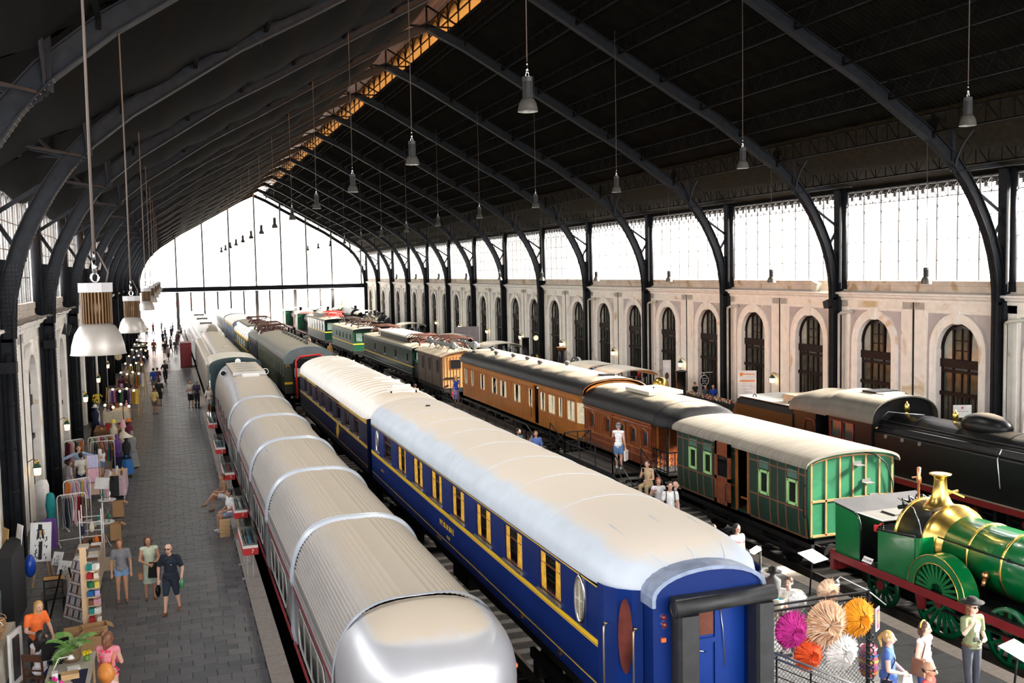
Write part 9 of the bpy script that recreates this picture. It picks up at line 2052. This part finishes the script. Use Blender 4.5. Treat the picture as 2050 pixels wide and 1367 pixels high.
for k in range(46):
 a = rr.uniform(0, 6.28); r_ = rr.uniform(.03, .26); z = .85 + rr.uniform(-.1, .2) - r_ * .3; p = Vector((10.35 + r_ * cos(a), 12.95 + r_ * sin(a), z)); d = Vector((cos(a), sin(a), rr.uniform(-.3, .6))).normalized(); s = d.cross(Vector((0, 0, 1))).normalized() * .035
 q = MB(); q.add([p, p + d * .05 + s, p + d * .13, p + d * .05 - s], [(0, 1, 2, 3)]); q.build('leaf', PLANTL if k % 3 else PLANTG, t)
q = MB(); q.lathe([(0, 0), (.16, 0), (.2, .7), (.0, .68)], (10.35, 12.95, 0), 'z', 16); q.build('planter', CARD, t)
# mannequin bust, lamp post, rack, lecterns
t = thing('mannequin', 'grey dress-form bust in a black hat behind the fence', 'mannequin', (11.75, 17.6, 0)); q = MB(); q.lathe([(.001, 1.62), (.05, 1.6), (.06, 1.5), (.17, 1.42), (.16, 1.2), (.12, 1.0), (.17, .8), (.001, .78)], (11.75, 17.6, 0), 'z', 18); q.cyl((11.75, 17.6, 0), (11.75, 17.6, .8), .025); q.build('torso', mat('grey_form', (.07, .07, .075), .7), t); q = MB(); q.lathe([(.19, 1.6), (.1, 1.62), (.09, 1.7), (.0, 1.71)], (11.75, 17.6, 0), 'z', 18); q.build('hat', BLACK, t)
for i, (x, y, lb) in enumerate(((11.45, 17.0, 'straw bag with blue lining held by the stallholder'), (12.0, 17.2, 'second straw bag with blue lining behind the stallholder'))):
 q = MB(); q.lathe([(.0, 0), (.1, 0), (.17, .26), (.165, .26), (.09, .02)], (x, y, 1.0), 'z', 16); o = tag(q.build('straw_bag', CLOTH['cream']), lb, 'bag'); q = MB(); q.cyl((x, y, 1.2), (x, y, 1.21), .155, n=16); q.build('blue_lining', fabric((.15, .55, .75)), o)
t = thing('lamp_post', 'slim black floodlight stand with a lit head beyond the blue car', 'lamp', (11.9, 18.3, 0)); q = MB(); q.cyl((11.9, 18.3, 0), (11.9, 18.3, 1.95), .025); q.build('pole', BLACK, t); q = MB(); q.obox((11.75, 18.25, 1.88), (.2, .14, .07), Matrix.Rotation(-.4, 3, 'Y')); q.build('lit_head', mat('flood_lit', (1, .95, .8), .3, emis=((1, .85, .5), 8)), t)
rack((11.15, 17.7), (11.6, 17.7), 1.6, 'white rail of red and yellow clothes half hidden by the blue car', 'the rail behind the blue car', ['red', 'orange', 'black', 'yellow', 'red'], (.7, .9))
def lectern(x, y, rz, label):
 t = thing('info_panel', label, 'sign', (0, 0, 0)); R_ = Matrix.Rotation(.3, 3, 'X'); q = MB(); q.obox((0, 0, .98), (.56, .5, .015), R_); q.build('panel', PAPER, t); q = MB(); q.obox((.12, .02, .992), (.2, .18, .004), R_); q.build('photo', mat('grey_photo', (.2, .2, .18), .6), t)
 q = MB(); [q.obox((-.12, .13 - .05 * k, .992 + .018 * (.13 - .05 * k) * 20 * 0 + (.13 - .05 * k) * .31 + .0), (.24, .012, .003), R_) for k in range(5)]; q.build('text_lines', mat('grey_text', (.35, .35, .35), .6), t)
 q = MB(); q.cyl((0, .1, 0), (0, .02, .95), .02); q.box(-.18, .18, .02, .18, 0, .015); q.build('stand', BLACK, t); t.location = (x, y, 0); t.rotation_euler = (0, 0, rz)
lectern(14.45, 19.95, .3, 'white tilted information panel before the green van'); lectern(14.25, 13.6, .3, 'white tilted information panel at the right edge')
# wall-side stalls, right
def art_orange(o, T, R_, w_, h_):
 OR = mat('orange_ink', (.85, .25, .04), .5); q = MB(); q.add([tuple(T(-.6 + .18 * cos(2 * pi * i / 16), .85 + .08 * sin(2 * pi * i / 16))) for i in range(16)], [tuple(range(16))]); q.build('logo_disc', OR, o); q = MB(); blob(q, T, [(-.8, .62), (.85, .62), (.85, .56), (-.8, .56)]); blob(q, T, [(-.5, .88), (.8, .88), (.8, .84), (-.5, .84)], 0); q.build('orange_band', OR, o)
 q = MB(); [blob(q, T, [(-.5 + .1 * k, .4 - .12 * k), (.5, .4 - .12 * k), (.5, .37 - .12 * k), (-.5 + .1 * k, .37 - .12 * k)]) for k in range(4)]; q.build('text_lines', mat('pale_blue_ink', (.5, .55, .7), .6), o); q = MB(); q.add([tuple(T(.1 + .55 * cos(2 * pi * i / 20), -.5 + .28 * sin(2 * pi * i / 20))) for i in range(20)], [tuple(range(20))]); q.build('orange_disc', OR, o)
board('roll_up_banner', 'tall white roll-up banner with orange discs by the right wall', 'banner', 28.1, 44.4, 0, .95, 2.6, -.5, .0, PAPER, art=art_orange)
def art_coffee(o, T, R_, w_, h_):
 q = MB(); q.add([tuple(T(.5 * cos(2 * pi * i / 16), .1 + .2 * sin(2 * pi * i / 16))) for i in range(16)], [tuple(range(16))]); q.build('dark_picture', mat('brown_print', (.1, .05, .03), .6), o)
board('roll_up_banner', 'narrow white banner with a dark round picture by the right wall', 'banner', 29.4, 55.6, 0, .5, 2.2, -.5, 0, PAPER, art=art_coffee)
for i, (x, y, z, lb) in enumerate(((29.6, 37.3, 1.25, 'blank white notice on a stand behind the black engine cab'), (29.2, 30.8, 1.9, 'white notice with a small red emblem behind the black boiler'))):
 o = board('notice', lb, 'sign', x, y, z, .7, .5, -.4, 0, PAPER, art=(lambda o, T, R_, w_, h_: (lambda q: (blob(q, T, [(-.15, .6), (0, .75), (.15, .6), (0, .3)]), blob(q, T, [(-.6, 0), (.6, .0), (.6, -.06), (-.6, -.06)]), q.build('red_emblem', RED, o)))(MB())) if i else None)
 q = MB(); q.cyl((x, y + .02, 0), (x, y + .02, z + .1), .02); q.build('pole', BLACK, o)
t = thing('hanging_sign', 'oval black hanging sign on a bracket by the jewellery sellers', 'sign', (30.2, 51.9, 1.3)); q = MB(); n = 20
q.lathe([(.0, -.03), (.3, -.03), (.3, .03), (0, .03)], (29.9, 51.9, 1.25), 'y', 24, 0, .85); o = q.build('oval_plate', BLACK, t); q = MB(); q.tube([(29.9 + .28 * cos(2 * pi * i / n), 51.86, 1.25 + .32 * sin(2 * pi * i / n)) for i in range(n)], .018, 5, closed=True); q.bar((29.6, 51.9, 1.72), (30.5, 51.9, 1.72), .03); q.bar((29.9, 51.9, 1.72), (29.9, 51.9, 1.55), .02); q.build('rim', WIRE, t)
for k, s_ in enumerate(('Grand', 'Bazar', '& Co')): text(s_, .13, (29.9, 51.84, 1.38 - .14 * k), (pi / 2, 0, 0), WIRE, o)
table('jewellery table heaped with trinkets by the right wall', 27.4, 28.3, 43.0, 50.6, .8, WOOD, CLOTH['black'])
q = MB(); rr = random.Random(77); ms = [CLOTH[c] for c in ('brown', 'mustard', 'red', 'cream', 'grey', 'white')]
for k in range(420): q.obox((27.5 + rr.random() * .7, 43.1 + rr.random() * 7.3, .83 + rr.random() * .06), (.06, .05, .05), Matrix.Rotation(rr.random() * 3, 3, 'Z'), k % 6)
o = tag(q.build('trinkets', ms), 'heap of tiny bracelets and trinkets on the right-hand table', 'jewellery'); o['kind'] = 'stuff'
for i in range(5):
 y = 62 + i * 11; table('long stall table %s along the right wall' % ('first', 'second', 'third', 'fourth', 'fifth')[i], 27.3, 28.4, y, y + 4, .8, WOOD, CLOTH[('black', 'grey', 'maroon', 'black', 'cream')[i]])
 for j in range(6):
  col = rr.choice(list(CN)); q = MB(); h_ = rr.uniform(.15, .5); q.lathe([(.0, 0), (.1, 0), (.12, h_ * .4), (.05, h_ * .8), (.08, h_), (0, h_)], (27.8, y + .4 + .6 * j, .8), 'z', 9); tag(q.build('vase', CLOTH[col]), '%s vase on the %s long stall table, %s from the camera' % (col, ORD(i), ORD(j)), 'vase', 'vases on the right-hand tables')
board('backdrop_banner', 'grey-mauve vaulted picture banner by the right wall', 'banner', 28.6, 97, .2, 2.4, 2.2, -.3, 0, mat('mauve_print', (.38, .32, .35), .7), art=lambda o, T, R_, w_, h_: (lambda q: ([blob(q, T, [(.05 * k, .9), (.3 * k + .06, -.9), (.3 * k, -.9)]) for k in (-3, -2, -1, 1, 2, 3)], q.build('rays', mat('pale_rays', (.6, .55, .55), .7), o)))(MB()))
for i, (x, y) in enumerate(((29.9, 60.5), (29.9, 63.4), (29.9, 45.9))):
 t = thing('fire_extinguisher', 'red fire extinguisher on the right wall, %s from the camera' % ORD([1, 2, 0][i]), 'extinguisher', (x, y, .6)); q = MB(); q.cyl((x, y, .6), (x, y, 1.1), .1); q.build('cylinder', RED, t); q = MB(); q.cyl((x, y, 1.1), (x, y, 1.2), .04); q.build('valve', BLACK, t)
# palms outside the far right
t = thing('shrub', 'green shrub outside the far right corner', 'plant', (27.5, 163, 0)); rr = random.Random(3); q = MB()
for k in range(700): a = rr.uniform(0, 6.28); r_ = rr.uniform(0, 2.6); q.obox((27 + r_ * cos(a), 163.5 + rr.random(), .5 + rr.random() * 3.5 * (1 - r_ / 4)), (.16, .02, .1), Matrix.Rotation(rr.random() * 3, 3, 'Y'))
q.build('foliage', mat('sunlit_leaf', (.2, .26, .08), .7), t, kind='stuff'); q = MB(); q.cyl((27.5, 163.9, 0), (27.5, 163.9, 2.5), .12); q.build('trunk', WOOD, t)
# ------------------------------------------------------------------ figures and lettering to plain meshes
bpy.context.view_layer.update()
dg = bpy.context.evaluated_depsgraph_get()
for o in REM:
 me = bpy.data.meshes.new_from_object(o.evaluated_get(dg)); m0 = o.data.materials[0]
 me.materials.clear(); me.materials.append(m0)
 me.polygons.foreach_set('material_index', [0] * len(me.polygons)); me.polygons.foreach_set('use_smooth', [True] * len(me.polygons)); o['_new'] = me.name
for o in REM: o.modifiers.clear(); o.data = bpy.data.meshes[o['_new']]; del o['_new']
for o in TEXTS:
 me = bpy.data.meshes.new_from_object(o.evaluated_get(dg)); n = o.name
 c = bpy.data.objects.new(n, me); COL.objects.link(c); c.parent = o.parent; c.location = o.location; c.rotation_euler = o.rotation_euler; c.scale = o.scale
 for k in list(o.keys()): c[k] = o[k]
 c.name = 'lettering'
for o in TEXTS: bpy.data.objects.remove(o)
